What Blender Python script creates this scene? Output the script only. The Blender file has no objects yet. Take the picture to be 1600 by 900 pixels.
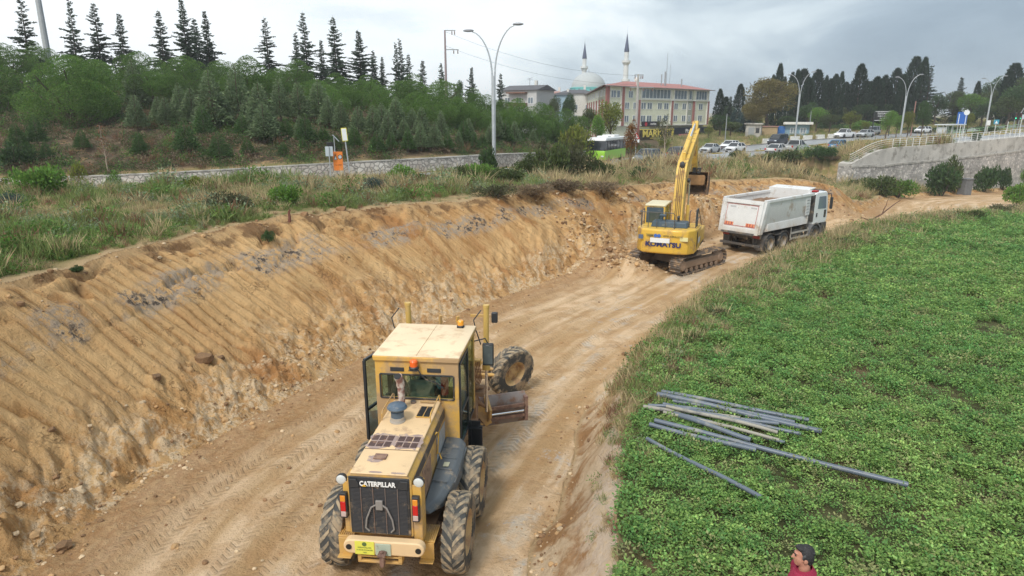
import bpy, math, random
import numpy as np
from mathutils import Vector, Matrix, Euler
R = math.radians
SC = bpy.context.scene
COL = SC.collection
# ------------------------------------------------------------------ camera, world, sun, exposure
CZ, PITCH, FPX = 7.36, R(14.92), 1016.0
cam_d = bpy.data.cameras.new('camera'); cam = bpy.data.objects.new('camera', cam_d); COL.objects.link(cam)
cam.location = (0, 0, CZ); cam.rotation_euler = (R(90) - PITCH, 0, 0)
cam_d.sensor_width = 36; cam_d.lens = 36 * FPX / 1600; cam_d.clip_end = 6000; cam_d.clip_start = .2
SC.camera = cam
SUN_EL, SUN_AZ = 52, 205          # azimuth clockwise from +Y: high, behind the camera and a little to its left
world = bpy.data.worlds.new('World'); SC.world = world; world.use_nodes = True
def build_world():
    nt = world.node_tree; N = nt.nodes; L = nt.links; N.clear()
    out = N.new('ShaderNodeOutputWorld'); bg = N.new('ShaderNodeBackground'); bg2 = N.new('ShaderNodeBackground'); mx = N.new('ShaderNodeMixShader')
    sky = N.new('ShaderNodeTexSky'); sky.sky_type = 'NISHITA'; sky.sun_disc = False
    sky.sun_elevation = R(SUN_EL); sky.sun_rotation = R(SUN_AZ)
    L.new(sky.outputs[0], bg.inputs[0]); bg.inputs[1].default_value = .09
    tc = N.new('ShaderNodeTexCoord')
    mp = N.new('ShaderNodeMapping'); mp.inputs['Scale'].default_value = (1, 1, 3.0); mp.inputs['Location'].default_value = (.35, .2, .1)
    L.new(tc.outputs['Generated'], mp.inputs[0])
    n1 = N.new('ShaderNodeTexNoise'); n1.inputs['Scale'].default_value = 2.6; n1.inputs['Detail'].default_value = 9; n1.inputs['Roughness'].default_value = .56
    n1.inputs['Distortion'].default_value = .3
    L.new(mp.outputs[0], n1.inputs[0])
    # the thick rain cloud lies to the east of the view, the thin bright deck to the west
    dp = N.new('ShaderNodeVectorMath'); dp.operation = 'DOT_PRODUCT'; dp.inputs[1].default_value = (.95, .1, .12)
    L.new(tc.outputs['Generated'], dp.inputs[0])
    ad = N.new('ShaderNodeMath'); ad.operation = 'MULTIPLY_ADD'; ad.inputs[1].default_value = .58; L.new(dp.outputs['Value'], ad.inputs[0])
    s1 = N.new('ShaderNodeMath'); s1.operation = 'MULTIPLY'; s1.inputs[1].default_value = 1.0; L.new(n1.outputs['Fac'], s1.inputs[0])
    L.new(s1.outputs[0], ad.inputs[2])
    rp = N.new('ShaderNodeValToRGB'); cr = rp.color_ramp
    cr.elements[0].position = .44; cr.elements[0].color = (.93, .97, 1.0, 1)
    cr.elements[1].position = .98; cr.elements[1].color = (.27, .35, .43, 1)
    e = cr.elements.new(.66); e.color = (.66, .75, .80, 1)
    e = cr.elements.new(.54); e.color = (.87, .93, .96, 1)
    e = cr.elements.new(.82); e.color = (.39, .48, .56, 1)
    L.new(ad.outputs[0], rp.inputs[0]); L.new(rp.outputs[0], bg2.inputs[0]); bg2.inputs[1].default_value = 1.22
    mx.inputs[0].default_value = .94
    L.new(bg.outputs[0], mx.inputs[1]); L.new(bg2.outputs[0], mx.inputs[2]); L.new(mx.outputs[0], out.inputs[0])
build_world()
sd_ = bpy.data.lights.new('sun', 'SUN'); sd_.energy = 2.3; sd_.angle = R(11); sd_.color = (1, .95, .88)
sun = bpy.data.objects.new('sun', sd_); COL.objects.link(sun)
sun.rotation_euler = (R(90 - SUN_EL), 0, R(180 - SUN_AZ))
SC.view_settings.view_transform = 'Standard'; SC.view_settings.look = 'None'
SC.view_settings.exposure = 0.03; SC.view_settings.gamma = 1; SC.view_settings.use_curve_mapping = False
try:
    SC.cycles.max_bounces = 6; SC.cycles.diffuse_bounces = 3; SC.cycles.transparent_max_bounces = 16; SC.cycles.caustics_reflective = False; SC.cycles.caustics_refractive = False
except Exception: pass
# ------------------------------------------------------------------ pixel + distance -> place
def ray(px, py):
    u = (px - 800) / FPX; v = (450 - py) / FPX
    return np.array([u, math.cos(PITCH) + v * math.sin(PITCH), -math.sin(PITCH) + v * math.cos(PITCH)])
def onz(px, py, z):
    d = ray(px, py); return np.array([0, 0, CZ]) + d * ((z - CZ) / d[2])
def ony(px, py, y):
    d = ray(px, py); return np.array([0, 0, CZ]) + d * (y / d[1])
def hd(heading): return -R(heading)      # compass-like heading -> z rotation
# ------------------------------------------------------------------ materials
MATS = {}
def nmat(name):
    m = bpy.data.materials.new(name); m.use_nodes = True
    return m, m.node_tree.nodes, m.node_tree.links, m.node_tree.nodes['Principled BSDF']
def P(name, col, rough=.55, metal=0.0, var=.0, scale=3.0, dirt=None, dirt_amt=.0, dirt_scale=2.0, bump=0.0, spec=None, rand=0.0, island=False, emit=None, coat=0.0, dirt_low=None):
    """procedural paint / earth / leaf material: colour noise, patchy dirt or rust, fine bump"""
    if name in MATS: return MATS[name]
    m, N, L, b = nmat(name)
    b.inputs['Roughness'].default_value = rough; b.inputs['Metallic'].default_value = metal
    if spec is not None: b.inputs['Specular IOR Level'].default_value = spec
    if coat: b.inputs['Coat Weight'].default_value = coat; b.inputs['Coat Roughness'].default_value = .1
    tc = N.new('ShaderNodeTexCoord'); src = None
    rgb = N.new('ShaderNodeRGB'); rgb.outputs[0].default_value = (*col, 1); src = rgb.outputs[0]
    if var:
        n = N.new('ShaderNodeTexNoise'); n.inputs['Scale'].default_value = scale; n.inputs['Detail'].default_value = 6
        L.new(tc.outputs['Object'], n.inputs[0])
        mr = N.new('ShaderNodeMapRange'); mr.inputs[1].default_value = .25; mr.inputs[2].default_value = .75
        mr.inputs[3].default_value = 1 - var; mr.inputs[4].default_value = 1 + var; L.new(n.outputs['Fac'], mr.inputs[0])
        vm = N.new('ShaderNodeVectorMath'); vm.operation = 'SCALE'; L.new(src, vm.inputs[0]); L.new(mr.outputs[0], vm.inputs['Scale']); src = vm.outputs[0]
    if rand or island:
        h = N.new('ShaderNodeHueSaturation'); L.new(src, h.inputs['Color'])
        if rand:
            oi = N.new('ShaderNodeObjectInfo'); mr = N.new('ShaderNodeMapRange'); mr.inputs[3].default_value = 1 - rand; mr.inputs[4].default_value = 1 + rand
            L.new(oi.outputs['Random'], mr.inputs[0])
        if island:
            g = N.new('ShaderNodeNewGeometry'); m2 = N.new('ShaderNodeMapRange'); m2.inputs[3].default_value = .6; m2.inputs[4].default_value = 1.45
            L.new(g.outputs['Random Per Island'], m2.inputs[0])
            m3 = N.new('ShaderNodeMapRange'); m3.inputs[3].default_value = .475; m3.inputs[4].default_value = .515
            wn = N.new('ShaderNodeMath'); wn.operation = 'FRACT'; w2 = N.new('ShaderNodeMath'); w2.operation = 'MULTIPLY'; w2.inputs[1].default_value = 17.3
            L.new(g.outputs['Random Per Island'], w2.inputs[0]); L.new(w2.outputs[0], wn.inputs[0]); L.new(wn.outputs[0], m3.inputs[0]); L.new(m3.outputs[0], h.inputs['Hue'])
        if rand and island:
            mu = N.new('ShaderNodeMath'); mu.operation = 'MULTIPLY'; L.new(mr.outputs[0], mu.inputs[0]); L.new(m2.outputs[0], mu.inputs[1]); L.new(mu.outputs[0], h.inputs['Value'])
        else: L.new((mr if rand else m2).outputs[0], h.inputs['Value'])
        src = h.outputs[0]
    if dirt is not None:
        n = N.new('ShaderNodeTexNoise'); n.inputs['Scale'].default_value = dirt_scale; n.inputs['Detail'].default_value = 9; n.inputs['Roughness'].default_value = .65
        L.new(tc.outputs['Object'], n.inputs[0])
        mr = N.new('ShaderNodeMapRange'); c = 1 - dirt_amt
        mr.inputs[1].default_value = .28 + .4 * c; mr.inputs[2].default_value = .42 + .4 * c; L.new(n.outputs['Fac'], mr.inputs[0])
        fac = mr.outputs[0]
        if dirt_low is not None:      # splashed mud that reaches up to dirt_low metres above the wheels' ground
            sp = N.new('ShaderNodeSeparateXYZ'); L.new(tc.outputs['Object'], sp.inputs[0])
            lo = N.new('ShaderNodeMapRange'); lo.inputs[1].default_value = dirt_low[0]; lo.inputs[2].default_value = dirt_low[1]; lo.inputs[3].default_value = 1; lo.inputs[4].default_value = 0
            L.new(sp.outputs['Z'], lo.inputs[0])
            mm = N.new('ShaderNodeMath'); mm.operation = 'MAXIMUM'; ml = N.new('ShaderNodeMath'); ml.operation = 'MULTIPLY'; mr2 = N.new('ShaderNodeMapRange')
            mr2.inputs[1].default_value = .3; mr2.inputs[2].default_value = .6; L.new(n.outputs['Fac'], mr2.inputs[0])
            L.new(lo.outputs[0], ml.inputs[0]); L.new(mr2.outputs[0], ml.inputs[1]); L.new(fac, mm.inputs[0]); L.new(ml.outputs[0], mm.inputs[1]); fac = mm.outputs[0]
        mx = N.new('ShaderNodeMix'); mx.data_type = 'RGBA'; L.new(fac, mx.inputs[0]); L.new(src, mx.inputs[6]); mx.inputs[7].default_value = (*dirt, 1); src = mx.outputs[2]
        rr = N.new('ShaderNodeMapRange'); rr.inputs[3].default_value = rough; rr.inputs[4].default_value = .9; L.new(fac, rr.inputs[0]); L.new(rr.outputs[0], b.inputs['Roughness'])
        if metal:
            r2 = N.new('ShaderNodeMapRange'); r2.inputs[3].default_value = metal; r2.inputs[4].default_value = 0; L.new(fac, r2.inputs[0]); L.new(r2.outputs[0], b.inputs['Metallic'])
    L.new(src, b.inputs['Base Color'])
    if bump:
        n = N.new('ShaderNodeTexNoise'); n.inputs['Scale'].default_value = scale * 6; n.inputs['Detail'].default_value = 5
        L.new(tc.outputs['Object'], n.inputs[0])
        bp = N.new('ShaderNodeBump'); bp.inputs['Strength'].default_value = bump; bp.inputs['Distance'].default_value = .03; L.new(n.outputs['Fac'], bp.inputs['Height']); L.new(bp.outputs[0], b.inputs['Normal'])
    if emit: b.inputs['Emission Color'].default_value = (*emit, 1); b.inputs['Emission Strength'].default_value = 1.0
    MATS[name] = m; return m
def glass_mat(name, col=(.03, .04, .045), rough=.06):
    if name in MATS: return MATS[name]
    m, N, L, b = nmat(name); b.inputs['Base Color'].default_value = (*col, 1); b.inputs['Roughness'].default_value = rough
    b.inputs['Specular IOR Level'].default_value = .8; MATS[name] = m; return m
def clear_glass(name, tint=(.72, .82, .78), mix=.62):
    if name in MATS: return MATS[name]
    m, N, L, b = nmat(name); N.remove(b); o = [n for n in N if n.type == 'OUTPUT_MATERIAL'][0]
    t = N.new('ShaderNodeBsdfTransparent'); t.inputs[0].default_value = (*tint, 1)
    g = N.new('ShaderNodeBsdfGlossy'); g.inputs['Roughness'].default_value = .04; g.inputs[0].default_value = (.8, .9, .85, 1)
    f = N.new('ShaderNodeLayerWeight'); f.inputs[0].default_value = .5; p5 = N.new('ShaderNodeMath'); p5.operation = 'POWER'; p5.inputs[1].default_value = 4; L.new(f.outputs['Facing'], p5.inputs[0]); a = N.new('ShaderNodeMath'); a.operation = 'MULTIPLY_ADD'; a.inputs[1].default_value = .55; a.inputs[2].default_value = .06; L.new(p5.outputs[0], a.inputs[0])
    mx = N.new('ShaderNodeMixShader'); L.new(a.outputs[0], mx.inputs[0]); L.new(t.outputs[0], mx.inputs[1]); L.new(g.outputs[0], mx.inputs[2]); L.new(mx.outputs[0], o.inputs[0])
    MATS[name] = m; return m
# ------------------------------------------------------------------ objects
def tag(o, label=None, cat=None, group=None, kind=None):
    if label: o['label'] = label
    if cat: o['category'] = cat
    if group: o['group'] = group
    if kind: o['kind'] = kind
    return o
def empty(name, loc, rz=0, label=None, cat=None, group=None):
    o = bpy.data.objects.new(name, None); COL.objects.link(o); o.location = Vector([float(v) for v in loc]); o.rotation_euler = (0, 0, rz)
    o.empty_display_size = .3
    return tag(o, label, cat, group)
def copy_tree(o, parent=None):
    c = o.copy(); COL.objects.link(c)
    if parent: c.parent = parent
    for ch in list(o.children): copy_tree(ch, c)
    return c
def finish(me, smooth=35):
    if smooth:
        me.polygons.foreach_set('use_smooth', [True] * len(me.polygons))
        try: me.set_sharp_from_angle(angle=R(smooth))
        except Exception: pass
    me.update()
class MB:
    def __init__(s): s.v = []; s.f = []; s.mi = []; s.M = Matrix(); s.m = 0
    def add(s, vs, fs):
        o = len(s.v); s.v += [tuple(s.M @ Vector(p)) for p in vs]
        s.f += [tuple(i + o for i in f) for f in fs]; s.mi += [s.m] * len(fs); return s
    def box(s, x0, x1, y0, y1, z0, z1):
        return s.add([(x0,y0,z0),(x1,y0,z0),(x1,y1,z0),(x0,y1,z0),(x0,y0,z1),(x1,y0,z1),(x1,y1,z1),(x0,y1,z1)],
                     [(3,2,1,0),(4,5,6,7),(0,1,5,4),(1,2,6,5),(2,3,7,6),(3,0,4,7)])
    def hexa(s, b, t):      # two quads of four points
        return s.add(list(b) + list(t), [(3,2,1,0),(4,5,6,7),(0,1,5,4),(1,2,6,5),(2,3,7,6),(3,0,4,7)])
    def prism(s, poly, axis, a, b):      # polygon (two coords) extruded along axis
        n = len(poly)
        def mk(p, c): return (c, p[0], p[1]) if axis == 'x' else ((p[0], c, p[1]) if axis == 'y' else (p[0], p[1], c))
        vs = [mk(p, a) for p in poly] + [mk(p, b) for p in poly]
        fs = [tuple(range(n))[::-1], tuple(range(n, 2 * n))] + [(i, (i + 1) % n, n + (i + 1) % n, n + i) for i in range(n)]
        area = sum(poly[i][0] * poly[(i+1) % n][1] - poly[(i+1) % n][0] * poly[i][1] for i in range(n))
        flip = (area < 0) ^ (b < a) ^ (axis == 'y')
        if flip: fs = [f[::-1] for f in fs]
        return s.add(vs, fs)
    def cyl(s, p0, p1, r0, r1=None, n=12, caps=True):
        p0 = Vector(p0); p1 = Vector(p1); r1 = r0 if r1 is None else r1
        d = (p1 - p0).normalized(); u = d.orthogonal().normalized(); w = d.cross(u)
        vs = [tuple(p0 + (u * math.cos(a) + w * math.sin(a)) * r0) for a in [2 * math.pi * i / n for i in range(n)]]
        vs += [tuple(p1 + (u * math.cos(a) + w * math.sin(a)) * r1) for a in [2 * math.pi * i / n for i in range(n)]]
        fs = [(i, (i + 1) % n, n + (i + 1) % n, n + i) for i in range(n)]
        if caps: fs += [tuple(range(n))[::-1], tuple(range(n, 2 * n))]
        return s.add(vs, fs)
    def tube(s, pts, r, n=8, r2=None):
        pts = [Vector(p) for p in pts]; k = len(pts); rings = []; prev = None
        for i, p in enumerate(pts):
            t = (pts[min(i + 1, k - 1)] - pts[max(i - 1, 0)]).normalized()
            u = t.orthogonal().normalized() if prev is None else (prev - t * prev.dot(t)).normalized()
            prev = u; w = t.cross(u); rr = r if r2 is None else r + (r2 - r) * i / (k - 1)
            rings += [tuple(p + (u * math.cos(a) + w * math.sin(a)) * rr) for a in [2 * math.pi * j / n for j in range(n)]]
        fs = []
        for i in range(k - 1):
            for j in range(n): fs.append((i * n + j, i * n + (j + 1) % n, (i + 1) * n + (j + 1) % n, (i + 1) * n + j))
        fs += [tuple(range(n))[::-1], tuple(range((k - 1) * n, k * n))]
        return s.add(rings, fs)
    def bar(s, p0, p1, w, h, up=(0, 0, 1)):      # rectangular bar, w across, h along up
        p0 = Vector(p0); p1 = Vector(p1); d = (p1 - p0).normalized(); up = Vector(up); sd = d.cross(up)
        if sd.length < 1e-4: sd = d.orthogonal()
        sd.normalize(); u2 = sd.cross(d).normalized(); a = sd * w / 2; b = u2 * h / 2
        return s.add([tuple(q) for q in (p0-a-b, p0+a-b, p0+a+b, p0-a+b, p1-a-b, p1+a-b, p1+a+b, p1-a+b)],
                     [(0,1,2,3),(7,6,5,4),(0,4,5,1),(1,5,6,2),(2,6,7,3),(3,7,4,0)])
    def lathe(s, prof, c=(0, 0, 0), axis='z', n=24):      # prof: (radius, along)
        vs = []; k = len(prof)
        for r, a in prof:
            for j in range(n):
                t = 2 * math.pi * j / n; x, y = r * math.cos(t), r * math.sin(t)
                p = (x, y, a) if axis == 'z' else ((a, x, y) if axis == 'x' else (y, a, x))
                vs.append((p[0] + c[0], p[1] + c[1], p[2] + c[2]))
        fs = []
        for i in range(k - 1):
            for j in range(n): fs.append((i * n + j, i * n + (j + 1) % n, (i + 1) * n + (j + 1) % n, (i + 1) * n + j))
        if prof[0][0] > 1e-5: fs.append(tuple(range(n))[::-1])
        if prof[-1][0] > 1e-5: fs.append(tuple(range((k - 1) * n, k * n)))
        return s.add(vs, fs)
    def ell(s, c, r, n=14, m=9):
        vs = []; fs = []
        for i in range(m + 1):
            ph = math.pi * i / m
            for j in range(n):
                t = 2 * math.pi * j / n
                vs.append((c[0] + r[0] * math.sin(ph) * math.cos(t), c[1] + r[1] * math.sin(ph) * math.sin(t), c[2] - r[2] * math.cos(ph)))
        for i in range(m):
            for j in range(n): fs.append((i * n + j, i * n + (j + 1) % n, (i + 1) * n + (j + 1) % n, (i + 1) * n + j))
        return s.add(vs, fs)
    def loft(s, secs, closed=True, caps=True):      # sections: lists of 3D points of equal length
        n = len(secs[0]); k = len(secs); vs = [p for q in secs for p in q]; fs = []
        for i in range(k - 1):
            for j in range(n if closed else n - 1): fs.append((i * n + j, i * n + (j + 1) % n, (i + 1) * n + (j + 1) % n, (i + 1) * n + j))
        if caps and closed: fs += [tuple(range(n))[::-1], tuple(range((k - 1) * n, k * n))]
        return s.add(vs, fs)
    def build(s, name, mat, parent=None, bevel=0, seg=2, smooth=35, fix=False):
        me = bpy.data.meshes.new(name); me.from_pydata(s.v, [], s.f)
        for m in (mat if isinstance(mat, (list, tuple)) else [mat]): me.materials.append(m)
        if any(s.mi): me.polygons.foreach_set('material_index', s.mi)
        if fix:
            import bmesh
            bm = bmesh.new(); bm.from_mesh(me); bmesh.ops.recalc_face_normals(bm, faces=bm.faces); bm.to_mesh(me); bm.free()
        finish(me, smooth)
        o = bpy.data.objects.new(name, me); COL.objects.link(o)
        if parent: o.parent = parent
        if bevel:
            md = o.modifiers.new('edge', 'BEVEL'); md.width = bevel; md.segments = seg; md.limit_method = 'ANGLE'; md.angle_limit = R(35); md.use_clamp_overlap = True
        return o
def npmesh(name, V, F, mats, parent=None, smooth=False, attrs=None, uv=None, link=True):
    """fast mesh from arrays; F is (n,3) or (n,4)"""
    V = np.asarray(V, dtype=np.float32); F = np.asarray(F, dtype=np.int32); k = F.shape[1]
    me = bpy.data.meshes.new(name); me.vertices.add(len(V)); me.vertices.foreach_set('co', V.ravel())
    me.loops.add(F.size); me.loops.foreach_set('vertex_index', F.ravel())
    me.polygons.add(len(F)); me.polygons.foreach_set('loop_start', np.arange(0, F.size, k, dtype=np.int32))
    if smooth: me.polygons.foreach_set('use_smooth', np.ones(len(F), dtype=bool))
    for m in (mats if isinstance(mats, (list, tuple)) else [mats]): me.materials.append(m)
    if attrs:
        for an, av in attrs.items():
            a = me.attributes.new(an, 'FLOAT', 'POINT'); a.data.foreach_set('value', np.asarray(av, dtype=np.float32))
    if uv is not None:
        a = me.attributes.new('sv', 'FLOAT_VECTOR', 'POINT'); a.data.foreach_set('vector', np.asarray(uv, dtype=np.float32).ravel())
    me.update(calc_edges=True)
    o = bpy.data.objects.new(name, me)
    if link: COL.objects.link(o)
    if parent: o.parent = parent
    return o
def text(name, body, loc, rot, size, mat, parent=None, sx=1.0, ext=.006, off=0.0, align='CENTER'):
    c = bpy.data.curves.new(name, 'FONT'); c.body = body; c.size = size; c.extrude = ext; c.offset = off; c.align_x = align; c.align_y = 'CENTER'; c.resolution_u = 3
    c.materials.append(mat); q = bpy.data.objects.new(name, c); COL.objects.link(q); me = bpy.data.meshes.new_from_object(q); bpy.data.objects.remove(q)
    if not me.materials: me.materials.append(mat)
    o = bpy.data.objects.new(name, me); COL.objects.link(o); o.location = loc; o.rotation_euler = rot; o.scale = (sx, 1, 1)
    if parent: o.parent = parent
    return o
# ------------------------------------------------------------------ noise in numpy
def _h(ix, iy, sd):
    n = (ix.astype(np.int64) * 374761393 + iy.astype(np.int64) * 668265263 + sd * 1442695041) & 0x7fffffff
    n = ((n ^ (n >> 13)) * 1274126177) & 0x7fffffff
    return ((n ^ (n >> 16)) & 0xffff) / 65535.0
def vnoise(x, y, sd=0):
    ix = np.floor(x); iy = np.floor(y); fx = x - ix; fy = y - iy
    fx = fx * fx * (3 - 2 * fx); fy = fy * fy * (3 - 2 * fy)
    a = _h(ix, iy, sd); b = _h(ix + 1, iy, sd); c = _h(ix, iy + 1, sd); d = _h(ix + 1, iy + 1, sd)
    return (a + (b - a) * fx) * (1 - fy) + (c + (d - c) * fx) * fy
def fbm(x, y, sd=0, oc=4, lac=2.1, gain=.5):
    r = 0; a = 1; t = 0
    for i in range(oc): r = r + a * vnoise(x, y, sd + i * 7); t += a; a *= gain; x = x * lac; y = y * lac
    return r / t
def sst(a, b, x): t = np.clip((x - a) / (b - a), 0, 1); return t * t * (3 - 2 * t)
# ------------------------------------------------------------------ terrain: guide lines in metres (x east, y north of the camera, z up)
def smooth_line(pts, k=4):
    p = np.array(pts, float); out = []
    q = np.vstack([2 * p[0] - p[1], p, 2 * p[-1] - p[-2]])
    for i in range(1, len(q) - 2):
        for j in range(k):
            t = j / k
            out.append(.5 * ((2 * q[i]) + (-q[i-1] + q[i+1]) * t + (2*q[i-1] - 5*q[i] + 4*q[i+1] - q[i+2]) * t*t + (-q[i-1] + 3*q[i] - 3*q[i+1] + q[i+2]) * t**3))
    out.append(p[-1]); return np.array(out)
def sdist(line, X, Y):
    """signed distance (left of travel is +), arc length, and the line's z at the nearest point"""
    best = np.full(X.shape, 1e18); sg = np.zeros(X.shape); S = np.zeros(X.shape); Z = np.zeros(X.shape); acc = 0
    for i in range(len(line) - 1):
        a = line[i]; b = line[i+1]; dx, dy = b[0]-a[0], b[1]-a[1]; L2 = dx*dx + dy*dy; L = math.sqrt(L2)
        tr = ((X - a[0])*dx + (Y - a[1])*dy) / L2; t = np.clip(tr, 0, 1)
        ex = X - (a[0] + t*dx); ey = Y - (a[1] + t*dy); d2 = ex*ex + ey*ey
        m = d2 < best
        best = np.where(m, d2, best); sg = np.where(m, np.sign(dx*(Y - a[1]) - dy*(X - a[0])), sg)
        S = np.where(m, acc + (tr if False else t)*L, S); Z = np.where(m, a[2] + t*(b[2]-a[2]), Z); acc += L
    return np.sqrt(best)*np.where(sg == 0, 1, sg), S, Z
TOE = smooth_line([(-9.5,-6,0),(-8.6,3,0),(-8.0,9.2,0),(-7.5,12.3,0),(-6.2,15.6,0),(-4.7,19,0),(-1.5,24.6,0),(3.1,30.6,0),(6.6,35.6,0),(10.5,40,0),(15.5,44,0),(20.5,46.6,0),(25.5,49.2,-.1),(30,55,-.5),(35.5,63,-1.1),(45,75,-2.0),(62,86.5,-2.7),(80,97,-3.0),(120,117,-3.2)], 3)
TOP = smooth_line([(-13.5,-6,3.7),(-12.6,3,3.7),(-12,9,3.7),(-11.6,14.1,3.65),(-11.3,16.7,3.6),(-10.8,19.9,3.6),(-9.4,23.2,3.6),(-8.1,25.2,3.6),(-6.2,27,3.6),(-2.95,29.9,3.55),(1.7,34.8,3.4),(7.0,40.6,3.1),(12,45.8,2.8),(17,50,2.6),(22,51.6,2.5),(25.5,52.3,1.9),(29.5,56.2,.3),(35,63.5,-.7),(44.5,76,-1.5),(61.5,87.5,-2.3),(79.5,98,-2.8),(119.5,118,-3)], 3)
EDGE = smooth_line([(.6,-6,1.25),(1.0,2,1.25),(1.5,7.9,1.25),(1.8,9.6,1.25),(2.2,11.3,1.2),(2.8,13.8,1.2),(3.6,16.2,1.1),(5.4,19.8,1.0),(8.2,24.3,.8),(10.9,27.9,.62),(14.9,32.6,.5),(20,38,.35),(25.5,43,.15),(33,48.5,-.15),(42,54,-.6),(55,62,-1.2),(75,76,-2),(110,100,-2.8)], 3)
C1 = smooth_line([(-140,18,.6),(-70,33,1.3),(-40,38.5,1.85),(-24,42.5,2.25),(-12,47,2.6),(-3,53,2.7),(5,62,2.45),(12,71,2.1),(17.5,79,1.85),(23.5,86.5,1.7),(31,92.5,1.85),(41,97,2.1),(51,101,2.3),(62,104.5,2.9),(75,109.5,3.5),(90,116,4.0),(110,126,4.5),(170,162,5.5),(300,240,6)], 3)
C2 = smooth_line([(-140,30,.6),(-72,44,1.3),(-42,49,1.85),(-26,53.5,2.25),(-16,57.5,2.6),(-9,62,2.75),(-3,68.5,2.4),(5,78,2.1),(11,86,1.7),(19,96,1.35),(28.5,103.5,1.35),(37,108.5,1.8),(47,114.5,2.3),(58,122,2.7),(72,131,3.0),(90,141,3.6),(130,164,4.8),(300,265,6)], 3)
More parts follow.
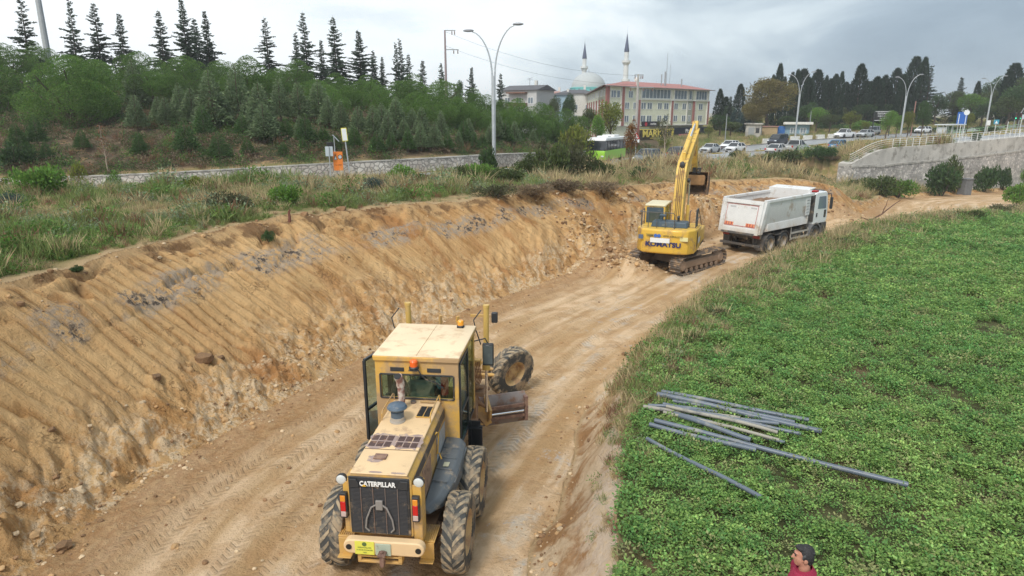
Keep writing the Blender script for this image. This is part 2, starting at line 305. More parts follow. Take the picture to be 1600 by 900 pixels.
# low stone wall between the main road and the wooded slope (left of the road); C2 merges with C1 west of the wall's turn
WALL = smooth_line([(-110,31,.9),(-60,41,1.45),(-36,45.5,1.95),(-25.5,47.5,2.2),(-14.5,51.5,2.6),(-6.5,56.5,2.72),(-1,63,2.65),(4,70.5,2.4),(7.5,77,2.1),(11,84,1.8),(14,90,1.6)], 3)
RWALL = smooth_line([(42,82.5,1.4),(47.4,85.6,3.0),(56,90.4,3.3),(65,95,3.6),(75,100.5,4.0),(85,106.4,4.3),(100,115,4.7),(130,132,5.2)], 3)
def roadz(x, y):
    r = np.sqrt(x*x + y*y); return np.interp(r, [0, 52, 70, 87, 106, 150, 400], [0, 0, -1, -1.9, -2.7, -3.2, -3.4])
def terrain(x, y, detail=True):
    x = np.asarray(x, float); y = np.asarray(y, float)
    dT, sT, _ = sdist(TOE, x, y); dP, sP, zP = sdist(TOP, x, y); dE, sE, zE = sdist(EDGE, x, y)
    d1, s1, z1 = sdist(C1, x, y); d2, s2, z2 = sdist(C2, x, y); dW, sW, zW = sdist(WALL, x, y); dR, sR, zR = sdist(RWALL, x, y)
    zr = roadz(x, y)
    # terrace between bank top and main road
    a1 = np.abs(d1); r = np.sqrt(x*x + y*y)
    t = np.clip(dP, 0, 1e9) / (np.clip(dP, 0, 1e9) + np.clip(a1 - 5, .01, 1e9))
    T = zP + (z1 - .05 - zP) * sst(.82, 1.0, t)
    T = np.where(d1 > -5, z1 - .05, T)
    # between and beyond the two carriageways
    w12 = sst(0, 1, np.clip((d1 - 4) / 8, 0, 1)); T = np.where((d1 > 4), z1 * (1 - w12) + z2 * w12, T)
    far = sst(0, 90, d2 - 4); T = np.where((d2 > 4) & (x > 8), z2 + (np.clip((x - 42) / 45, -.1, 1.0) * 2.6) * far, T)
    # in front of the tall retaining wall the ground stays low
    L = RWALL; win = sst(0, 10, sR) * (np.abs(dR) < 60)
    lowz = zP - .3 - .07 * np.clip(dP, 0, 12)
    T = np.where((dR < -.1) & (dP > 0), T * (1 - win) + np.minimum(lowz, T) * win, T)
    inside = (dR >= -.1) & (sR > .5) & (d1 < -4.2) & (dR < 30)
    T = np.where(inside, zR * np.clip(1 - (dR - 1) / 6, 0, 1) + (z1 - .03) * np.clip((dR - 1) / 6, 0, 1), T)
    # wooded slope west of the low wall
    amp = np.interp(x + .35 * (y - 60), [-60, -20, -5, 6, 16, 30, 48], [1.15, 1.1, .98, .8, .5, .22, .0])
    dw = np.clip(dW, 0, 400)
    rise = .95 + .34 * np.minimum(dw, 5) + .155 * np.clip(dw - 5, 0, 32) + .05 * np.clip(dw - 37, 0, 60)
    hillz = zW + rise * amp + .55 * (fbm(x * .12, y * .12, 5) - .5) * sst(0, 8, dw)
    hillm = (dW > .25) & (sW > 0) & (x < 30)
    T = np.where(hillm, np.where(x > 0, np.maximum(hillz, z1), hillz), T)
    # bank face
    wd = np.clip(dT, 0, None); ft = wd / (wd + np.clip(-dP, 0, None) + 1e-6)
    prof = np.interp(ft, [0, .08, .3, .75, .92, 1], [0, .05, .27, .80, .95, 1])
    B = zr + (zP - zr) * prof
    left = dT > 0; onbank = left & (dP < 0)
    h = np.where(left, np.where(dP > 0, T, B), zr)
    # right-hand side: little bank up to the field
    bw = np.interp(sE, [0, 12, 22, 40, 60], [1.3, 1.2, 1.0, 1.2, 2.0])
    tb = np.clip((dE * -1 < bw) * (1 + dE * 0), 0, 1)
    er = dE  # positive = left of EDGE = road side
    wv = bw * (.85 + .5 * vnoise(sE * .9, 0 * x, 3))
    side = np.clip(1 - er / wv, 0, 1)
    F = zE - .012 * np.clip(-er, 0, 60) + .12 * (fbm(x * .25, y * .25, 9) - .5)
    F = np.where(er < 0, F, zE)
    sidep = np.interp(side, [0, .15, .8, 1], [0, .08, .86, 1])
    h = np.where(~left, np.where(er < 0, F, zr + (zE - zr) * sidep), h)
    road = (~left) & (er > wv)
    fld = (~left) & (er <= 0)
    sideb = (~left) & (er > 0) & (er <= wv)
    lat = dT      # negative on the road
    if detail:
        near = sst(90, 40, r)
        # spoil the digger has not yet loaded: mound by its left track and slumped earth against the bank
        def bump(cx, cy, rx, ry, hh, a=0):
            ca, sa = math.cos(a), math.sin(a); u = (x - cx) * ca + (y - cy) * sa; v = -(x - cx) * sa + (y - cy) * ca
            return hh * np.exp(-(u / rx) ** 2 - (v / ry) ** 2)
        rough = fbm(x * 1.6, y * 1.6, 21, 4) * .9 + .55
        mound = bump(5.3, 30.6, 1.5, 1.1, .75) + bump(4.4, 33.4, 2.0, 1.5, 1.1, .6) + bump(8.3, 38.3, 2.4, 1.3, 1.2, .7) + bump(12.5, 42.6, 3.0, 1.4, 1.4, .6) + bump(19, 46.6, 2.6, 1.2, 1.0, .4) + bump(23.5, 47.6, 2.2, 1.3, 1.1, .4) + bump(1.4, 31.0, 1.8, 1.0, .6, .7)
        keep = sst(1.2, 3.0, np.hypot(x - 8.7, y - 32.4))
        h = h + mound * rough * np.where(dP < .3, 1, 0) * (.25 + .75 * keep)
        # bank: tooth marks of the bucket run down the face, leaning; ragged rock low down, slabs, overhanging lip
        face = onbank * sst(0, .1, ft) * sst(1.0, .9, ft)
        sv = sT + ft * (1.4 + .5 * vnoise(sT * .1, x * 0, 2)); ph = sv / .37 + .35 * vnoise(sT * .5, ft * 3, 6)
        tooth = np.abs(((ph) % 1) - .5) * 2; tooth = .75 * sst(0, .5, tooth) + .25 * tooth
        pm = sst(.36, .52, fbm(sT * .16 + 3, ft * 1.3, 11, 3)) * sst(.18, .4, ft) * sst(31, 27, sT - 12 + 0 * x)
        pm = np.maximum(pm, .16 * sst(.2, .4, ft) * sst(48, 40, sT)) * sst(.98, .86, ft) * (.55 + .9 * vnoise(sT * 1.1, ft * 2.5, 8))
        h = h - face * pm * .13 * (1 - tooth)
        big = fbm(sT * .55, ft * 2.2, 31, 3) - .5
        h = h + face * big * (.45 + .35 * sst(.5, .1, ft))
        # blocky lumps
        q = fbm(x * 2.2, y * 2.2, 41, 4); lump = np.abs(q - .5) * 2
        h = h + face * (sst(.6, .12, ft) * .46 + .05) * (lump - .3) * near
        rk = fbm(x * 5.5, y * 5.5, 47, 3); h = h + face * sst(.7, .1, ft) * .10 * (rk - .5)
        notch = np.abs(fbm(sT * .35, ft * 4 + .2 * sT * 0, 61, 3) - .5); h = h - onbank * sst(.05, .0, notch) * sst(.6, .75, ft) * .22 * sst(1.0, .93, ft)
        # wandering lip
        h = h + (left & (dP > -1.2) & (dP < 2.5)) * (fbm(sP * .8, 0 * x, 71, 4) - .5) * .35 * np.exp(-np.abs(dP) * 1.4)
        # haul road: ruts along the direction of travel, small clods at the margins
        gg = 0
        for c, w_, dd in ((-1.6, .30, .05), (-2.5, .28, .04), (-3.6, .34, .06), (-4.5, .3, .04), (-5.9, .30, .05), (-6.6, .3, .04)):
            c2 = c + .35 * (vnoise(sT * .12, x * 0, int(-c * 10)) - .5); gg = gg - dd * np.exp(-((lat - c2) / w_) ** 2) + dd * .5 * np.exp(-((lat - c2 - w_ * 1.5) / (w_ * .5)) ** 2)
        h = h + road * gg * near + road * .07 * (fbm(x * .8, y * .8, 81, 4) - .5) + road * sst(-1.7, -.2, lat) * .16 * (fbm(x * 2.6, y * 2.6, 83, 3) - .35)
        h = h + road * sst(1.3, .0, er - wv) * .13 * (fbm(x * 3.2, y * 3.2, 85, 3) - .25)
        h = h + sideb * .22 * (fbm(sE * 1.5, er * 2.5, 87, 4) - .5) * np.sin(np.clip(side, 0, 1) * math.pi)
        # terrace and field unevenness
        tm = left & (dP > 0) & (d1 < -5.2) & ~inside
        h = h + tm * (.16 * (fbm(x * .5, y * .5, 91, 4) - .5)) * sst(0, 1.5, -d1 - 5.2)
        h = h + fld * (.05 * (fbm(x * 1.4, y * 1.4, 93, 3) - .5))
    # make room for the paved sheets
    paved = (np.abs(d1) < 4.6) | ((np.abs(d2) < 4.6) & (x > 8) & ~hillm)
    h = np.where(paved & ~hillm, np.where(np.abs(d1) < 4.6, z1, z2) - .16, h)
    # level pads under machines
    zone = np.where(fld, 3, np.where(hillm, 4, np.where(onbank, 1, np.where(~left, 2, 0))))
    if not detail: tth = 0 * h
    else: tth = face * pm * tooth
    return dict(tth=tth, h=h, zone=zone, sT=sT, lat=lat, ft=np.where(onbank, ft, 0), bank=onbank * 1.0, road=road * 1.0, fld=fld * 1.0, side=sideb * side, dP=dP, er=er, hill=hillm * sst(.2, 1.2, dW), sE=sE, d1=d1, d2=d2, dW=dW)
def hz(x, y):
    return float(terrain(np.array([x]), np.array([y]), True)['h'][0])
def hzs(x, y): return terrain(x, y, True)['h']
def hit(px, py, d0=6, d1=420):
    """where the sight line through a pixel of the photograph meets the ground"""
    d = ray(px, py); n = 700; ts = np.geomspace(d0, d1, n); X = d[0]*ts; Y = d[1]*ts; Z = CZ + d[2]*ts
    H = terrain(X, Y, True)['h']; i = int(np.argmax(Z < H))
    if not (Z < H).any(): i = n - 1
    i = max(i, 1); a = (Z[i-1] - H[i-1]); b = (H[i] - Z[i]); t = ts[i-1] + (ts[i]-ts[i-1]) * (a / (a + b + 1e-9) if a + b > 0 else 0)
    x, y = d[0]*t, d[1]*t; return Vector((x, y, hz(x, y)))
def px_h(py_base, py_top, p):
    """height of an upright thing from its pixel extent at place p"""
    depth = p[1]*math.cos(PITCH) - (p[2]-CZ)*math.sin(PITCH)
    # solve z so that it projects to py_top
    v = (450 - py_top) / FPX; y = p[1]
    z = CZ + (y*(-math.sin(PITCH) + v*math.cos(PITCH))) / (math.cos(PITCH) + v*math.sin(PITCH))
    return z - p[2]
def earth_material():
    m, N, L, b = nmat('earth'); b.inputs['Roughness'].default_value = .93; b.inputs['Specular IOR Level'].default_value = .15
    def at(n): a = N.new('ShaderNodeAttribute'); a.attribute_name = n; return a
    def noise(sc, det=6, src=None, ro=.6, dist=0):
        n = N.new('ShaderNodeTexNoise'); n.inputs['Scale'].default_value = sc; n.inputs['Detail'].default_value = det; n.inputs['Roughness'].default_value = ro; n.inputs['Distortion'].default_value = dist
        L.new(src or tc.outputs['Object'], n.inputs[0]); return n.outputs['Fac']
    def rng(s, a, b_, c=0, d=1, sm=True):
        r = N.new('ShaderNodeMapRange'); r.interpolation_type = 'SMOOTHSTEP' if sm else 'LINEAR'
        r.inputs[1].default_value = a; r.inputs[2].default_value = b_; r.inputs[3].default_value = c; r.inputs[4].default_value = d; L.new(s, r.inputs[0]); return r.outputs[0]
    def mth(op, a, b_=None, c=None):
        n = N.new('ShaderNodeMath'); n.operation = op
        for i, q in enumerate((a, b_, c)):
            if q is None: continue
            if isinstance(q, (int, float)): n.inputs[i].default_value = q
            else: L.new(q, n.inputs[i])
        return n.outputs[0]
    def mix(f, a, c):
        n = N.new('ShaderNodeMix'); n.data_type = 'RGBA'
        if isinstance(f, (int, float)): n.inputs[0].default_value = f
        else: L.new(f, n.inputs[0])
        for i, q in ((6, a), (7, c)):
            if isinstance(q, tuple): n.inputs[i].default_value = (*q, 1)
            else: L.new(q, n.inputs[i])
        return n.outputs[2]
    tc = N.new('ShaderNodeTexCoord'); sv = at('sv'); sep = N.new('ShaderNodeSeparateXYZ'); L.new(sv.outputs['Vector'], sep.inputs[0])
    S, V = sep.outputs[0], sep.outputs[1]
    bank, road, fld, hill, ft, side, grs = [at(k).outputs['Fac'] for k in ('bank', 'road', 'fld', 'hill', 'ft', 'side', 'grs')]
    nA = noise(.35, 8); nB = noise(1.3, 8); nC = noise(6, 8, ro=.7); nD = noise(22, 6, ro=.7); nE = noise(.9, 9, ro=.65, dist=.6)
    # haul road ------------------------------------------------ packed ochre clay, paler where trafficked, grey chips
    mp = N.new('ShaderNodeMapping'); mp.inputs['Scale'].default_value = (.10, .9, 1); L.new(sv.outputs['Vector'], mp.inputs[0])
    streak = noise(1.5, 6, mp.outputs[0], .6)
    c = mix(rng(streak, .35, .65), (.50, .325, .165), (.74, .545, .35))
    c = mix(mth('MULTIPLY', rng(nB, .45, .62), .5), c, (.46, .27, .125))
    pale = mth('MULTIPLY', rng(V, -2.5, -4.5), mth('MULTIPLY', rng(streak, .48, .62), rng(nE, .47, .60)))
    c = mix(mth('MULTIPLY', pale, .75), c, (.66, .58, .47))
    blu = mth('MULTIPLY', mth('MULTIPLY', rng(V, -4.0, -5.0), rng(nE, .585, .62)), rng(nC, .45, .6)); c = mix(mth('MULTIPLY', blu, .7), c, (.50, .50, .50))
    c = mix(mth('MULTIPLY', rng(V, -2.2, -.6), .75), c, mix(rng(nC, .4, .65), (.33, .175, .075), (.47, .30, .15)))
    c = mix(mth('MULTIPLY', rng(nC, .60, .70), .35), c, (.26, .15, .075))
    roadc = c
    # bank ------------------------------------------------------
    mb = N.new('ShaderNodeMapping'); mb.inputs['Scale'].default_value = (1, .35, 1); L.new(sv.outputs['Vector'], mb.inputs[0])
    sk = mth('ADD', S, mth('MULTIPLY', ft, 1.6)); cs = N.new('ShaderNodeCombineXYZ'); L.new(mth('MULTIPLY', sk, 1.0), cs.inputs[0]); L.new(mth('MULTIPLY', ft, .9), cs.inputs[1])
    nS = noise(3.2, 6, cs.outputs[0], .6); nS2 = noise(.8, 6, cs.outputs[0], .6)
    k = mix(rng(nS, .35, .65), (.42, .225, .085), (.68, .43, .20))
    k = mix(mth('MULTIPLY', rng(nS2, .5, .64), .75), k, (.40, .185, .065))
    k = mix(mth('MULTIPLY', rng(nE, .50, .63), .5), k, (.66, .45, .22))
    k = mix(mth('MULTIPLY', mth('MULTIPLY', rng(ft, .55, .12), rng(nE, .44, .54)), mth('MULTIPLY', rng(nC, .42, .55), .85)), k, (.72, .56, .37))
    k = mix(mth('MULTIPLY', rng(nC, .57, .66), .5), k, (.20, .10, .045))
    k = mix(mth('MULTIPLY', rng(at('tth').outputs['Fac'], .15, .7), .55), k, (.72, .47, .225))
    # seam of grey clay with black crumbs, broken along its length
    seam = mth('MULTIPLY', mth('MULTIPLY', rng(ft, .58, .66), rng(ft, .84, .76)), rng(nA, .44, .54))
    k = mix(mth('MULTIPLY', mth('MULTIPLY', seam, rng(nC, .42, .52)), .85), k, (.40, .33, .26))
    k = mix(mth('MULTIPLY', mth('MULTIPLY', seam, rng(nB, .52, .57)), mth('MULTIPLY', rng(nC, .50, .56), .95)), k, (.075, .06, .05))
    # patchy dark brown towards the lip
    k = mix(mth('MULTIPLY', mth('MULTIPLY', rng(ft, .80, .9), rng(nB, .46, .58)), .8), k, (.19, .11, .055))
    vc = N.new('ShaderNodeTexVoronoi'); vc.feature = 'DISTANCE_TO_EDGE'; vc.inputs['Scale'].default_value = 2.3; vm_ = N.new('ShaderNodeVectorMath'); vm_.operation = 'ADD'; vn = N.new('ShaderNodeTexNoise'); vn.inputs['Scale'].default_value = 4; L.new(cs.outputs[0], vm_.inputs[0]); vs = N.new('ShaderNodeVectorMath'); vs.operation = 'SCALE'; vs.inputs['Scale'].default_value = .5; L.new(tc.outputs['Object'], vn.inputs[0]); L.new(vn.outputs['Color'], vs.inputs[0]); L.new(vs.outputs[0], vm_.inputs[1]); L.new(vm_.outputs[0], vc.inputs[0])
    crk = mth('MULTIPLY', rng(vc.outputs['Distance'], .05, .01), mth('MULTIPLY', rng(nB, .52, .60), .45)); k = mix(crk, k, (.17, .085, .035))  # shade of crevices painted into the colour as thin dark lines
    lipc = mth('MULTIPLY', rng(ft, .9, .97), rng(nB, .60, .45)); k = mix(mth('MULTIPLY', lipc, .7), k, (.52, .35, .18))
    # bare soil under field and weeds -----------------------------
    f = mix(rng(nB, .4, .6), (.10, .075, .04), (.20, .145, .08))
    f = mix(mth('MULTIPLY', rng(nA, .4, .55), .6), f, (.055, .085, .03))
    g = mix(rng(nB, .42, .62), (.44, .31, .17), (.24, .21, .085)); g = mix(mth('MULTIPLY', rng(nA, .45, .6), .6), g, (.14, .17, .06)); g = mix(mth('MULTIPLY', rng(nE, .6, .68), .8), g, (.50, .34, .19))
    hc = mix(rng(nB, .4, .6), (.085, .06, .04), (.16, .12, .075)); hc = mix(rng(nE, .57, .63), hc, (.30, .20, .10)); hc = mix(mth('MULTIPLY', rng(nA, .5, .6), .6), hc, (.06, .07, .025))
    g = mix(grs, (.48, .34, .19), g)
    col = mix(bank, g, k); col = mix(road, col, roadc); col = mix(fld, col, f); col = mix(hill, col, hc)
    sc_ = mix(rng(nE, .42, .6), (.36, .20, .09), (.62, .47, .31)); sc_ = mix(mth('MULTIPLY', rng(side, .45, .8), rng(nC, .6, .45)), sc_, (.60, .475, .36))
    col = mix(rng(side, .0, .12), col, sc_)
    # tyre prints: chevrons pressed into four bands
    chev = None
    for cc, ww, sgn in ((-1.15, .24, 1), (-1.75, .2, -1), (-2.35, .26, 1), (-3.15, .2, -1), (-3.75, .22, 1), (-4.5, .2, -1), (-5.75, .25, -1), (-6.5, .24, 1)):
        wob = mth('ADD', V, mth('MULTIPLY', mth('SINE', mth('MULTIPLY', S, .33 + .03 * cc)), .14))
        dv = mth('ABSOLUTE', mth('SUBTRACT', wob, cc)); band = rng(dv, ww, ww * .8)
        st = mth('ABSOLUTE', mth('SUBTRACT', mth('FRACT', mth('ADD', mth('MULTIPLY', S, 6.4), mth('MULTIPLY', dv, 5.0 * sgn))), .5)); lug = rng(st, .16, .30)
        q = mth('MULTIPLY', band, lug); chev = q if chev is None else mth('MAXIMUM', chev, q)
    pmask = mth('MULTIPLY', mth('MULTIPLY', chev, road), mth('MULTIPLY', rng(nE, .38, .55), rng(nB, .34, .52)))
    col = mix(mth('MULTIPLY', pmask, .28), col, (.27, .165, .085))
    L.new(col, b.inputs['Base Color'])
    nR = noise(13, 5, cs.outputs[0], .6); hgt = mth('ADD', mth('SUBTRACT', mth('MULTIPLY', mth('MULTIPLY', nR, bank), .13), mth('MULTIPLY', mth('MULTIPLY', crk, bank), .06)), mth('ADD', mth('MULTIPLY', nC, .13), mth('ADD', mth('MULTIPLY', nD, .05), mth('MULTIPLY', pmask, -.03))))
    bp = N.new('ShaderNodeBump'); bp.inputs['Distance'].default_value = 1.0; bp.inputs['Strength'].default_value = .9; L.new(hgt, bp.inputs['Height']); L.new(bp.outputs[0], b.inputs['Normal'])
    return m
EARTH = earth_material()
def build_terrain():
    a_in = np.radians(np.arange(-42, 42.01, .085)); a_l = np.radians(np.arange(-112, -42, .9)); a_r = np.radians(np.arange(42.9, 113, .9))
    A = np.concatenate([a_l, a_in, a_r])
    r = np.concatenate([np.linspace(2.0, 7.6, 14), np.geomspace(7.8, 60, 520), np.geomspace(60.4, 210, 190), np.geomspace(216, 5200, 60)])
    AA, RR = np.meshgrid(A, r); X = (RR * np.sin(AA)).ravel(); Y = (RR * np.cos(AA)).ravel()
    T = terrain(X, Y); H = T['h']
    far = sst(220, 420, RR.ravel()); H = H * (1 - far) + (4 + 40 * (fbm(X * .0016, Y * .0016, 4) - .5) * sst(900, 2500, RR.ravel())) * far
    V = np.stack([X, Y, H], 1); nr, na = len(r), len(A)
    i, j = np.meshgrid(np.arange(nr - 1), np.arange(na - 1), indexing='ij'); i = i.ravel(); j = j.ravel()
    F = np.stack([i * na + j, i * na + j + 1, (i + 1) * na + j + 1, (i + 1) * na + j], 1)[:, ::-1]
    grs = sst(.05, .8, T['dP'] + .7 * (fbm(X * .9, Y * .9, 15, 3) - .5)) * (T['dP'] > 0)
    grs = np.maximum(grs, (T['zone'] == 2) * 0.0)
    soft = sst(.08, -.12, T['er'] + .25 * (fbm(X * 2, Y * 2, 17, 2) - .5)) * (T['lat'] < 0)
    att = dict(tth=T['tth'], bank=T['bank'] * (1 - .0 * grs), road=T['road'], fld=soft, hill=T['hill'], ft=T['ft'], side=T['side'] * (1 - soft), grs=grs)
    UV = np.stack([T['sT'], T['lat'], np.zeros_like(X)], 1)
    Z = T['zone']; fz = Z[F[:, 0]]
    for zi, nm in ((0, 'ground'), (1, 'earth_bank'), (2, 'dirt_road'), (3, 'field'), (4, 'hillside')):
        sel = F[fz == zi]; used = np.unique(sel); mp = np.zeros(len(V), dtype=np.int64); mp[used] = np.arange(len(used))
        o = npmesh(nm, V[used], mp[sel], EARTH, smooth=True, attrs={k: v[used] for k, v in att.items()}, uv=UV[used]); tag(o, kind='structure')
build_terrain()
# paved sheets ---------------------------------------------------
def off_line(line, d):
    p = line[:, :2]; t = np.gradient(p, axis=0); t /= np.linalg.norm(t, axis=1)[:, None]; n = np.stack([-t[:, 1], t[:, 0]], 1)
    return np.column_stack([p + n * d, line[:, 2]])
def strip(name, line, a, b, dz, mat, sel=None, thick=0, kind='structure'):
    l = off_line(line, a); r_ = off_line(line, b)
    if sel is not None: l = l[sel]; r_ = r_[sel]
    n = len(l); V = np.vstack([l + [0, 0, dz], r_ + [0, 0, dz]]); F = [(i, n + i, n + i + 1, i + 1) for i in range(n - 1)]
    if thick:
        V = np.vstack([V, l + [0, 0, dz - thick], r_ + [0, 0, dz - thick]])
        F += [(2*n + i + 1, 2*n + i, i, i + 1)[::-1] for i in range(n - 1)] + [(3*n + i, 3*n + i + 1, n + i + 1, n + i)[::-1] for i in range(n - 1)]
    o = npmesh(name, V, np.array(F)[:, ::-1] if a > b else np.array(F), mat); return tag(o, kind=kind)
def asphalt():
    m, N, L, b = nmat('asphalt'); b.inputs['Roughness'].default_value = .38; b.inputs['Specular IOR Level'].default_value = .6
    tc = N.new('ShaderNodeTexCoord'); n = N.new('ShaderNodeTexNoise'); n.inputs['Scale'].default_value = .25; n.inputs['Detail'].default_value = 8; L.new(tc.outputs['Object'], n.inputs[0])
    r = N.new('ShaderNodeValToRGB'); r.color_ramp.elements[0].position = .35; r.color_ramp.elements[0].color = (.26, .265, .27, 1); r.color_ramp.elements[1].position = .68; r.color_ramp.elements[1].color = (.40, .405, .41, 1)
    L.new(n.outputs['Fac'], r.inputs[0]); L.new(r.outputs[0], b.inputs['Base Color']); return m
ASPH = asphalt(); WHITE_LINE = P('road_paint', (.75, .75, .72), .6, var=.15); CONC = P('concrete', (.46, .44, .40), .9, var=.25, scale=.8, dirt=(.2, .19, .17), dirt_amt=.45, dirt_scale=1.2)
def curb_mat():
    m, N, L, b = nmat('kerb_paint'); b.inputs['Roughness'].default_value = .8
    tc = N.new('ShaderNodeTexCoord'); sp = N.new('ShaderNodeSeparateXYZ'); L.new(tc.outputs['Object'], sp.inputs[0])
    a = N.new('ShaderNodeMath'); a.operation = 'MULTIPLY'; a.inputs[1].default_value = .26; L.new(sp.outputs[0], a.inputs[0]); f = N.new('ShaderNodeMath'); f.operation = 'FRACT'; L.new(a.outputs[0], f.inputs[0])
    g = N.new('ShaderNodeMath'); g.operation = 'GREATER_THAN'; g.inputs[1].default_value = .5; L.new(f.outputs[0], g.inputs[0])
    mx = N.new('ShaderNodeMix'); mx.data_type = 'RGBA'; mx.inputs[6].default_value = (.62, .60, .55, 1); mx.inputs[7].default_value = (.62, .46, .12, 1); L.new(g.outputs[0], mx.inputs[0]); L.new(mx.outputs[2], b.inputs['Base Color']); return m
KERB = curb_mat()
road = strip('main_road', C1, -4, 4, 0, ASPH)
s2 = np.where(C2[:, 0] > -1)[0]; s2w = s2
strip('main_road_far_lanes', C2, -4, 4, .0, ASPH, s2).name = 'main_road'
strip('road_marking', C1, -3.75, -3.6, .006, WHITE_LINE); strip('road_marking', C1, 3.55, 3.7, .006, WHITE_LINE)
dash = MB()
for ln, sel in ((C1, range(len(C1) - 1)), (C2, s2[:-1])):
    for i in sel:
        a = Vector(ln[i]); b_ = Vector(ln[i + 1]); L_ = (b_ - a).length; n = max(1, int(L_ / 6))
        for k in range(n):
            p = a.lerp(b_, (k + .2) / n); q = a.lerp(b_, (k + .65) / n); sdv = (q - p).cross(Vector((0, 0, 1))).normalized() * .07; up = Vector((0, 0, .008))
            dash.add([tuple(p - sdv + up), tuple(p + sdv + up), tuple(q + sdv + up), tuple(q - sdv + up)], [(0, 1, 2, 3)])
tag(dash.build('road_marking', WHITE_LINE, smooth=0), kind='structure')
strip('kerb', C1, 4.0, 4.25, .14, KERB, np.where(C1[:, 0] > 6)[0], .3); strip('kerb', C1, -4.25, -4.0, .12, CONC, None, .3)
strip('kerb', C2, -4.25, -4.0, .14, KERB, s2, .3); strip('kerb', C2, 4.0, 4.25, .14, CONC, s2, .3)
# ------------------------------------------------------------------ vegetation
rng = np.random.default_rng(7)
def blades(C, D, W_, L_, wd, bend=0.0):
    """rhombus leaves: centre base C (n,3), long axis D (unit), side axis W_ (unit), length L_, width wd"""
    C = np.asarray(C); n = len(C); L_ = np.broadcast_to(L_, (n,))[:, None]; wd = np.broadcast_to(wd, (n,))[:, None]
    v = np.stack([C, C + D * L_ * .5 + W_ * wd * .5, C + D * L_, C + D * L_ * .5 - W_ * wd * .5], 1)
    if bend: v[:, 2, 2] -= bend * L_[:, 0]
    return v.reshape(-1, 3), np.arange(4 * n).reshape(n, 4)
def unit(a): return a / (np.linalg.norm(a, axis=-1, keepdims=True) + 1e-9)
def rdir(n, up=0.0, r=rng):
    d = r.normal(size=(n, 3)); d = unit(d); d[:, 2] += up; return unit(d)
def side_of(D, r=rng): return unit(np.cross(D, unit(r.normal(size=D.shape))))
def leafmat(name, col, rough=.6, rand=.14, trans=.35):
    m = P(name, col, rough, island=True, rand=rand, spec=.25)
    if m.get('tr'): return m
    m['tr'] = 1; N = m.node_tree.nodes; L = m.node_tree.links; b = N['Principled BSDF']; o = [q for q in N if q.type == 'OUTPUT_MATERIAL'][0]
    t = N.new('ShaderNodeBsdfTranslucent'); src = b.inputs['Base Color'].links[0].from_socket; L.new(src, t.inputs[0])
    mx = N.new('ShaderNodeMixShader'); mx.inputs[0].default_value = trans; L.new(b.outputs[0], mx.inputs[1]); L.new(t.outputs[0], mx.inputs[2]); L.new(mx.outputs[0], o.inputs[0]); return m
M_PINE = leafmat('pine_needles', (.105, .20, .040)); M_PINE_D = leafmat('cedar_needles', (.075, .145, .042)); M_SPR = leafmat('spruce_needles', (.050, .085, .050)); M_GREY = leafmat('grey_cedar_needles', (.160, .225, .110))
M_CYP = leafmat('cypress_scales', (.022, .046, .024)); M_DEC = leafmat('broad_leaves', (.13, .25, .045)); M_DEC_D = leafmat('dark_broad_leaves', (.060, .115, .038)); M_AUT = leafmat('olive_autumn_leaves', (.19, .165, .055)); M_YEL = leafmat('yellow_green_leaves', (.16, .19, .03))
M_ORG = leafmat('orange_leaves', (.24, .115, .035)); M_BUSH = leafmat('bramble_leaves', (.085, .12, .038)); M_BR = leafmat('brown_scrub', (.22, .17, .105)); M_BLU = leafmat('blue_spruce_needles', (.055, .10, .095)); M_OLV = leafmat('dusty_olive_leaves', (.095, .105, .05))
M_BARK = P('bark', (.10, .075, .055), .95, var=.3, scale=5); M_PALEBARK = P('pale_bark', (.34, .27, .2), .9, var=.25, scale=5)
def tapered(mb, p0, p1, r0, r1, k=5, wob=.05, r=random, n=7):
    p0 = Vector(p0); p1 = Vector(p1); pts = []
    for i in range(k + 1):
        t = i / k; q = p0.lerp(p1, t); w = wob * (p1 - p0).length * math.sin(t * 3.1)
        pts.append(q + Vector((r.uniform(-w, w), r.uniform(-w, w), 0)))
    mb.tube(pts, r0, n, r1)
def mesh_of(o): me = o.data; bpy.data.objects.remove(o); return me
def crown_mesh(name, V, F, mat): return mesh_of(npmesh(name, V, F, mat, link=False))
def trunk_mesh(mb, mat=None): return mesh_of(mb.build('trunk', mat or M_BARK))
PROTO = {}
def proto(kind, i, f):
    k = (kind, i)
    if k not in PROTO: PROTO[k] = f(i)
    return PROTO[k]
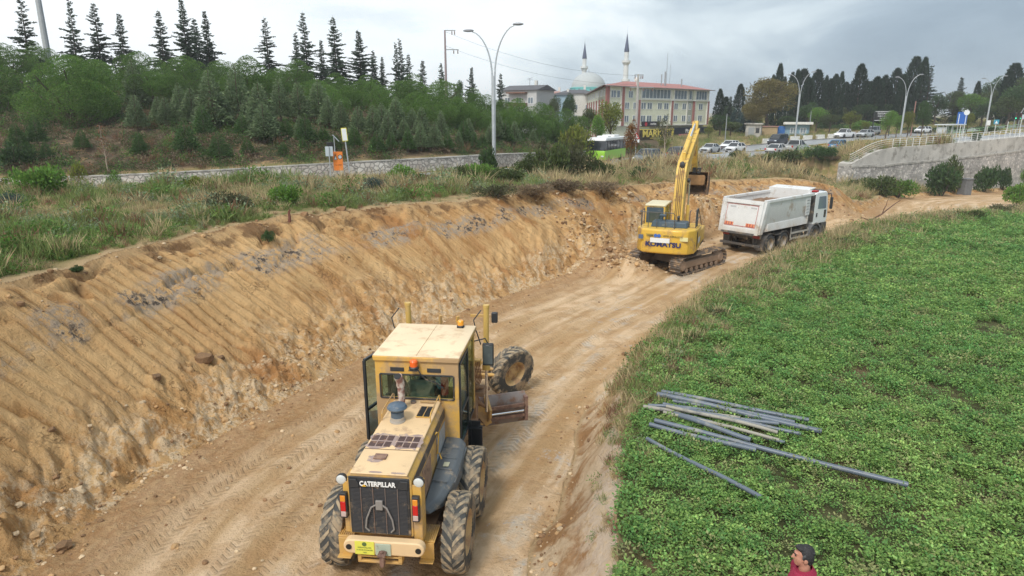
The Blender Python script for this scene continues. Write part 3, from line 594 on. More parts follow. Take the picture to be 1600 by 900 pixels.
def p_spruce(i):
    """tall forest spruce/cedar, unit height 1, radius about .17; whorls with gaps, ragged outline"""
    g = np.random.default_rng(100 + i); rr = random.Random(i); mb = MB(); tapered(mb, (0, 0, 0), (0, 0, .97), .014, .002, 8, .004, rr, 6); mb.tube([(0,0,.95),(0,0,1.02)], .002, 5, .0006)
    Cs, Ds, Ls = [], [], []
    nw = [150, 115, 170, 95, 140, 160, 105, 130][i % 8]; gap = g.uniform(.3, .7)
    for w in range(nw):
        z0 = .08 + .90 * (w / nw) ** 1.05 + g.uniform(-.012, .012); 
        for b in range(1):
            z = z0; a = w * 2.4 + g.uniform(-.5, .5); R_ = .235 * (1 - z) ** 1.0 * (1 + .28 * math.sin(z * 31 + i) * math.sin(a + i)) + .007; rl = R_ * g.choice([.5, .8, 1.0, 1.5, .9, .65]) * (.55 if abs(z - gap) < .05 else 1); tilt = -.18 + .75 * z + g.uniform(-.25, .2)
            d = np.array([math.cos(a), math.sin(a), tilt]); d /= np.linalg.norm(d); tip = np.array([0, 0, z]) + d * rl; tip[2] -= .25 * rl * (1 - z)
            mb.tube([(0, 0, z), tuple((np.array([0, 0, z]) + tip) / 2 + [0, 0, .012 * rl]), tuple(tip)], .0028 * (1 - z) + .0007, 3, .0006)
            m = max(4, int(rl * 120))
            for k in range(m):
                t = (k + .6) / m; c = np.array([0, 0, z]) * (1 - t) + tip * t
                for s in (-1, 1, 0):
                    sd = np.array([-math.sin(a), math.cos(a), 0]) * s
                    dd = d * .8 + sd * .9 + np.array([0, 0, g.uniform(-.75, .2)]); Cs.append(c + g.normal(size=3) * .003); Ds.append(dd / np.linalg.norm(dd)); Ls.append((.046 * (1 - .45 * t)) * (1 - .6 * z) + .008)
    C = np.array(Cs); D = np.array(Ds); L_ = np.array(Ls); V, F = blades(C, D, side_of(D, g), L_, L_ * .42)
    return trunk_mesh(mb), crown_mesh('crown', V, F, M_SPR)
def p_small(i, mat=None, wid=.30):
    """young cedar or fir, unit height, cone to the ground with a fine spiky outline"""
    g = np.random.default_rng(200 + i); rr = random.Random(i); mb = MB(); tapered(mb, (0, 0, 0), (0, 0, .98), .022, .003, 5, .006, rr, 6)
    n = 2800; z = .14 + .86 * (1 - np.sqrt(g.random(n))) ** .92; a = g.random(n) * 6.283; lay = np.sin(z * 75 + np.sin(a * 3 + i)) * .12
    Rm = wid * (1 - z) ** .85 * (1 + .22 * np.sin(a * 5 + z * 14 + i) + .12 * np.sin(a * 2 + i)) + .012; rad = Rm * (1 - .65 * g.random(n) ** 2.2) * (1 + lay)
    C = np.stack([np.cos(a) * rad, np.sin(a) * rad, z], 1); D = unit(np.stack([np.cos(a), np.sin(a), .25 + g.normal(size=n) * .4], 1) + g.normal(size=(n, 3)) * .3)
    L_ = .092 * (1 - .5 * z) * g.uniform(.6, 1.2, n); V, F = blades(C, D, side_of(D, g), L_, L_ * .36)
    return trunk_mesh(mb), crown_mesh('crown', V, F, mat)
def lobes(g, n, sx, sz, zc, rl):
    L = []
    for _ in range(n):
        d = unit(g.normal(size=3)); q = g.uniform(.45, .8); L.append((np.array([d[0] * sx * q, d[1] * sx * q, zc + d[2] * sz * q]), g.uniform(*rl)))
    return L
def crown_on(g, L, n, up, ln, wd, jit, inner=.25, skin=.22):
    tot = sum(r * r for _, r in L); Cs, Ds = [], []
    for c, r in L:
        m = int(n * r * r / tot); d = unit(g.normal(size=(m, 3)) + [0, 0, .25]); rad = r * (1 - skin * g.random(m) ** 1.5); k = g.random(m) < inner; rad[k] *= g.uniform(.4, .9, k.sum())
        Cs.append(c + d * rad[:, None] * [1, 1, .85]); Ds.append(unit(d + [0, 0, up] + g.normal(size=(m, 3)) * jit))
    C = np.vstack(Cs); D = np.vstack(Ds); l = ln * g.uniform(.55, 1.25, len(C)); return blades(C, D, side_of(D, g), l, l * wd)
def p_pine(i):
    """rounded stone pine, radius 1, crown centre 1.05 up; lobed dome of upright needle tufts"""
    g = np.random.default_rng(300 + i); rr = random.Random(i); mb = MB(); tapered(mb, (0, 0, -.2), (0, 0, 1.0), .075, .04, 6, .03, rr, 8)
    for k in range(9):
        a = k * .7 + i; tapered(mb, (0, 0, .35 + .06 * k), (math.cos(a) * .65, math.sin(a) * .65, .85 + .08 * k), .028, .008, 4, .05, rr, 5)
    L = lobes(g, 44 if i == 9 else 26, 1.0, .86, 1.0, (.17, .33) if i == 9 else (.22, .42)); L.append((np.array([0, 0, 1.0]), .5)); n = 60000 if i == 9 else 20000; V, F = crown_on(g, L, n, .45, .030 if i == 9 else .047, .45, .5, .07, .10); return trunk_mesh(mb), crown_mesh('crown', V, F, M_PINE)
def p_dec(i, mat=None, n=5200, lf=.085, tr=.9, sparse=.2, pm=None, lob=17):
    """broadleaf tree, crown radius 1 at 1.9 up"""
    g = np.random.default_rng(400 + i); rr = random.Random(i + 9); mb = MB(); tapered(mb, (0, 0, -.1), (0, 0, 1.8), .075, .035, 6, .03, rr, 8)
    for k in range(8):
        a = k * 2.4 + i; tapered(mb, (0, 0, .8 + .1 * k), (math.cos(a) * .65, math.sin(a) * .65, 1.6 + .13 * k), .03, .008, 4, .06, rr, 5)
    L = lobes(g, lob, .78, .85, 1.75, (.25, .48)); V, F = crown_on(g, L, n, .1, lf, .62, .7, .3, .35); return trunk_mesh(mb, pm), crown_mesh('crown', V, F, mat)
def p_cyp(i):
    g = np.random.default_rng(500 + i); mb = MB(); tapered(mb, (0, 0, -.02), (0, 0, .9), .016, .003, 4, .004, random.Random(i), 6)
    n = 3000; z = g.random(n) ** .9; a = g.random(n) * 6.283; prof = np.interp(z, [0, .06, .2, .5, .8, .94, 1], [.05, .09, .115, .105, .068, .03, .004]) * (1 + .25 * np.sin(a * 3 + z * 9 + i) * .6 + .18 * np.sin(a * 7 - z * 23))
    rad = prof * (1 - .4 * g.random(n) ** 2); C = np.stack([np.cos(a) * rad, np.sin(a) * rad, .03 + z * .95], 1); D = unit(np.stack([np.cos(a) * .45, np.sin(a) * .45, np.ones(n)], 1) + g.normal(size=(n, 3)) * .2)
    V, F = blades(C, D, side_of(D, g), .052 * g.uniform(.6, 1.3, n), .014); return trunk_mesh(mb), crown_mesh('crown', V, F, M_CYP)
def p_bush(i, mat=None, n=2300, lf=.13, wd=.5):
    """sprawling shrub, radius 1, height about .95"""
    g = np.random.default_rng(600 + i); mb = MB()
    for k in range(9):
        a = k * .7 + i; mb.tube([(0, 0, -.1), (math.cos(a) * .3, math.sin(a) * .3, .35), (math.cos(a) * .62, math.sin(a) * .62, .8)], .022, 4, .006)
    L = []
    for _ in range(14):
        a = g.random() * 6.283; q = g.random() ** .6 * .72; L.append((np.array([math.cos(a) * q, math.sin(a) * q, .28 + .42 * g.random() * (1 - .5 * q)]), g.uniform(.2, .38)))
    V, F = crown_on(g, L, n, .35, lf, wd, .7, .3, .4); return trunk_mesh(mb), crown_mesh('leaves', V, F, mat)
VEG = []
def plant(kind, meshes, p, sc, label, cat='tree', group=None, rz=None, names=('trunk', 'crown')):
    t = empty(kind, p, random.uniform(0, 6.28) if rz is None else rz, label, cat, group); t.scale = sc if isinstance(sc, (tuple, list)) else (sc, sc, sc)
    if kind == 'spruce_tree': t.rotation_euler = (random.uniform(-.03, .03), random.uniform(-.03, .03), t.rotation_euler[2])
    for nm, me in zip(names, meshes): o = bpy.data.objects.new(nm, me); COL.objects.link(o); o.parent = t
    return t
random.seed(3)
_U = ['first', 'second', 'third', 'fourth', 'fifth', 'sixth', 'seventh', 'eighth', 'ninth', 'tenth', 'eleventh', 'twelfth', 'thirteenth', 'fourteenth', 'fifteenth', 'sixteenth', 'seventeenth', 'eighteenth', 'nineteenth']
ORD = list(_U)
for tn, th in (('twenty', 'twentieth'), ('thirty', 'thirtieth'), ('forty', 'fortieth'), ('fifty', 'fiftieth'), ('sixty', 'sixtieth'), ('seventy', 'seventieth'), ('eighty', 'eightieth'), ('ninety', 'ninetieth')): ORD += [th] + [tn + '-' + o for o in _U[:9]]
def ordl(n, side='left'): return ORD[n] + ' from the ' + side
# tall dark spruces along the crest of the wooded slope: (pixel x, pixel y of the tip, distance)
SPR = [(2,60,92),(45,-8,80),(120,-4,84),(157,3,88),(196,20,90),(257,16,88),(295,-3,86),(311,28,92),(328,16,88),(421,27,92),(464,50,96),(480,18,94),(503,62,98),(527,26,95),(563,47,96),(582,78,100),(595,88,98),(619,65,100),(628,60,104),(639,84,101),(658,94,106),(691,98,106),(735,104,108),(780,114,112)]
for i, (px, py, d) in enumerate(SPR):
    q = ony(px, 100, d); z = hz(q[0], q[1]); p = (q[0], q[1], z); H = px_h(0, py, p)
    w = H * random.uniform(.8, 1.3); plant('spruce_tree', proto('spruce', (i * 3) % 8, p_spruce), p, (w, w, H), 'tall dark spruce on the skyline of the wooded slope, %s' % ordl(i), 'spruce', 'tall spruces on the crest of the slope')
# rounded bright pines: (px centre, py top, radius px, distance)
PINES = [(98,70,86,60),(-12,88,60,64),(18,66,32,74),(210,78,42,76),(287,85,37,74),(247,100,34,80),(330,102,32,82),(385,86,42,72),(432,104,30,76),(353,92,30,84),(460,92,30,82),(492,118,32,74),(412,112,30,84),(527,112,32,80),(545,128,30,74),(577,118,26,82),(598,132,34,74),(634,116,36,80),(652,142,34,72),(690,121,40,76),(712,150,34,74),(668,150,34,82),(741,138,30,84),(560,140,28,80),(508,136,28,84),(778,150,30,86),(812,152,32,84),(765,172,30,82),(850,158,28,88),(838,176,28,84),(880,168,24,92),(905,176,22,94),(795,165,28,92),(870,185,24,88),(735,165,28,80),(625,150,30,84),(305,120,34,80),(150,85,34,78),(60,64,26,80),(440,122,28,80),(372,118,28,78)]
PINES = sorted(PINES + [(232,104,30,68),(270,112,28,69),(352,112,28,70),(512,132,28,70),(600,148,28,71),(690,156,28,71),(738,160,26,73),(790,168,24,75)])
for i, (px, py, r, d) in enumerate(PINES):
    q = ony(px, 100, d); R_ = r * d / 1016.; g0 = hz(q[0], q[1])
    # crown top must reach py: top of the unit tree is about 1.95 R
    ztop = g0 + px_h(0, py, (q[0], q[1], g0)); zb = ztop - 1.93 * R_; base = min(zb, g0 + .6)
    sz = (ztop - base) / 1.93
    lab = 'huge spreading round pine, the largest crown on the wooded slope' if r > 80 else 'bright green round-topped pine on the wooded slope, %s' % ordl(i)
    sz = min(sz, R_ * 1.6); t = plant('stone_pine', proto('pine', 9 if r > 80 else i % 4, p_pine), (q[0], q[1], ztop - 1.93 * sz), (R_, R_, sz), lab, 'pine', 'round pines on the wooded slope')
# young grey-green cedars: (px, py top, py base)
YC = [(215,92,170,'g'),(285,128,192,'g'),(303,135,196,'g'),(335,108,206,'g'),(375,98,192,'g'),(410,127,212,'g'),(440,120,192,'g'),(469,126,192,'g'),(500,123,192,'g'),(479,176,226,'f'),(320,163,215,'f'),(534,155,206,'g'),(561,165,212,'g'),(584,163,216,'g'),(608,170,222,'g'),(590,204,240,'f'),(612,206,236,'f'),(638,198,238,'f'),(658,188,236,'g'),(680,189,236,'g'),(700,205,236,'f'),(717,203,233,'g'),(741,205,233,'f'),(632,183,222,'g'),(777,170,222,'g'),(790,188,226,'f'),(804,188,226,'g'),(815,203,226,'f'),(833,200,226,'g'),(754,208,231,'f'),(733,183,221,'g'),(725,186,226,'f'),(765,195,226,'g'),
      (220,204,244,'f'),(293,184,241,'f'),(344,205,250,'r'),(380,177,214,'r'),(388,214,243,'r'),(415,158,222,'g'),(444,224,243,'r'),(448,182,217,'f'),(474,214,237,'r'),(216,146,206,'g'),(60,178,228,'f'),(74,220,252,'f'),(415,196,222,'f'),(506,196,222,'f'),(470,180,222,'g'),(30,190,235,'f'),(130,200,235,'r'),(355,150,204,'g'),(250,150,196,'g'),(598,160,210,'g'),(620,150,206,'g'),(660,165,214,'g'),(690,172,218,'g'),(850,196,226,'g'),(866,190,226,'g'),(848,204,228,'f'),(880,200,226,'g'),(895,196,226,'g'),(555,196,232,'f'),(525,208,236,'r'),(262,150,200,'g'),(390,150,205,'g'),(515,148,200,'g'),(645,168,208,'g')]
YC = sorted(YC)
for i, (px, pt, pb, k) in enumerate(YC):
    p = hit(px, pb, 30, 160); H = max(1.0, px_h(pb, pt, p)); mt = {'g': M_GREY, 'f': M_PINE_D, 'r': M_PINE}[k]
    f = {'g': lambda j: p_small(j, M_GREY, .27), 'f': lambda j: p_small(j + 10, M_PINE_D, .33), 'r': lambda j: p_small(j + 20, M_PINE_D, .42)}[k]
    w = H * random.uniform(.9, 1.2); dsc = {'g': 'grey-green pointed young cedar', 'f': 'dark green young fir', 'r': 'low round young conifer'}[k]
    plant('young_conifer', proto('y' + k, i % 3, f), p, (w, w, H), '%s above the stone wall, %s' % (dsc, ordl(i)), 'conifer', 'young conifers on the slope')
# cypresses of the graveyard beyond the road: (px, py top, width px)
CYP = [(1121,140,12),(1131,152,14),(1152,132,14),(1201,118,9),(1210,101,13),(1219,121,9),(1230,114,11),(1238,110,12),(1247,109,22),(1258,124,18),(1269,110,22),(1283,119,9),(1290,124,16),(1297,117,15),(1306,113,10),(1314,129,14),(1334,101,20),(1322,132,16),(1350,128,26),(1361,121,20),(1373,118,16),(1390,108,20),(1402,117,14),(1416,90,24),(1430,91,15),(1378,130,20),(1408,130,26),(1366,140,20),(1569,100,26),(1517,128,10),(1562,112,16),(1580,122,18),(1176,140,10)]
CYP = sorted(CYP)
for i, (px, pt, wpx) in enumerate(CYP):
    d = 165 + 26 * ((i * 7) % 5) / 5.; q = ony(px, 200, d); z = hz(q[0], q[1]); p = (q[0], q[1], z); H = px_h(0, pt, p); w = wpx * d / 1016. / .19
    plant('cypress_tree', proto('cyp', i % 4, p_cyp), p, (w, w, H), 'dark column-shaped cypress beyond the main road, %s' % ordl(i), 'cypress', 'dark cypresses beyond the road')
for px, pt, d, lab in ((1441, 101, 168, 'open layered dark conifer right beside the tallest cypress pair'), (1490, 120, 175, 'small pointed dark conifer rising above the bushy trees on the right'), (1138, 150, 160, 'blue-grey conifer at the right end of the apartment block')):
    q = ony(px, 200, d); z = hz(q[0], q[1]); p = (q[0], q[1], z); H = px_h(0, pt, p); plant('conifer_tree', proto('spruce', px % 4, p_spruce), p, (H * 1.2, H * 1.2, H), lab, 'conifer')
for j, (px, pt, d) in enumerate(((1150,168,158),(1163,172,150))):
    q = ony(px, 200, d); z = hz(q[0], q[1]); p = (q[0], q[1], z); H = px_h(0, pt, p)
    plant('blue_conifer', proto('blu', j, lambda k: p_small(k + 40, M_BLU, .36)), p, (H * 1.3, H * 1.3, H), 'bluish dense conifer between the apartment block and the big olive tree, %s' % ('left one' if j == 0 else 'right one'), 'conifer', 'blue conifers beside the apartment block')
# broadleaf trees: px, py top, radius px, distance, material key, label
DK = {'d': lambda j: p_dec(j, M_DEC), 'k': lambda j: p_dec(j + 5, M_DEC_D), 'a': lambda j: p_dec(j + 10, M_AUT, 15000, .06, lob=24), 'y': lambda j: p_dec(j + 15, M_YEL, 3200), 't': lambda j: p_dec(j + 20, M_OLV, 1300, .09, pm=M_PALEBARK), 'm': lambda j: p_dec(j + 25, M_BUSH, 5200)}
DEC = [(1196,119,44,148,'a','big olive-brown broadleaf tree beside the cypresses'),(1176,150,22,146,'a','lower left limb-tree hugging the big olive-brown crown'),
 (953,152,27,92,'y','yellow-green roadside tree with thin bare trunk in front of the apartment block'),(935,178,15,88,'d','small green tree leaning left of the yellow-green roadside tree'),
 (1040,178,17,96,'t','nearly bare grey-brown tree before the grocery sign'),(1275,164,18,150,'d','fresh green tree left of the yellow one beyond the road'),(1296,176,16,146,'m','dull green low tree behind the parked white pickup'),
 (1328,172,16,140,'y','bright yellow-green tree behind the white pickup'),(1352,188,9,138,'y','small yellowish tree over the pale hatchback'),(1386,172,15,126,'d','green tree beside the black billboard'),(1402,180,10,128,'d','little green sapling right of the billboard'),
 (1419,170,11,128,'y','sparse yellowing tree before the dark round tree'),(1441,156,15,124,'k','dark green dense round tree on the median'),(1473,176,9,126,'t','thin tawny tree left of the bus shelter'),(1511,174,10,128,'y','yellow-tinged tree right of the bus shelter'),
 (1458,146,20,165,'k','dark bushy tree behind the bus shelter on the left'),(1484,140,22,175,'m','dull green bushy tree on the right skyline, third from the frame edge'),(1512,142,26,168,'d','broad green tree on the right skyline behind the tall lamp'),(1545,138,28,172,'m','wide olive-green tree on the right skyline'),
 (1590,126,30,150,'k','dark tree at the right frame edge'),(1572,150,26,150,'m','mid-green bushy tree below the wide cypress'),(1532,160,24,160,'k','dark undergrowth tree behind the traffic lights'),(1262,160,18,160,'k','dark small tree behind the tall left lamp of the far road'),
 (1350,160,26,165,'k','dark green tree in front of the cypress row'),(1380,162,24,168,'k','second dark green tree in front of the cypress row'),(1310,165,20,166,'m','hazy green tree under the cypress row'),(1125,178,20,140,'k','dark green tree at the right corner of the shop'),(1142,188,18,136,'m','mid-green tree behind the concrete kiosk'),(1108,196,9,132,'y','small yellow-green sapling by the dark shop sign'),(1230,180,20,160,'k','dark low tree behind the blue shed'),(1180,185,20,160,'k','dark low tree behind the kiosk'),
 (855,180,18,98,'d','green tree at the end of the pine wood'),(920,168,16,110,'m','soft green tree between pines and apartment block'),(718,124,12,115,'k','far round treetop on the crest beside the utility pole'),(890,146,14,150,'k','dark treetop below the mosque'),(866,150,12,148,'m','treetop between the grey house and the mosque'),(1500,176,12,140,'m','low green tree beside the blue sign'),(1244,150,24,172,'k','dark bushy tree filling the gap right of the big olive-brown tree'),(1288,150,24,175,'k','dark bushy tree between the thin cypresses'),(1330,146,26,178,'k','dark bushy tree at the foot of the single tall cypress'),(1372,142,26,176,'m','dull green bushy tree among the middle cypresses'),(1405,146,24,178,'k','dark bushy tree left of the tallest cypress pair'),(1135,165,20,165,'k','dark bushy tree right behind the apartment block'),(1545,120,22,180,'k','tall dark tree left of the wide cypress'),(1600,118,26,170,'m','tall green tree cut by the right frame edge')]
for i, (px, pt, r, d, k, lab) in enumerate(DEC):
    q = ony(px, 200, d); z = hz(q[0], q[1]); R_ = r * d / 1016.; H = px_h(0, pt, (q[0], q[1], z)); sz = H / 2.65
    plant('broadleaf_tree', proto('d' + k, i % 3, DK[k]), (q[0], q[1], z), (R_, R_, sz), lab, 'tree')
# shrubs: px, py base, radius px, height px, key, label
BK = {'g': lambda j: p_bush(j, M_BUSH), 'd': lambda j: p_bush(j + 4, M_DEC), 'y': lambda j: p_bush(j + 8, M_YEL, 1600), 'b': lambda j: p_bush(j + 12, M_BR, 2600, .16, .22), 'k': lambda j: p_bush(j + 16, M_DEC_D), 'o': lambda j: p_bush(j + 20, M_ORG, 1300), 's': lambda j: p_bush(j + 24, M_OLV, 2200, .12, .3), 'w': lambda j: p_bush(j + 28, M_BLU, 1800, .1, .3)}
SHR = [(25,262,30,44,'k','dusty dark shrub with orange tips at the left frame edge'),(70,306,38,36,'d','lush green bush near the left frame edge'),(18,300,20,18,'y','low yellow-green bush at the left frame edge'),(14,330,24,22,'w','blue-grey low shrub at the left frame edge'),
 (128,292,14,30,'y','light yellow-green bush in front of the stone wall'),(180,290,16,24,'d','upright green bush beside the light yellow-green one'),(362,332,40,24,'s','pale feathery shrub on the terrace edge'),(445,322,26,26,'d','dark-hearted green bush with yellow tips on the terrace'),(420,378,11,20,'k','small dark shrub growing on the bank face'),(122,424,12,14,'k','small dark plant on the lip of the bank'),
 (308,300,15,18,'y','tall yellowish broom tuft on the terrace'),(585,298,22,16,'w','pale sage-green bush by the orange sign'),(625,288,24,20,'d','bright green bush right of the orange sign'),(655,290,18,14,'k','darker green bush behind the soil heap'),
 (745,282,26,22,'d','green bush at the foot of the double-armed lamp'),(764,278,16,34,'k','dark purplish bush against the lamp post'),(722,286,22,18,'g','spreading bramble left of the lamp post'),(790,290,26,20,'g','grey-green bramble right of the lamp post'),
 (847,278,13,66,'t','slender feathery tree-like shrub in the bramble thicket'),(828,280,24,26,'g','dark bramble in front of the low stone wall end'),(868,284,30,42,'g','large bramble thicket in the middle of the scene'),(898,282,30,44,'s','large olive bramble thicket beside the bus'),(900,248,26,34,'y','yellow-leaved bush in front of the green bus'),(935,284,24,24,'g','low bramble right of the large thicket'),(880,300,40,24,'b','brown dry scrub below the bramble thicket'),(830,305,40,22,'b','greyish dry scrub below the dark bramble'),(940,300,36,20,'b','brown dry scrub near the orange shrub'),(775,308,34,16,'s','low dusty scrub near the pale boulder'),
 (985,268,14,78,'o','slim orange-red autumn tree beside the dark car'),(1012,268,12,26,'g','green bush right of the orange autumn tree'),(1000,282,18,16,'k','dark low bush at the top of the cut'),
 (1022,214,18,12,'g','clipped bush below the grocery sign'),(1038,232,12,16,'y','yellowish round bush beneath the grocery sign'),(985,232,24,14,'b','tawny scrub left of the yellowish round bush'),
 (1152,248,12,12,'g','bush on the near verge left of the silver car'),(1200,252,20,12,'g','bush on the near verge behind the truck bed'),(1232,252,24,16,'g','dense bush on the near verge below the silver pickup'),(1262,258,28,22,'g','dense dark bush on the near verge between pickup and blue car'),(1284,272,20,20,'k','dark bush at the head of the railing stairs'),(1278,274,20,20,'k','dark bush above the truck cab'),(1300,254,14,8,'b','brown scrub beneath the blue car'),
 (1340,290,16,14,'s','grey-green scrub at the left foot of the retaining wall'),(1378,306,26,26,'g','tangled green bush at the foot of the retaining wall'),(1402,308,24,28,'d','green bush at the foot of the retaining wall, right of the tangled one'),(1350,300,22,20,'g','low bush on the slope behind the truck cab'),(1470,306,26,44,'k','large dark green bush against the retaining wall'),(1484,300,18,46,'g','upper grey-green bush climbing the retaining wall'),(1537,300,17,38,'k','dark bush against the wall right of the utility box'),(1565,296,14,30,'k','small dark bush against the wall near the frame edge'),(1590,290,14,34,'d','green bush at the right frame edge below the wall'),(1524,220,7,12,'k','small bush spilling over the wall top by the bus shelter'),
 (1592,322,24,36,'d','large bush on the field margin at the right frame edge'),(1560,336,26,20,'s','olive bush on the field margin'),(1520,344,26,18,'g','bramble on the field margin far right'),(1480,348,26,14,'b','dry brown scrub on the field margin'),(1382,360,12,20,'d','leafy sapling with broad leaves on the field margin'),
 (1428,362,24,12,'g','green bush on the field margin right of the leafy sapling'),(1350,378,22,16,'g','green bush on the field margin left of the leafy sapling'),(1318,388,20,20,'k','dark bush on the field margin in front of the truck cab'),(1286,400,18,14,'b','tawny scrub on the field margin below the truck steps'),(1262,406,18,16,'g','green bush on the field margin beside the truck wheels'),(1232,412,14,18,'s','straw-coloured bush on the field margin beside the truck rear wheels'),
 (1205,436,20,18,'b','dry bush on the field margin nearest the excavator'),(1165,462,22,18,'s','olive scrub on the field margin'),(1120,500,26,24,'s','grey-green scrub where the field meets the road'),(1085,540,26,24,'g','green scrub on the near field margin'),(1045,585,20,20,'b','reddish dry scrub on the near field margin'),
 (1260,186,30,10,'k','clipped dark hedge bush behind the shed'),(1300,204,26,14,'k','dark undergrowth beyond the far lanes left'),(1345,206,26,14,'d','green undergrowth beyond the far lanes behind the pale hatchback'),(1200,206,20,10,'g','undergrowth between kiosk and shed'),(1445,208,30,9,'k','long clipped hedge bush on the median'),(1480,206,24,8,'k','clipped hedge bush left of the bus shelter'),(1540,206,18,8,'k','clipped hedge bush right of the bus shelter'),
 (950,660,12,26,'d','weed tuft growing on the little bank by the road')]
for i, (px, pb, r, h, k, lab) in enumerate(SHR[:-1]):
    p = hit(px, pb, 9, 260); D_ = p[1] * math.cos(PITCH) - (p[2] - CZ) * math.sin(PITCH); R_ = r * D_ / 1016.; H = h * D_ / 1016.
    if px < 700 and 270 < pb < 346: R_ *= 1.2; H *= 1.6
    if 700 <= px < 1012 and pb > 240 and k not in 'tob': R_ *= 1.25; H *= 1.55
    if 1140 < px < 1288 and 240 < pb < 276: R_ *= 1.35; H *= 1.1
    if px > 1330 and pb < 312: H *= 1.25; R_ *= 1.15
    if k == 't': plant('slender_shrub', proto('sl', 0, lambda j: p_small(j + 60, M_OLV, .26)), p - Vector((0,0,.1)), (H * .9, H * .9, H), lab, 'shrub'); continue
    if k == 'o': plant('autumn_tree', proto('org', 0, lambda j: p_dec(j + 33, M_ORG, 1500, .12)), p - Vector((0,0,.1)), (R_, R_, H / 2.6), lab, 'tree'); continue
    plant('bush', proto('b' + k, i % 3, BK[k]), p - Vector((0, 0, .05)), (R_, R_, H), lab, 'bush', names=('stems', 'leaves'))
# leafless young tree at the left
def bare_tree():
    p = hit(170, 272, 20, 60); H = px_h(0, 192, p); rr = random.Random(4); mb = MB(); tapered(mb, (0, 0, -.1), (-.04 * H, 0, H * .96), .05, .012, 8, .01, rr, 6); C = []
    for k in range(34):
        z = H * (.3 + .64 * k / 34); a = k * 2.4; l = H * .13 * (1.25 - k / 34); q = (-.04 * z, 0, z); e = (q[0] + math.cos(a) * l * .6, math.sin(a) * l * .6, z + l * .9); tapered(mb, q, e, .012, .004, 3, .06, rr, 4); C += [e] * 3 + [tuple((Vector(q) + Vector(e)) / 2)] * 2
    t = empty('bare_tree', p, 0, 'slim nearly leafless young tree with pale trunk before the stone wall', 'tree'); mb.build('trunk', M_PALEBARK, t)
    g = np.random.default_rng(3); C = np.array(C) + g.normal(size=(len(C), 3)) * .12; D = rdir(len(C), 0, g); V, F = blades(C, D, side_of(D, g), .14, .09); npmesh('crown', V, F, leafmat('dry_leaves', (.22, .12, .06)), t)
bare_tree()
# ------------------------------------------------------------------ ground cover (nobody could count it)
def scatter_node(name, pts, scl, rot, idx, protos, label, cat='ground cover'):
    """points that carry instances of a few plant shapes"""
    me = bpy.data.meshes.new(name); n = len(pts); me.vertices.add(n); me.vertices.foreach_set('co', np.asarray(pts, np.float32).ravel())
    for an, av, ty in (('iscale', scl, 'FLOAT'), ('irot', rot, 'FLOAT')): a = me.attributes.new(an, ty, 'POINT'); a.data.foreach_set('value', np.asarray(av, np.float32))
    a = me.attributes.new('iidx', 'INT', 'POINT'); a.data.foreach_set('value', np.asarray(idx, np.int32))
    o = bpy.data.objects.new(name, me); COL.objects.link(o)
    col = bpy.data.collections.new(name + '_kinds')
    for k, pm in enumerate(protos): q = bpy.data.objects.new('%s_kind_%02d' % (name, k), pm); col.objects.link(q)
    ng = bpy.data.node_groups.new(name, 'GeometryNodeTree'); ng.interface.new_socket('Geometry', in_out='INPUT', socket_type='NodeSocketGeometry'); ng.interface.new_socket('Geometry', in_out='OUTPUT', socket_type='NodeSocketGeometry')
    N = ng.nodes; L = ng.links; gi = N.new('NodeGroupInput'); go = N.new('NodeGroupOutput'); ip = N.new('GeometryNodeInstanceOnPoints'); ci = N.new('GeometryNodeCollectionInfo')
    ci.inputs['Collection'].default_value = col; ci.inputs['Separate Children'].default_value = True; ci.inputs['Reset Children'].default_value = True
    def na(nm, ty): q = N.new('GeometryNodeInputNamedAttribute'); q.data_type = ty; q.inputs['Name'].default_value = nm; return q.outputs[0]
    cx = N.new('ShaderNodeCombineXYZ'); L.new(na('irot', 'FLOAT'), cx.inputs[2]); e2r = N.new('FunctionNodeEulerToRotation'); L.new(cx.outputs[0], e2r.inputs[0])
    L.new(gi.outputs[0], ip.inputs['Points']); L.new(ci.outputs[0], ip.inputs['Instance']); ip.inputs['Pick Instance'].default_value = True; L.new(na('iidx', 'INT'), ip.inputs['Instance Index'])
    L.new(e2r.outputs[0], ip.inputs['Rotation']); L.new(na('iscale', 'FLOAT'), ip.inputs['Scale']); L.new(ip.outputs[0], go.inputs[0])
    md = o.modifiers.new('plants', 'NODES'); md.node_group = ng
    return tag(o, label, None, None, 'stuff')
def tpl(f): return mesh_of(f)
def clover(i, mat):
    g = np.random.default_rng(700 + i); n = 74; r = .16 * g.random(n) ** .6; a = g.random(n) * 6.283; z = (.05 + .17 * g.random(n)) * (1 - r * 1.6)
    C = np.stack([np.cos(a) * r, np.sin(a) * r, z], 1); D = unit(np.stack([np.cos(a), np.sin(a), .2 + .5 * g.random(n)], 1) + g.normal(size=(n, 3)) * .5)
    V, F = blades(C, D, unit(np.cross(D, [0, 0, 1.]) + g.normal(size=D.shape) * .35), .043 * g.uniform(.7, 1.3, n), .034); return mesh_of(npmesh('clover', V, F, mat, link=False))
def grass(i, mat, n=70, h=.45, w=.014, spread=.2, lean=.35):
    g = np.random.default_rng(800 + i); C = np.concatenate([g.normal(size=(n, 2)) * spread * .5, np.zeros((n, 1)) - .02], 1); D = unit(np.concatenate([g.normal(size=(n, 2)) * lean, np.ones((n, 1))], 1)); l = h * g.uniform(.45, 1.15, n)
    V, F = blades(C, D, side_of(D, g), l, w, .12); return mesh_of(npmesh('tuft', V, F, mat, link=False))
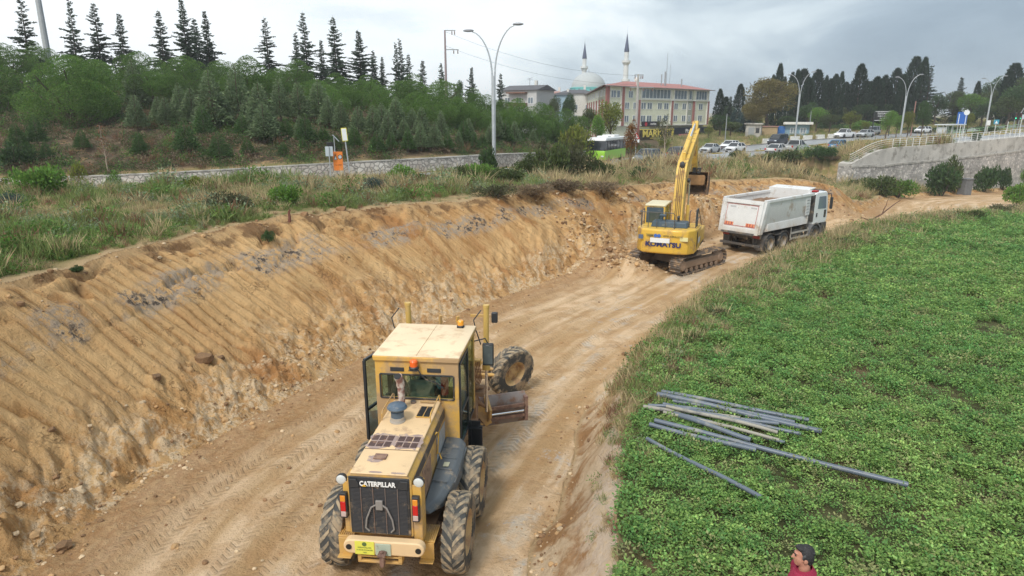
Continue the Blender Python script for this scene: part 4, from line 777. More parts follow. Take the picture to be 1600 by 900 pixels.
def weed(i, mat, n=90, r=.28, h=.4, lf=.07):
    g = np.random.default_rng(900 + i); a = g.random(n) * 6.283; q = r * g.random(n) ** .6; C = np.stack([np.cos(a) * q, np.sin(a) * q, h * g.random(n) * (1.1 - q / r * .6)], 1); D = rdir(n, .3, g); V, F = blades(C, D, side_of(D, g), lf * g.uniform(.6, 1.4, n), lf * .5); return mesh_of(npmesh('weed', V, F, mat, link=False))
LG = [leafmat('crop_green', (.205, .36, .095), .5), leafmat('crop_green_light', (.29, .45, .13), .5), leafmat('crop_green_deep', (.14, .30, .085), .5), leafmat('crop_olive', (.28, .31, .13), .55)]
DRY = [leafmat('straw', (.52, .43, .24), .8), leafmat('dry_grass', (.40, .35, .18), .8), leafmat('green_grass', (.21, .28, .09), .7), leafmat('weed_green', (.12, .24, .05), .6), leafmat('sage', (.23, .29, .17), .7), leafmat('rust_weed', (.24, .14, .08), .8)]
def tri_pts(n, x0, x1, y0, y1, dens=None):
    X = rng.uniform(x0, x1, n); Y = rng.uniform(y0, y1, n); return X, Y
def infr(X, Y, m=1.5): return (np.abs(X) < Y * .80 + m)
def crop():
    out = []
    for y0, y1, den, sc in ((5, 14, 46, .95), (14, 22, 30, 1.15), (22, 34, 17, 1.5), (34, 60, 9, 2.0)):
        x1 = y1 * .82 + 5.5; n = int((x1 + 1) * (y1 - y0) * den); X = rng.uniform(-1, x1, n); Y = rng.uniform(y0, y1, n); k = infr(X, Y, 5); X, Y = X[k], Y[k]
        T = terrain(X, Y); c = fbm(X * .35, Y * .35, 33, 3) * .6 + fbm(X * 1.3, Y * 1.3, 35, 3) * .4
        k = (T['zone'] == 3) & (T['er'] < -.02) & (rng.random(len(X)) < np.clip((c - .25) * 4.6, .16, 1)) & (T['er'] > -40); out.append((X[k], Y[k], T['h'][k], sc * rng.uniform(.6, 1.3, k.sum()) * (.75 + .6 * c[k]), c[k]))
    X, Y, Z, S_, c = [np.concatenate([o[i] for o in out]) for i in range(5)]
    u = rng.random(len(X)); big = fbm(X * .12, Y * .12, 53, 2); idx = np.where(u < .42, rng.integers(0, 2, len(X)), np.where(u < .42 + .5 * (big - .2), rng.integers(2, 4, len(X)), np.where(u < .88, rng.integers(4, 6, len(X)), rng.integers(6, 8, len(X)))))
    scatter_node('crop_plants', np.stack([X, Y, Z - .01], 1), S_, rng.random(len(X)) * 6.28, idx, [clover(i, LG[i // 2]) for i in range(8)], 'low leafy green crop covering the field')
    print('crop', len(X))
crop()
def terrace_cover():
    out = []
    for y0, y1, den in ((7, 20, 30), (20, 32, 20), (32, 50, 13), (50, 100, 4)):
        x0 = -(y1 * .82 + 8); x1 = min(y1 * .8, 62); n = int((x1 - x0) * (y1 - y0) * den); X = rng.uniform(x0, x1, n); Y = rng.uniform(y0, y1, n); k = infr(X, Y, 7.5); X, Y = X[k], Y[k]
        T = terrain(X, Y); c = fbm(X * .5, Y * .5, 133, 4)
        ok = ((T['zone'] == 0) & (T['dP'] > .08 + 1.2 * np.clip(c - .45, 0, 1) * 2) & (T['d1'] < -4.8)) & (rng.random(len(X)) < np.clip((c - .22) * 4.2, .12, 1))
        out.append((X[ok], Y[ok], T['h'][ok], c[ok], T['dP'][ok], np.full(ok.sum(), 1.0 if y1 < 33 else (1.35 if y1 < 51 else 2.1))))
    X, Y, Z, c, dP, s = [np.concatenate([o[i] for o in out]) for i in range(6)]
    n = len(X); a = fbm(X * .28 + 9, Y * .28, 137, 3); b = fbm(X * .5, Y * .5 + 31, 139, 3); u = rng.random(n)
    idx = np.where(u < .26 + 1.4 * (.5 - a), rng.integers(0, 4, n), np.where(u < .62, rng.integers(4, 6, n), np.where(b > .5, rng.integers(6, 8, n), rng.integers(8, 10, n)))); idx = np.where((rng.random(n) < .07), 10, idx)
    idx = np.where((X > 2) & (rng.random(n) < .62), rng.integers(0, 4, n), idx); S_ = s * rng.uniform(.4, 1.15, n) * np.clip(.5 + a, .5, 1.2) * np.clip(dP / 1.2, .55, 1) * np.where(fbm(X * .8, Y * .8, 177, 2) > .60, 1.75, 1.0)
    pr = [grass(0, DRY[0]), grass(1, DRY[1]), grass(2, DRY[0], 50, .6), grass(3, DRY[1], 60, .3), grass(4, DRY[2]), grass(5, DRY[2], 60, .35), weed(0, DRY[3]), weed(1, DRY[3], 70, .35, .25), weed(2, DRY[4]), weed(3, DRY[4], 60, .3, .5, .05), grass(6, DRY[5], 50, .5)]
    scatter_node('grass', np.stack([X, Y, Z - .01], 1), S_, rng.random(n) * 6.28, idx, pr, 'dry straw and green weeds on the terrace between bank and road'); print('terrace', n)
terrace_cover()
def margins():
    """rank grass along the edge of the field, low scrub on the wooded slope and the far verges"""
    out = []
    i = rng.integers(0, len(EDGE) - 1, 7000); t = rng.random(7000); P_ = EDGE[i] * (1 - t)[:, None] + EDGE[i + 1] * t[:, None]; dst = np.hypot(P_[:, 0], P_[:, 1])
    X = P_[:, 0] + rng.normal(size=7000) * np.interp(dst, [8, 14, 25, 50], [.12, .45, .9, 1.3]); Y = P_[:, 1] + rng.normal(size=7000) * np.interp(dst, [8, 14, 25, 50], [.1, .3, .6, .8]) - .15; T = terrain(X, Y); k = (T['zone'] >= 2) & (T['er'] < .30 + .02 * dst) & (Y > 7) & (rng.random(7000) < np.interp(dst, [8, 13, 18, 60], [.04, .22, .9, 1])); 
    out.append((X[k], Y[k], T['h'][k], rng.uniform(.5, 1.1, k.sum()) * np.interp(dst[k], [8, 16, 40], [.35, .9, 1.7]), np.where(rng.random(k.sum()) < .45, rng.integers(0, 4, k.sum()), rng.integers(4, 11, k.sum()))))
    n = 26000; X = rng.uniform(-60, 25, n); Y = rng.uniform(42, 110, n); k = infr(X, Y, 3); X, Y = X[k], Y[k]; T = terrain(X, Y); c = fbm(X * .25, Y * .25, 233, 3); k = (T['zone'] == 4) & (rng.random(len(X)) < np.clip((c - .38) * 6, .1, 1)); m = k.sum()
    out.append((X[k], Y[k], T['h'][k], rng.uniform(.8, 2.2, m), np.where(rng.random(m) < .5, rng.choice([7, 6, 11], m), rng.choice([12, 10, 11, 12], m))))
    n = 16000; X = rng.uniform(10, 150, n); Y = rng.uniform(70, 210, n); k = infr(X, Y, 3); X, Y = X[k], Y[k]; T = terrain(X, Y); k = (T['zone'] == 0) & (((T['d2'] > 5)) | ((T['d1'] > 5.5) & (T['d2'] < -5))); m = k.sum()
    out.append((X[k], Y[k], T['h'][k], rng.uniform(1, 2.2, m) * np.where(T['d2'][k] > 5, 1.2, .5), rng.choice([0, 1, 4, 5, 3], m)))
    X, Y, Z, S_, I = [np.concatenate([o[j] for o in out]) for j in range(5)]
    pr = [grass(10, DRY[0]), grass(11, DRY[1]), grass(12, DRY[0], 50, .7), grass(13, DRY[1], 60, .4), grass(14, DRY[2]), grass(15, DRY[2], 60, .5), weed(6, DRY[3]), weed(7, M_BUSH, 90, .4, .35), weed(8, DRY[4]), weed(9, DRY[3], 60, .3, .5), grass(16, DRY[5], 50, .5), weed(10, M_DEC_D, 110, .45, .45), weed(11, M_BR, 90, .45, .3, .1)]
    scatter_node('undergrowth', np.stack([X, Y, Z - .02], 1), S_, rng.random(len(X)) * 6.28, I, pr, 'rank grass and low scrub along field edge, verges and wooded slope')
margins()
def stones():
    g = np.random.default_rng(5); V0 = []; F0 = []
    base = [(1,0,0),(-1,0,0),(0,1,0),(0,-1,0),(0,0,1),(0,0,-1),(.6,.6,.6),(-.6,.6,.6),(.6,-.6,.6),(-.6,-.6,.6)]
    import bmesh
    tp = []
    for k in range(6):
        bm = bmesh.new(); bmesh.ops.create_icosphere(bm, subdivisions=2, radius=1)
        for v in bm.verts: v.co *= 1 + g.uniform(-.22, .22); v.co.z *= .7
        me = bpy.data.meshes.new('stone'); bm.to_mesh(me); bm.free(); me.materials.append([P('clod', (.46, .29, .14), .95, var=.3, scale=9, rand=.25), P('pale_stone', (.54, .41, .26), .95, var=.2, scale=9, rand=.2), P('dark_clod', (.24, .14, .07), .95, var=.3, scale=9, rand=.3)][k % 3]); tp.append(me)
    X = []; Y = []; S_ = []
    def near_line(line, n, off, sp, sc, t0=0, t1=1):
        m = len(line) - 1; i = g.integers(int(m * t0), int(m * t1), n); t = g.random(n); a = line[i]; b = line[i + 1]; p = a * (1 - t)[:, None] + b * t[:, None]; d = unit(b[:, :2] - a[:, :2]); nn = np.stack([-d[:, 1], d[:, 0]], 1); o = off + g.normal(size=n) * sp
        X.append(p[:, 0] + nn[:, 0] * o); Y.append(p[:, 1] + nn[:, 1] * o); S_.append(sc * np.exp(g.normal(size=n) * .6))
    near_line(TOE, 1500, .1, .5, .022, 0, .72); near_line(TOE, 260, .8, .6, .035, 0, .7); near_line(TOE, 900, -2.5, 1.8, .018, 0, .7); near_line(EDGE, 700, 1.35, .3, .016, 0, .6); near_line(TOP, 400, -.2, .5, .022, 0, .6)
    for cx, cy, s, n in ((5.2, 30.7, .9, 260), (4.4, 33.6, 1.4, 420), (8.3, 38.5, 1.6, 320), (13, 43, 2, 420), (20, 47, 2.5, 420)):
        X.append(cx + g.normal(size=n) * s); Y.append(cy + g.normal(size=n) * s * .7); S_.append(.045 * np.exp(g.normal(size=n) * .5))
    X = np.concatenate(X); Y = np.concatenate(Y); S_ = np.clip(np.concatenate(S_), .008, .22); T = terrain(X, Y); k = (Y > 5) & infr(X, Y) & ~((np.abs(X + 1.6) < 1.5) & (Y > 8) & (Y < 18)) & (T['dP'] < .6); X, Y, S_ = X[k], Y[k], S_[k]; Z = T['h'][k]
    scatter_node('rubble', np.stack([X, Y, Z + S_ * .15], 1), S_, g.random(len(X)) * 6.28, g.integers(0, 6, len(X)), tp, 'loose clods and pale stones along the foot of the cut bank')
stones()
# ------------------------------------------------------------------ walls, buildings, lamps, signs
def rubble_stone(name, sc, c1, c2, mort, w=.09):
    m, N, L, b = nmat(name); b.inputs['Roughness'].default_value = .92
    tc = N.new('ShaderNodeTexCoord'); mp = N.new('ShaderNodeMapping'); mp.inputs['Scale'].default_value = (sc, sc, sc * 1.15); L.new(tc.outputs['Object'], mp.inputs[0])
    v = N.new('ShaderNodeTexVoronoi'); v.feature = 'DISTANCE_TO_EDGE'; L.new(mp.outputs[0], v.inputs[0]); v2 = N.new('ShaderNodeTexVoronoi'); L.new(mp.outputs[0], v2.inputs[0]); v.inputs['Scale'].default_value = 1; v2.inputs['Scale'].default_value = 1
    r = N.new('ShaderNodeMapRange'); r.inputs[1].default_value = w * .35; r.inputs[2].default_value = w; L.new(v.outputs['Distance'], r.inputs[0])
    sp = N.new('ShaderNodeSeparateColor'); L.new(v2.outputs['Color'], sp.inputs[0])
    mx = N.new('ShaderNodeMix'); mx.data_type = 'RGBA'; L.new(sp.outputs[0], mx.inputs[0]); mx.inputs[6].default_value = (*c1, 1); mx.inputs[7].default_value = (*c2, 1)
    m2 = N.new('ShaderNodeMix'); m2.data_type = 'RGBA'; L.new(r.outputs[0], m2.inputs[0]); m2.inputs[6].default_value = (*mort, 1); L.new(mx.outputs[2], m2.inputs[7])
    n = N.new('ShaderNodeTexNoise'); n.inputs['Scale'].default_value = .35; n.inputs['Detail'].default_value = 6; L.new(tc.outputs['Object'], n.inputs[0]); r3 = N.new('ShaderNodeMapRange'); r3.inputs[1].default_value = .35; r3.inputs[2].default_value = .65; r3.inputs[3].default_value = .72; r3.inputs[4].default_value = 1.12; L.new(n.outputs['Fac'], r3.inputs[0])
    vm = N.new('ShaderNodeVectorMath'); vm.operation = 'SCALE'; L.new(m2.outputs[2], vm.inputs[0]); L.new(r3.outputs[0], vm.inputs['Scale']); L.new(vm.outputs[0], b.inputs['Base Color'])
    bp = N.new('ShaderNodeBump'); bp.inputs['Distance'].default_value = .08; bp.inputs['Strength'].default_value = .8; L.new(r.outputs[0], bp.inputs['Height']); L.new(bp.outputs[0], b.inputs['Normal']); return m
ST_LOW = rubble_stone('pale_rubble_masonry', 2.6, (.74, .70, .64), (.52, .46, .41), (.34, .32, .29), .10); ST_HI = rubble_stone('grey_rubble_masonry', 2.3, (.78, .73, .68), (.34, .32, .30), (.42, .40, .375), .10)
GALV = P('galvanised_steel', (.52, .55, .57), .42, .55, var=.12); WHITEMET = P('white_painted_metal', (.78, .79, .78), .4, var=.06); DARKMET = P('dark_metal', (.04, .042, .045), .5); GREYMET = P('grey_metal', (.36, .38, .39), .5, .4, var=.1)
def wall_band(mb, line, off0, off1, z0f, z1f):
    a = off_line(line, off0); b = off_line(line, off1); n = len(a); V = []
    for i in range(n):
        z0 = z0f(a[i], i); z1 = z1f(a[i], i); V += [(a[i][0], a[i][1], z0), (b[i][0], b[i][1], z0), (b[i][0], b[i][1], z1), (a[i][0], a[i][1], z1)]
    F = []
    for i in range(n - 1):
        for j in range(4): F.append((4*i + j, 4*i + (j+1) % 4, 4*i + 4 + (j+1) % 4, 4*i + 4 + j))
    F += [(0, 1, 2, 3), (4*n-1, 4*n-2, 4*n-3, 4*n-4)]; mb.add(V, F)
def low_wall():
    t = empty('stone_wall', WALL[10], 0, 'low pale rubble stone wall along the foot of the wooded slope', 'wall'); off = Vector(WALL[10]); mb = MB(); mb.M = Matrix.Translation(-off)
    wall_band(mb, WALL, -.12, .75, lambda p, i: p[2] - .5, lambda p, i: p[2] + 1.05); mb.build('wall', ST_LOW, t, fix=True)
    mb = MB(); mb.M = Matrix.Translation(-off); wall_band(mb, WALL, -.16, .79, lambda p, i: p[2] + 1.053, lambda p, i: p[2] + 1.12); mb.build('coping', CONC, t, fix=True)
low_wall()
def tall_wall():
    o0 = RWALL[0]; t = empty('retaining_wall', o0, 0, 'tall grey rubble retaining wall with concrete band under the road', 'wall'); off = Vector(o0)
    def zc(p, i): return p[2] + .0
    d = np.concatenate([[0], np.cumsum(np.hypot(*np.diff(RWALL[:, :2], axis=0).T))]); band = np.interp(d, [0, 6, 40, 70], [.3, 2.1, 2.1, 1.1])
    mb = MB(); mb.M = Matrix.Translation(-off); wall_band(mb, RWALL, -.55, 1.3, lambda p, i: -5.5, lambda p, i: p[2] - band[i]); mb.build('masonry', ST_HI, t, fix=True)
    mb = MB(); mb.M = Matrix.Translation(-off); wall_band(mb, RWALL, -.45, 1.3, lambda p, i: p[2] - band[i] + .003, lambda p, i: p[2] + .05); mb.build('concrete_band', P('pour_concrete', (.52, .50, .46), .9, var=.22, scale=.5, dirt=(.25, .23, .2), dirt_amt=.4, dirt_scale=.8), t, fix=True)
    mb = MB(); mb.M = Matrix.Translation(-off); wall_band(mb, RWALL, -.62, -.2, lambda p, i: p[2] - band[i] - .12, lambda p, i: p[2] - band[i] + .12); mb.build('ledge', CONC, t, fix=True)
    # railing along the wall top, descending as stairs at its left end
    r = empty('railing', o0, 0, 'white steel railing along the top of the retaining wall, dropping at its left end', 'railing'); fine = smooth_line(RWALL, 5); l = off_line(fine, -.1); mb = MB(); mb.M = Matrix.Translation(-off); acc = 9
    ps = [Vector(p) + Vector((0, 0, .05)) for p in l]
    for a, b in zip(ps[:-1], ps[1:]):
        for hgt, rad in ((1.1, .035), (.82, .02), (.56, .02), (.3, .02)): mb.cyl(a + Vector((0, 0, hgt)), b + Vector((0, 0, hgt)), rad, n=5)
    mb.build('rail', WHITEMET, r); mb = MB(); mb.M = Matrix.Translation(-off)
    for a, b in zip(ps[:-1], ps[1:]):
        L_ = (b - a).length
        while acc < L_: q = a.lerp(b, acc / L_); mb.box(q.x - .03, q.x + .03, q.y - .03, q.y + .03, q.z, q.z + 1.12); acc += 1.5
        acc -= L_
    mb.build('post', WHITEMET, r)
tall_wall()
STUCCO = P('pale_green_stucco', (.70, .71, .56), .85, var=.07, scale=1.0); BRICKR = P('dull_red_stucco', (.36, .15, .13), .85, var=.1); TILE = P('red_tile', (.38, .17, .15), .8, var=.18, scale=2); WFRAME = P('white_plastic', (.80, .81, .80), .4); GLZ = glass_mat('window_glass', (.20, .25, .29)); WSTUC = P('white_stucco', (.70, .69, .64), .85, var=.1, dirt=(.35, .33, .3), dirt_amt=.25)
def win(parent, M, x, z, w, h, cols=2, frame=WFRAME, gl=GLZ):
    f = MB(); f.M = M; f.box(x, x + w, -.07, .02, z, z + .09); f.box(x, x + w, -.07, .02, z + h - .09, z + h)
    for k in range(cols + 1): c = x + (w - .09) * k / cols; f.box(c, c + .09, -.07, .02, z + .09, z + h - .09)
    o = f.build('window', frame, parent, smooth=0); g = MB(); g.M = M; g.box(x + .09, x + w - .09, -.03, -.01, z + .09, z + h - .09); g.build('pane', gl, o, smooth=0)
def apartment():
    a = Vector((18.1, 131, 1.0)); u = Vector((.727, .686, 0)).normalized(); Lf = 38.0; c = Vector((21.9, 206, 1.0)); n = Vector((u.y, -u.x, 0)); v = (c - a); Ls = v.length; v.normalize()
    t = empty('apartment_building', a, 0, 'long pale green apartment block with dull red stripes and red roof', 'building')
    Mf = Matrix(((u.x, -n.x, 0, 0), (u.y, -n.y, 0, 0), (0, 0, 1, 0), (0, 0, 0, 1))); m2 = Vector((-v.y, v.x, 0)); Ms = Matrix(((v.x, -m2.x, 0, 0), (v.y, -m2.y, 0, 0), (0, 0, 1, 0), (0, 0, 0, 1)))
    H = 11.8; g = 4.2; D1 = 18; D2 = 15; Z = lambda z: Vector((0, 0, z)); O = Vector((0, 0, 0))
    def block(name, base, z0, z1, mat, par=t): m = MB(); m.hexa([tuple(p + Z(z0)) for p in base], [tuple(p + Z(z1)) for p in base]); return m.build(name, mat, par, smooth=0, fix=True)
    block('wall', [O, u * Lf, u * Lf + v * D1, v * D1], g, H, STUCCO); block('wing', [v * .2, u * D2 + v * .2, u * D2 + v * Ls, v * Ls], -1, H - .03, STUCCO)
    block('ground_floor', [u * .4 + v * .9, u * (Lf - 1.5) + v * .9, u * (Lf - 1.5) + v * D1, v * D1 + u * .4], -1, g + .01, P('cream_stucco', (.62, .58, .44), .85))
    def bx(name, M, x0, x1, y0, y1, z0, z1, mat, par=t): m = MB(); m.M = M; m.box(x0, x1, y0, y1, z0, z1); return m.build(name, mat, par, smooth=0)
    for x, w, zt in ((.0, 1.0, H), (5.0, .8, H), (10.5, .7, 9.3), (22.5, .7, 9.3), (31.2, .7, 9.3), (Lf - .65, .65, 9.3)): bx('red_stripe', Mf, x, x + w, -.22, .05, .2 if 9 < x < 12 else g, zt, BRICKR)
    for k in range(8): bx('red_stripe', Ms, 5 + k * 8.2, 6.4 + k * 8.2, -.22, .05, 0, H - 2.4, BRICKR)
    for x in (1.05, 5.85, 4.75, 11.25, 10.25, 23.25, 22.25, 28.7, 31.95, 37.15): bx('white_trim', Mf, x, x + .2, -.2, .04, g, H)if False else bx('white_trim', Mf, x, x + .2, -.2, .04, g, H, WSTUC)
    bx('cornice', Mf, 0, Lf, -.16, .03, g - .12, g + .1, WSTUC); bx('cornice', Mf, 11.4, Lf, -.3, .03, 9.3, 9.5, WSTUC); bx('cornice', Mf, 0, Lf, -.3, .03, H - .12, H + .03, WSTUC)
    bx('recess_shade', Mf, 28.9, 31.15, -.02, .02, g, H - .15, P('shaded_stucco', (.36, .38, .30), .85))  # flat strip, wall stucco darkened to paint the shade of a recess
    for z in (4.9, 7.45):
        for x, w in ((2.2, 1.5), (6.1, 1.5), (8.9, 1.1), (11.6, 1.7), (13.7, 1.8), (17.5, 1.6), (19.8, 1.8), (23.7, 1.5), (26.9, 1.6), (33.6, 1.8), (29.5, 1.0)): win(t, Mf, x, z, w, 1.35, 2)
    for x, w, c_ in ((1.6, 1.6, 2), (3.4, 1.1, 1), (7.2, 1.5, 2), (11.7, 10.4, 8), (23.6, 4.9, 4), (29.4, 1.2, 1), (32.3, 4.6, 4)): win(t, Mf, x, 9.62, w, 1.95 if x > 11 else 1.4, c_)
    for z in (2.2, 4.9, 7.45, 10.0):
        for k in range(8): win(t, Ms, 2.2 + k * 8.2, z, 1.7, 1.3, 2); win(t, Ms, 7.4 + k * 8.2, z, 1.7, 1.3, 2)
    e = .9; RH = Z(H + 1.45); z = H + .05; rf = MB()
    f0 = -u * e - v * e; f1 = u * (Lf + e) - v * e; f2 = u * (Lf + e) + v * (D1 + e); f3 = v * (D1 + e) - u * e
    rf.add([tuple(p + Z(z)) for p in (f0, f1, f2, f3)] + [tuple(u * 8 + v * D1 * .5 + RH), tuple(u * (Lf - 9) + v * D1 * .5 + RH)], [(0, 1, 5, 4), (1, 2, 5), (2, 3, 4, 5), (3, 0, 4), (3, 2, 1, 0)])
    s0 = v * 2 - u * e; s1 = v * (Ls + e) - u * e; s2_ = v * (Ls + e) + u * (D2 + e); s3 = v * 4 + u * (D2 + e)
    rf.add([tuple(p + Z(z + .004)) for p in (s0, s1, s2_, s3)] + [tuple(v * 8 + u * 7 + RH - Z(.1)), tuple(v * (Ls - 6) + u * 7 + RH - Z(.1))], [(0, 1, 5, 4), (1, 2, 5), (2, 3, 4, 5), (3, 0, 4), (3, 2, 1, 0)]); ro = rf.build('roof', TILE, t, smooth=0, fix=True)
    bx('eaves', Mf, -.9, Lf + .9, -.92, -.7, H - .12, H + .04, P('eaves_grey', (.25, .22, .21), .7)); bx('eaves', Ms, 0, Ls, -.92, -.7, H - .12, H + .04, P('eaves_grey', (.25, .22, .21)))
    for (s, hh, r) in ((19.6, 3.0, .12), (20.9, 3.6, .16), (27.5, 2.3, .14)): m = MB(); p = u * s + v * 4; m.cyl(p + Z(z), p + Z(z + hh), r, n=8); m.build('chimney', GREYMET, ro)
    m = MB(); p = u * 21.4 + v * 4; m.cyl(p + Z(z), p + Z(z + 7.5), .07, .04, n=6); m.build('antenna', GREYMET, ro); ds = MB(); p = u * 10 + v * 1 + Z(z); ds.cyl(p, p + Z(1.3), .05, n=6); ds.lathe([(.02, 0), (.3, .05), (.5, .18)], tuple(p + Z(1.4)), 'y', 14); ds.build('satellite_dish', WSTUC, ro)
    def board(name, x0, x1, z0, z1, mat, label, depth=.5): s = empty(name, a + u * x0 + n * depth + Z(z0), math.atan2(u.y, u.x), label, 'shop sign'); m = MB(); m.box(0, x1 - x0, 0, .25, 0, z1 - z0); m.build('board', mat, s, smooth=0); return s
    s = board('shop_sign', 11.4, 23.3, 1.25, 3.3, P('black_board', (.05, .045, .03), .5), 'long dark sign reading MARKET in gold letters above the grocery'); GOLD = P('gold_letters', (.80, .66, .16), .4)
    text('lettering', 'MARKET', (5.4, -.05, 1.22), (R(90), 0, 0), 2.0, GOLD, s, 1.3, .03, .04); text('lettering', 'S Ü P E R M A R K E T', (5.4, -.05, .28), (R(90), 0, 0), .42, GOLD, s, 1.1, .02)
    m = MB(); m.box(-.1, 12.0, -.06, .28, 2.05, 2.2); m.box(11.2, 11.95, -.07, .25, -.6, 2.05); m.build('frame', GOLD, s, smooth=0)
    s = board('shop_sign', 23.5, 39.6, 1.05, 3.6, P('navy_board', (.018, .026, .045), .4), 'navy sign with white lettering and pink badge on the restaurant', .52); WL = P('white_letters', (.8, .8, .8), .4)
    text('lettering', 'Pizza', (6.0, -.05, 1.75), (R(90), 0, 0), 1.25, WL, s, 1.2, .03, .01); text('lettering', 'pide', (9.9, -.05, .65), (R(90), 0, 0), 1.0, WL, s, 1.2, .03, .01); m = MB(); m.box(2.0, 5.6, -.08, 0, .2, 1.15); m.build('badge', P('pink', (.62, .1, .22), .5), s, bevel=.1)
    s = board('banner', 12.0, 18.3, 3.95, 5.0, P('banner_black', (.03, .025, .04), .5), 'black banner with red emblem hung under the first floor windows', .28); text('lettering', 'market', (3.9, -.04, .55), (R(90), 0, 0), .7, WL, s, 1.0, .02); m = MB(); m.lathe([(.0, -.05), (.42, -.04), (.42, 0)], (1.3, 0, .5), 'y', 16); m.build('emblem', P('red', (.5, .03, .05), .5), s)
    bx('shopfront', Mf, 11.4, Lf - 1.6, .7, .88, -1, 1.6, GLZ)
apartment()
def mosque():
    t = empty('mosque', (31, 276, 3), 0, 'white mosque with grey dome and turquoise drum above the rooftops', 'mosque'); W = P('mosque_white', (.66, .68, .67), .8); TQ = P('turquoise', (.16, .52, .50), .7); LEAD = P('lead_dome', (.43, .46, .46), .6, var=.06, scale=.4)
    m = MB(); m.box(-8.5, 8.5, -8.5, 8.5, -2, 12.2); m.build('prayer_hall', W, t, bevel=.1); m = MB(); m.lathe([(7.4, 12.2), (7.4, 14.6), (7.6, 14.7), (7.6, 14.9), (7.2, 15.0)], (0, 0, 0), 'z', 40); m.build('drum', TQ, t)
    m = MB(); m.lathe([(6.9 * math.cos(a), 15.0 + 5.9 * math.sin(a)) for a in [R(x) for x in range(0, 91, 6)]], (0, 0, 0), 'z', 48); m.build('dome', LEAD, t); m = MB(); m.cyl((0, 0, 20.8), (0, 0, 22.2), .12, .05); m.build('finial', GREYMET, t)
    m = MB()
    for k in range(20): a = k * math.pi / 10; m.box(7.42 * math.cos(a) - .3, 7.42 * math.cos(a) + .3, 7.42 * math.sin(a) - .3, 7.42 * math.sin(a) + .3, 12.9, 14.3)
    m.build('drum_window', GLZ, t)
    for (x, y, zt, lab) in ((30.6, 290, 37.0, 'slim white minaret behind the grey dome'), (43.6, 262, 37.3, 'slim white minaret right of the dome, above the red roof')):
        z0 = 3; q = empty('minaret', (x, y, z0), 0, lab, 'minaret', None); H = zt - z0; m = MB()
        m.lathe([(1.5, 0), (1.5, H * .3), (1.12, H * .34), (1.05, H * .46)], (0, 0, 0), 'z', 14); m.lathe([(1.0, H * .50), (.95, H * .66)], (0, 0, 0), 'z', 14); m.lathe([(.85, H * .70), (.82, H * .80)], (0, 0, 0), 'z', 14); m.build('shaft', W, q)
        for zz in (.46, .66): m = MB(); m.lathe([(1.0, H * zz), (1.35, H * (zz + .02)), (1.6, H * (zz + .028)), (1.6, H * (zz + .05)), (1.45, H * (zz + .05)), (1.0, H * (zz + .046))], (0, 0, 0), 'z', 18); m.build('balcony', W, q)
        m = MB(); m.lathe([(.95, H * .80), (1.0, H * .803), (.5, H * .90), (.08, H * .985), (.0, H)], (0, 0, 0), 'z', 14); m.build('spire', P('spire_blue', (.09, .11, .18), .6), q); m = MB(); m.cyl((0, 0, H * .98), (0, 0, H * 1.06), .06, .02, 6); m.build('finial', GREYMET, q)
mosque()
def house(x, y, z, w, d, h, rz, wall, roofm, label, gable=True, fl=2, cols=3):
    t = empty('house', (x, y, z), rz, label, 'house'); m = MB(); m.box(-w / 2, w / 2, 0, d, -3, h); m.build('wall', wall, t, smooth=0); r = MB(); e = .5
    if gable: r.hexa([(-w/2 - e, -e, h), (w/2 + e, -e, h), (w/2 + e, d + e, h), (-w/2 - e, d + e, h)], [(-w/2 - e, d/2 - .01, h + w * .13), (w/2 + e, d/2 - .01, h + w * .13), (w/2 + e, d/2 + .01, h + w * .13), (-w/2 - e, d/2 + .01, h + w * .13)])
    else: r.hexa([(-w/2 - e, -e, h), (w/2 + e, -e, h), (w/2 + e, d + e, h), (-w/2 - e, d + e, h)], [(-w/5, d/2 - .2, h + w * .11), (w/5, d/2 - .2, h + w * .11), (w/5, d/2 + .2, h + w * .11), (-w/5, d/2 + .2, h + w * .11)])
    ro = r.build('roof', roofm, t, smooth=0); c = MB(); c.box(w * .18, w * .18 + .6, d * .5, d * .5 + .6, h + .5, h + w * .13 + 1.0); c.build('chimney', WSTUC, ro, smooth=0)
    for f in range(fl):
        for k in range(cols): win(t, Matrix(), -w/2 + w * (k + .5) / cols - .7, .9 + f * 2.8, 1.4, 1.4)
    return t
SLATE = P('dark_roof', (.10, .10, .11), .8, var=.15); GREYST = P('grey_stucco', (.55, .55, .54), .85, var=.06); BLUST = P('blue_stucco', (.30, .42, .50), .85, var=.06); PNK = P('dull_pink_roof', (.36, .20, .17), .8, var=.1)
hx = ony(808, 158, 150); h1 = house(hx[0] + .4, 150, 6.0, 9.0, 8, 6.6, R(-32), GREYST, SLATE, 'pale house with dark gable roof rising above the pine wood'); m = MB(); m.box(-2.6, 2.2, -1.3, 0, 3.2, 3.9); m.box(-2.6, 2.2, -1.3, 0, 5.9, 6.2); m.build('balcony', P('brown_panel', (.22, .12, .09), .8), h1)
m = MB(); m.cyl((1.0, 3, 7.6), (1.0, 3, 9.2), .04); m.bar((.4, 3, 9.1), (1.8, 3, 9.3), .04, .04); m.bar((.4, 2.8, 8.9), (1.8, 3.2, 8.9), .04, .04); m.build('aerial', DARKMET, h1)
for (px, w, yt, lab, wl, rf_, y) in ((863, 6.5, 146, 'small house with dull pink roof left of the mosque', WSTUC, PNK, 190), (878, 5, 148, 'blue-grey narrow house beside the pink-roofed one', BLUST, SLATE, 186), (899, 10.5, 146, 'white two-storey house with dark roof right below the dome', WSTUC, SLATE, 188)):
    q = ony(px, 160, y); g0 = 5.0; ze = ony(px, yt, y)[2]; house(q[0], y, g0, w, 8, ze - g0, R(-10), wl, rf_, lab, False, 2, 2 if w < 8 else 3)
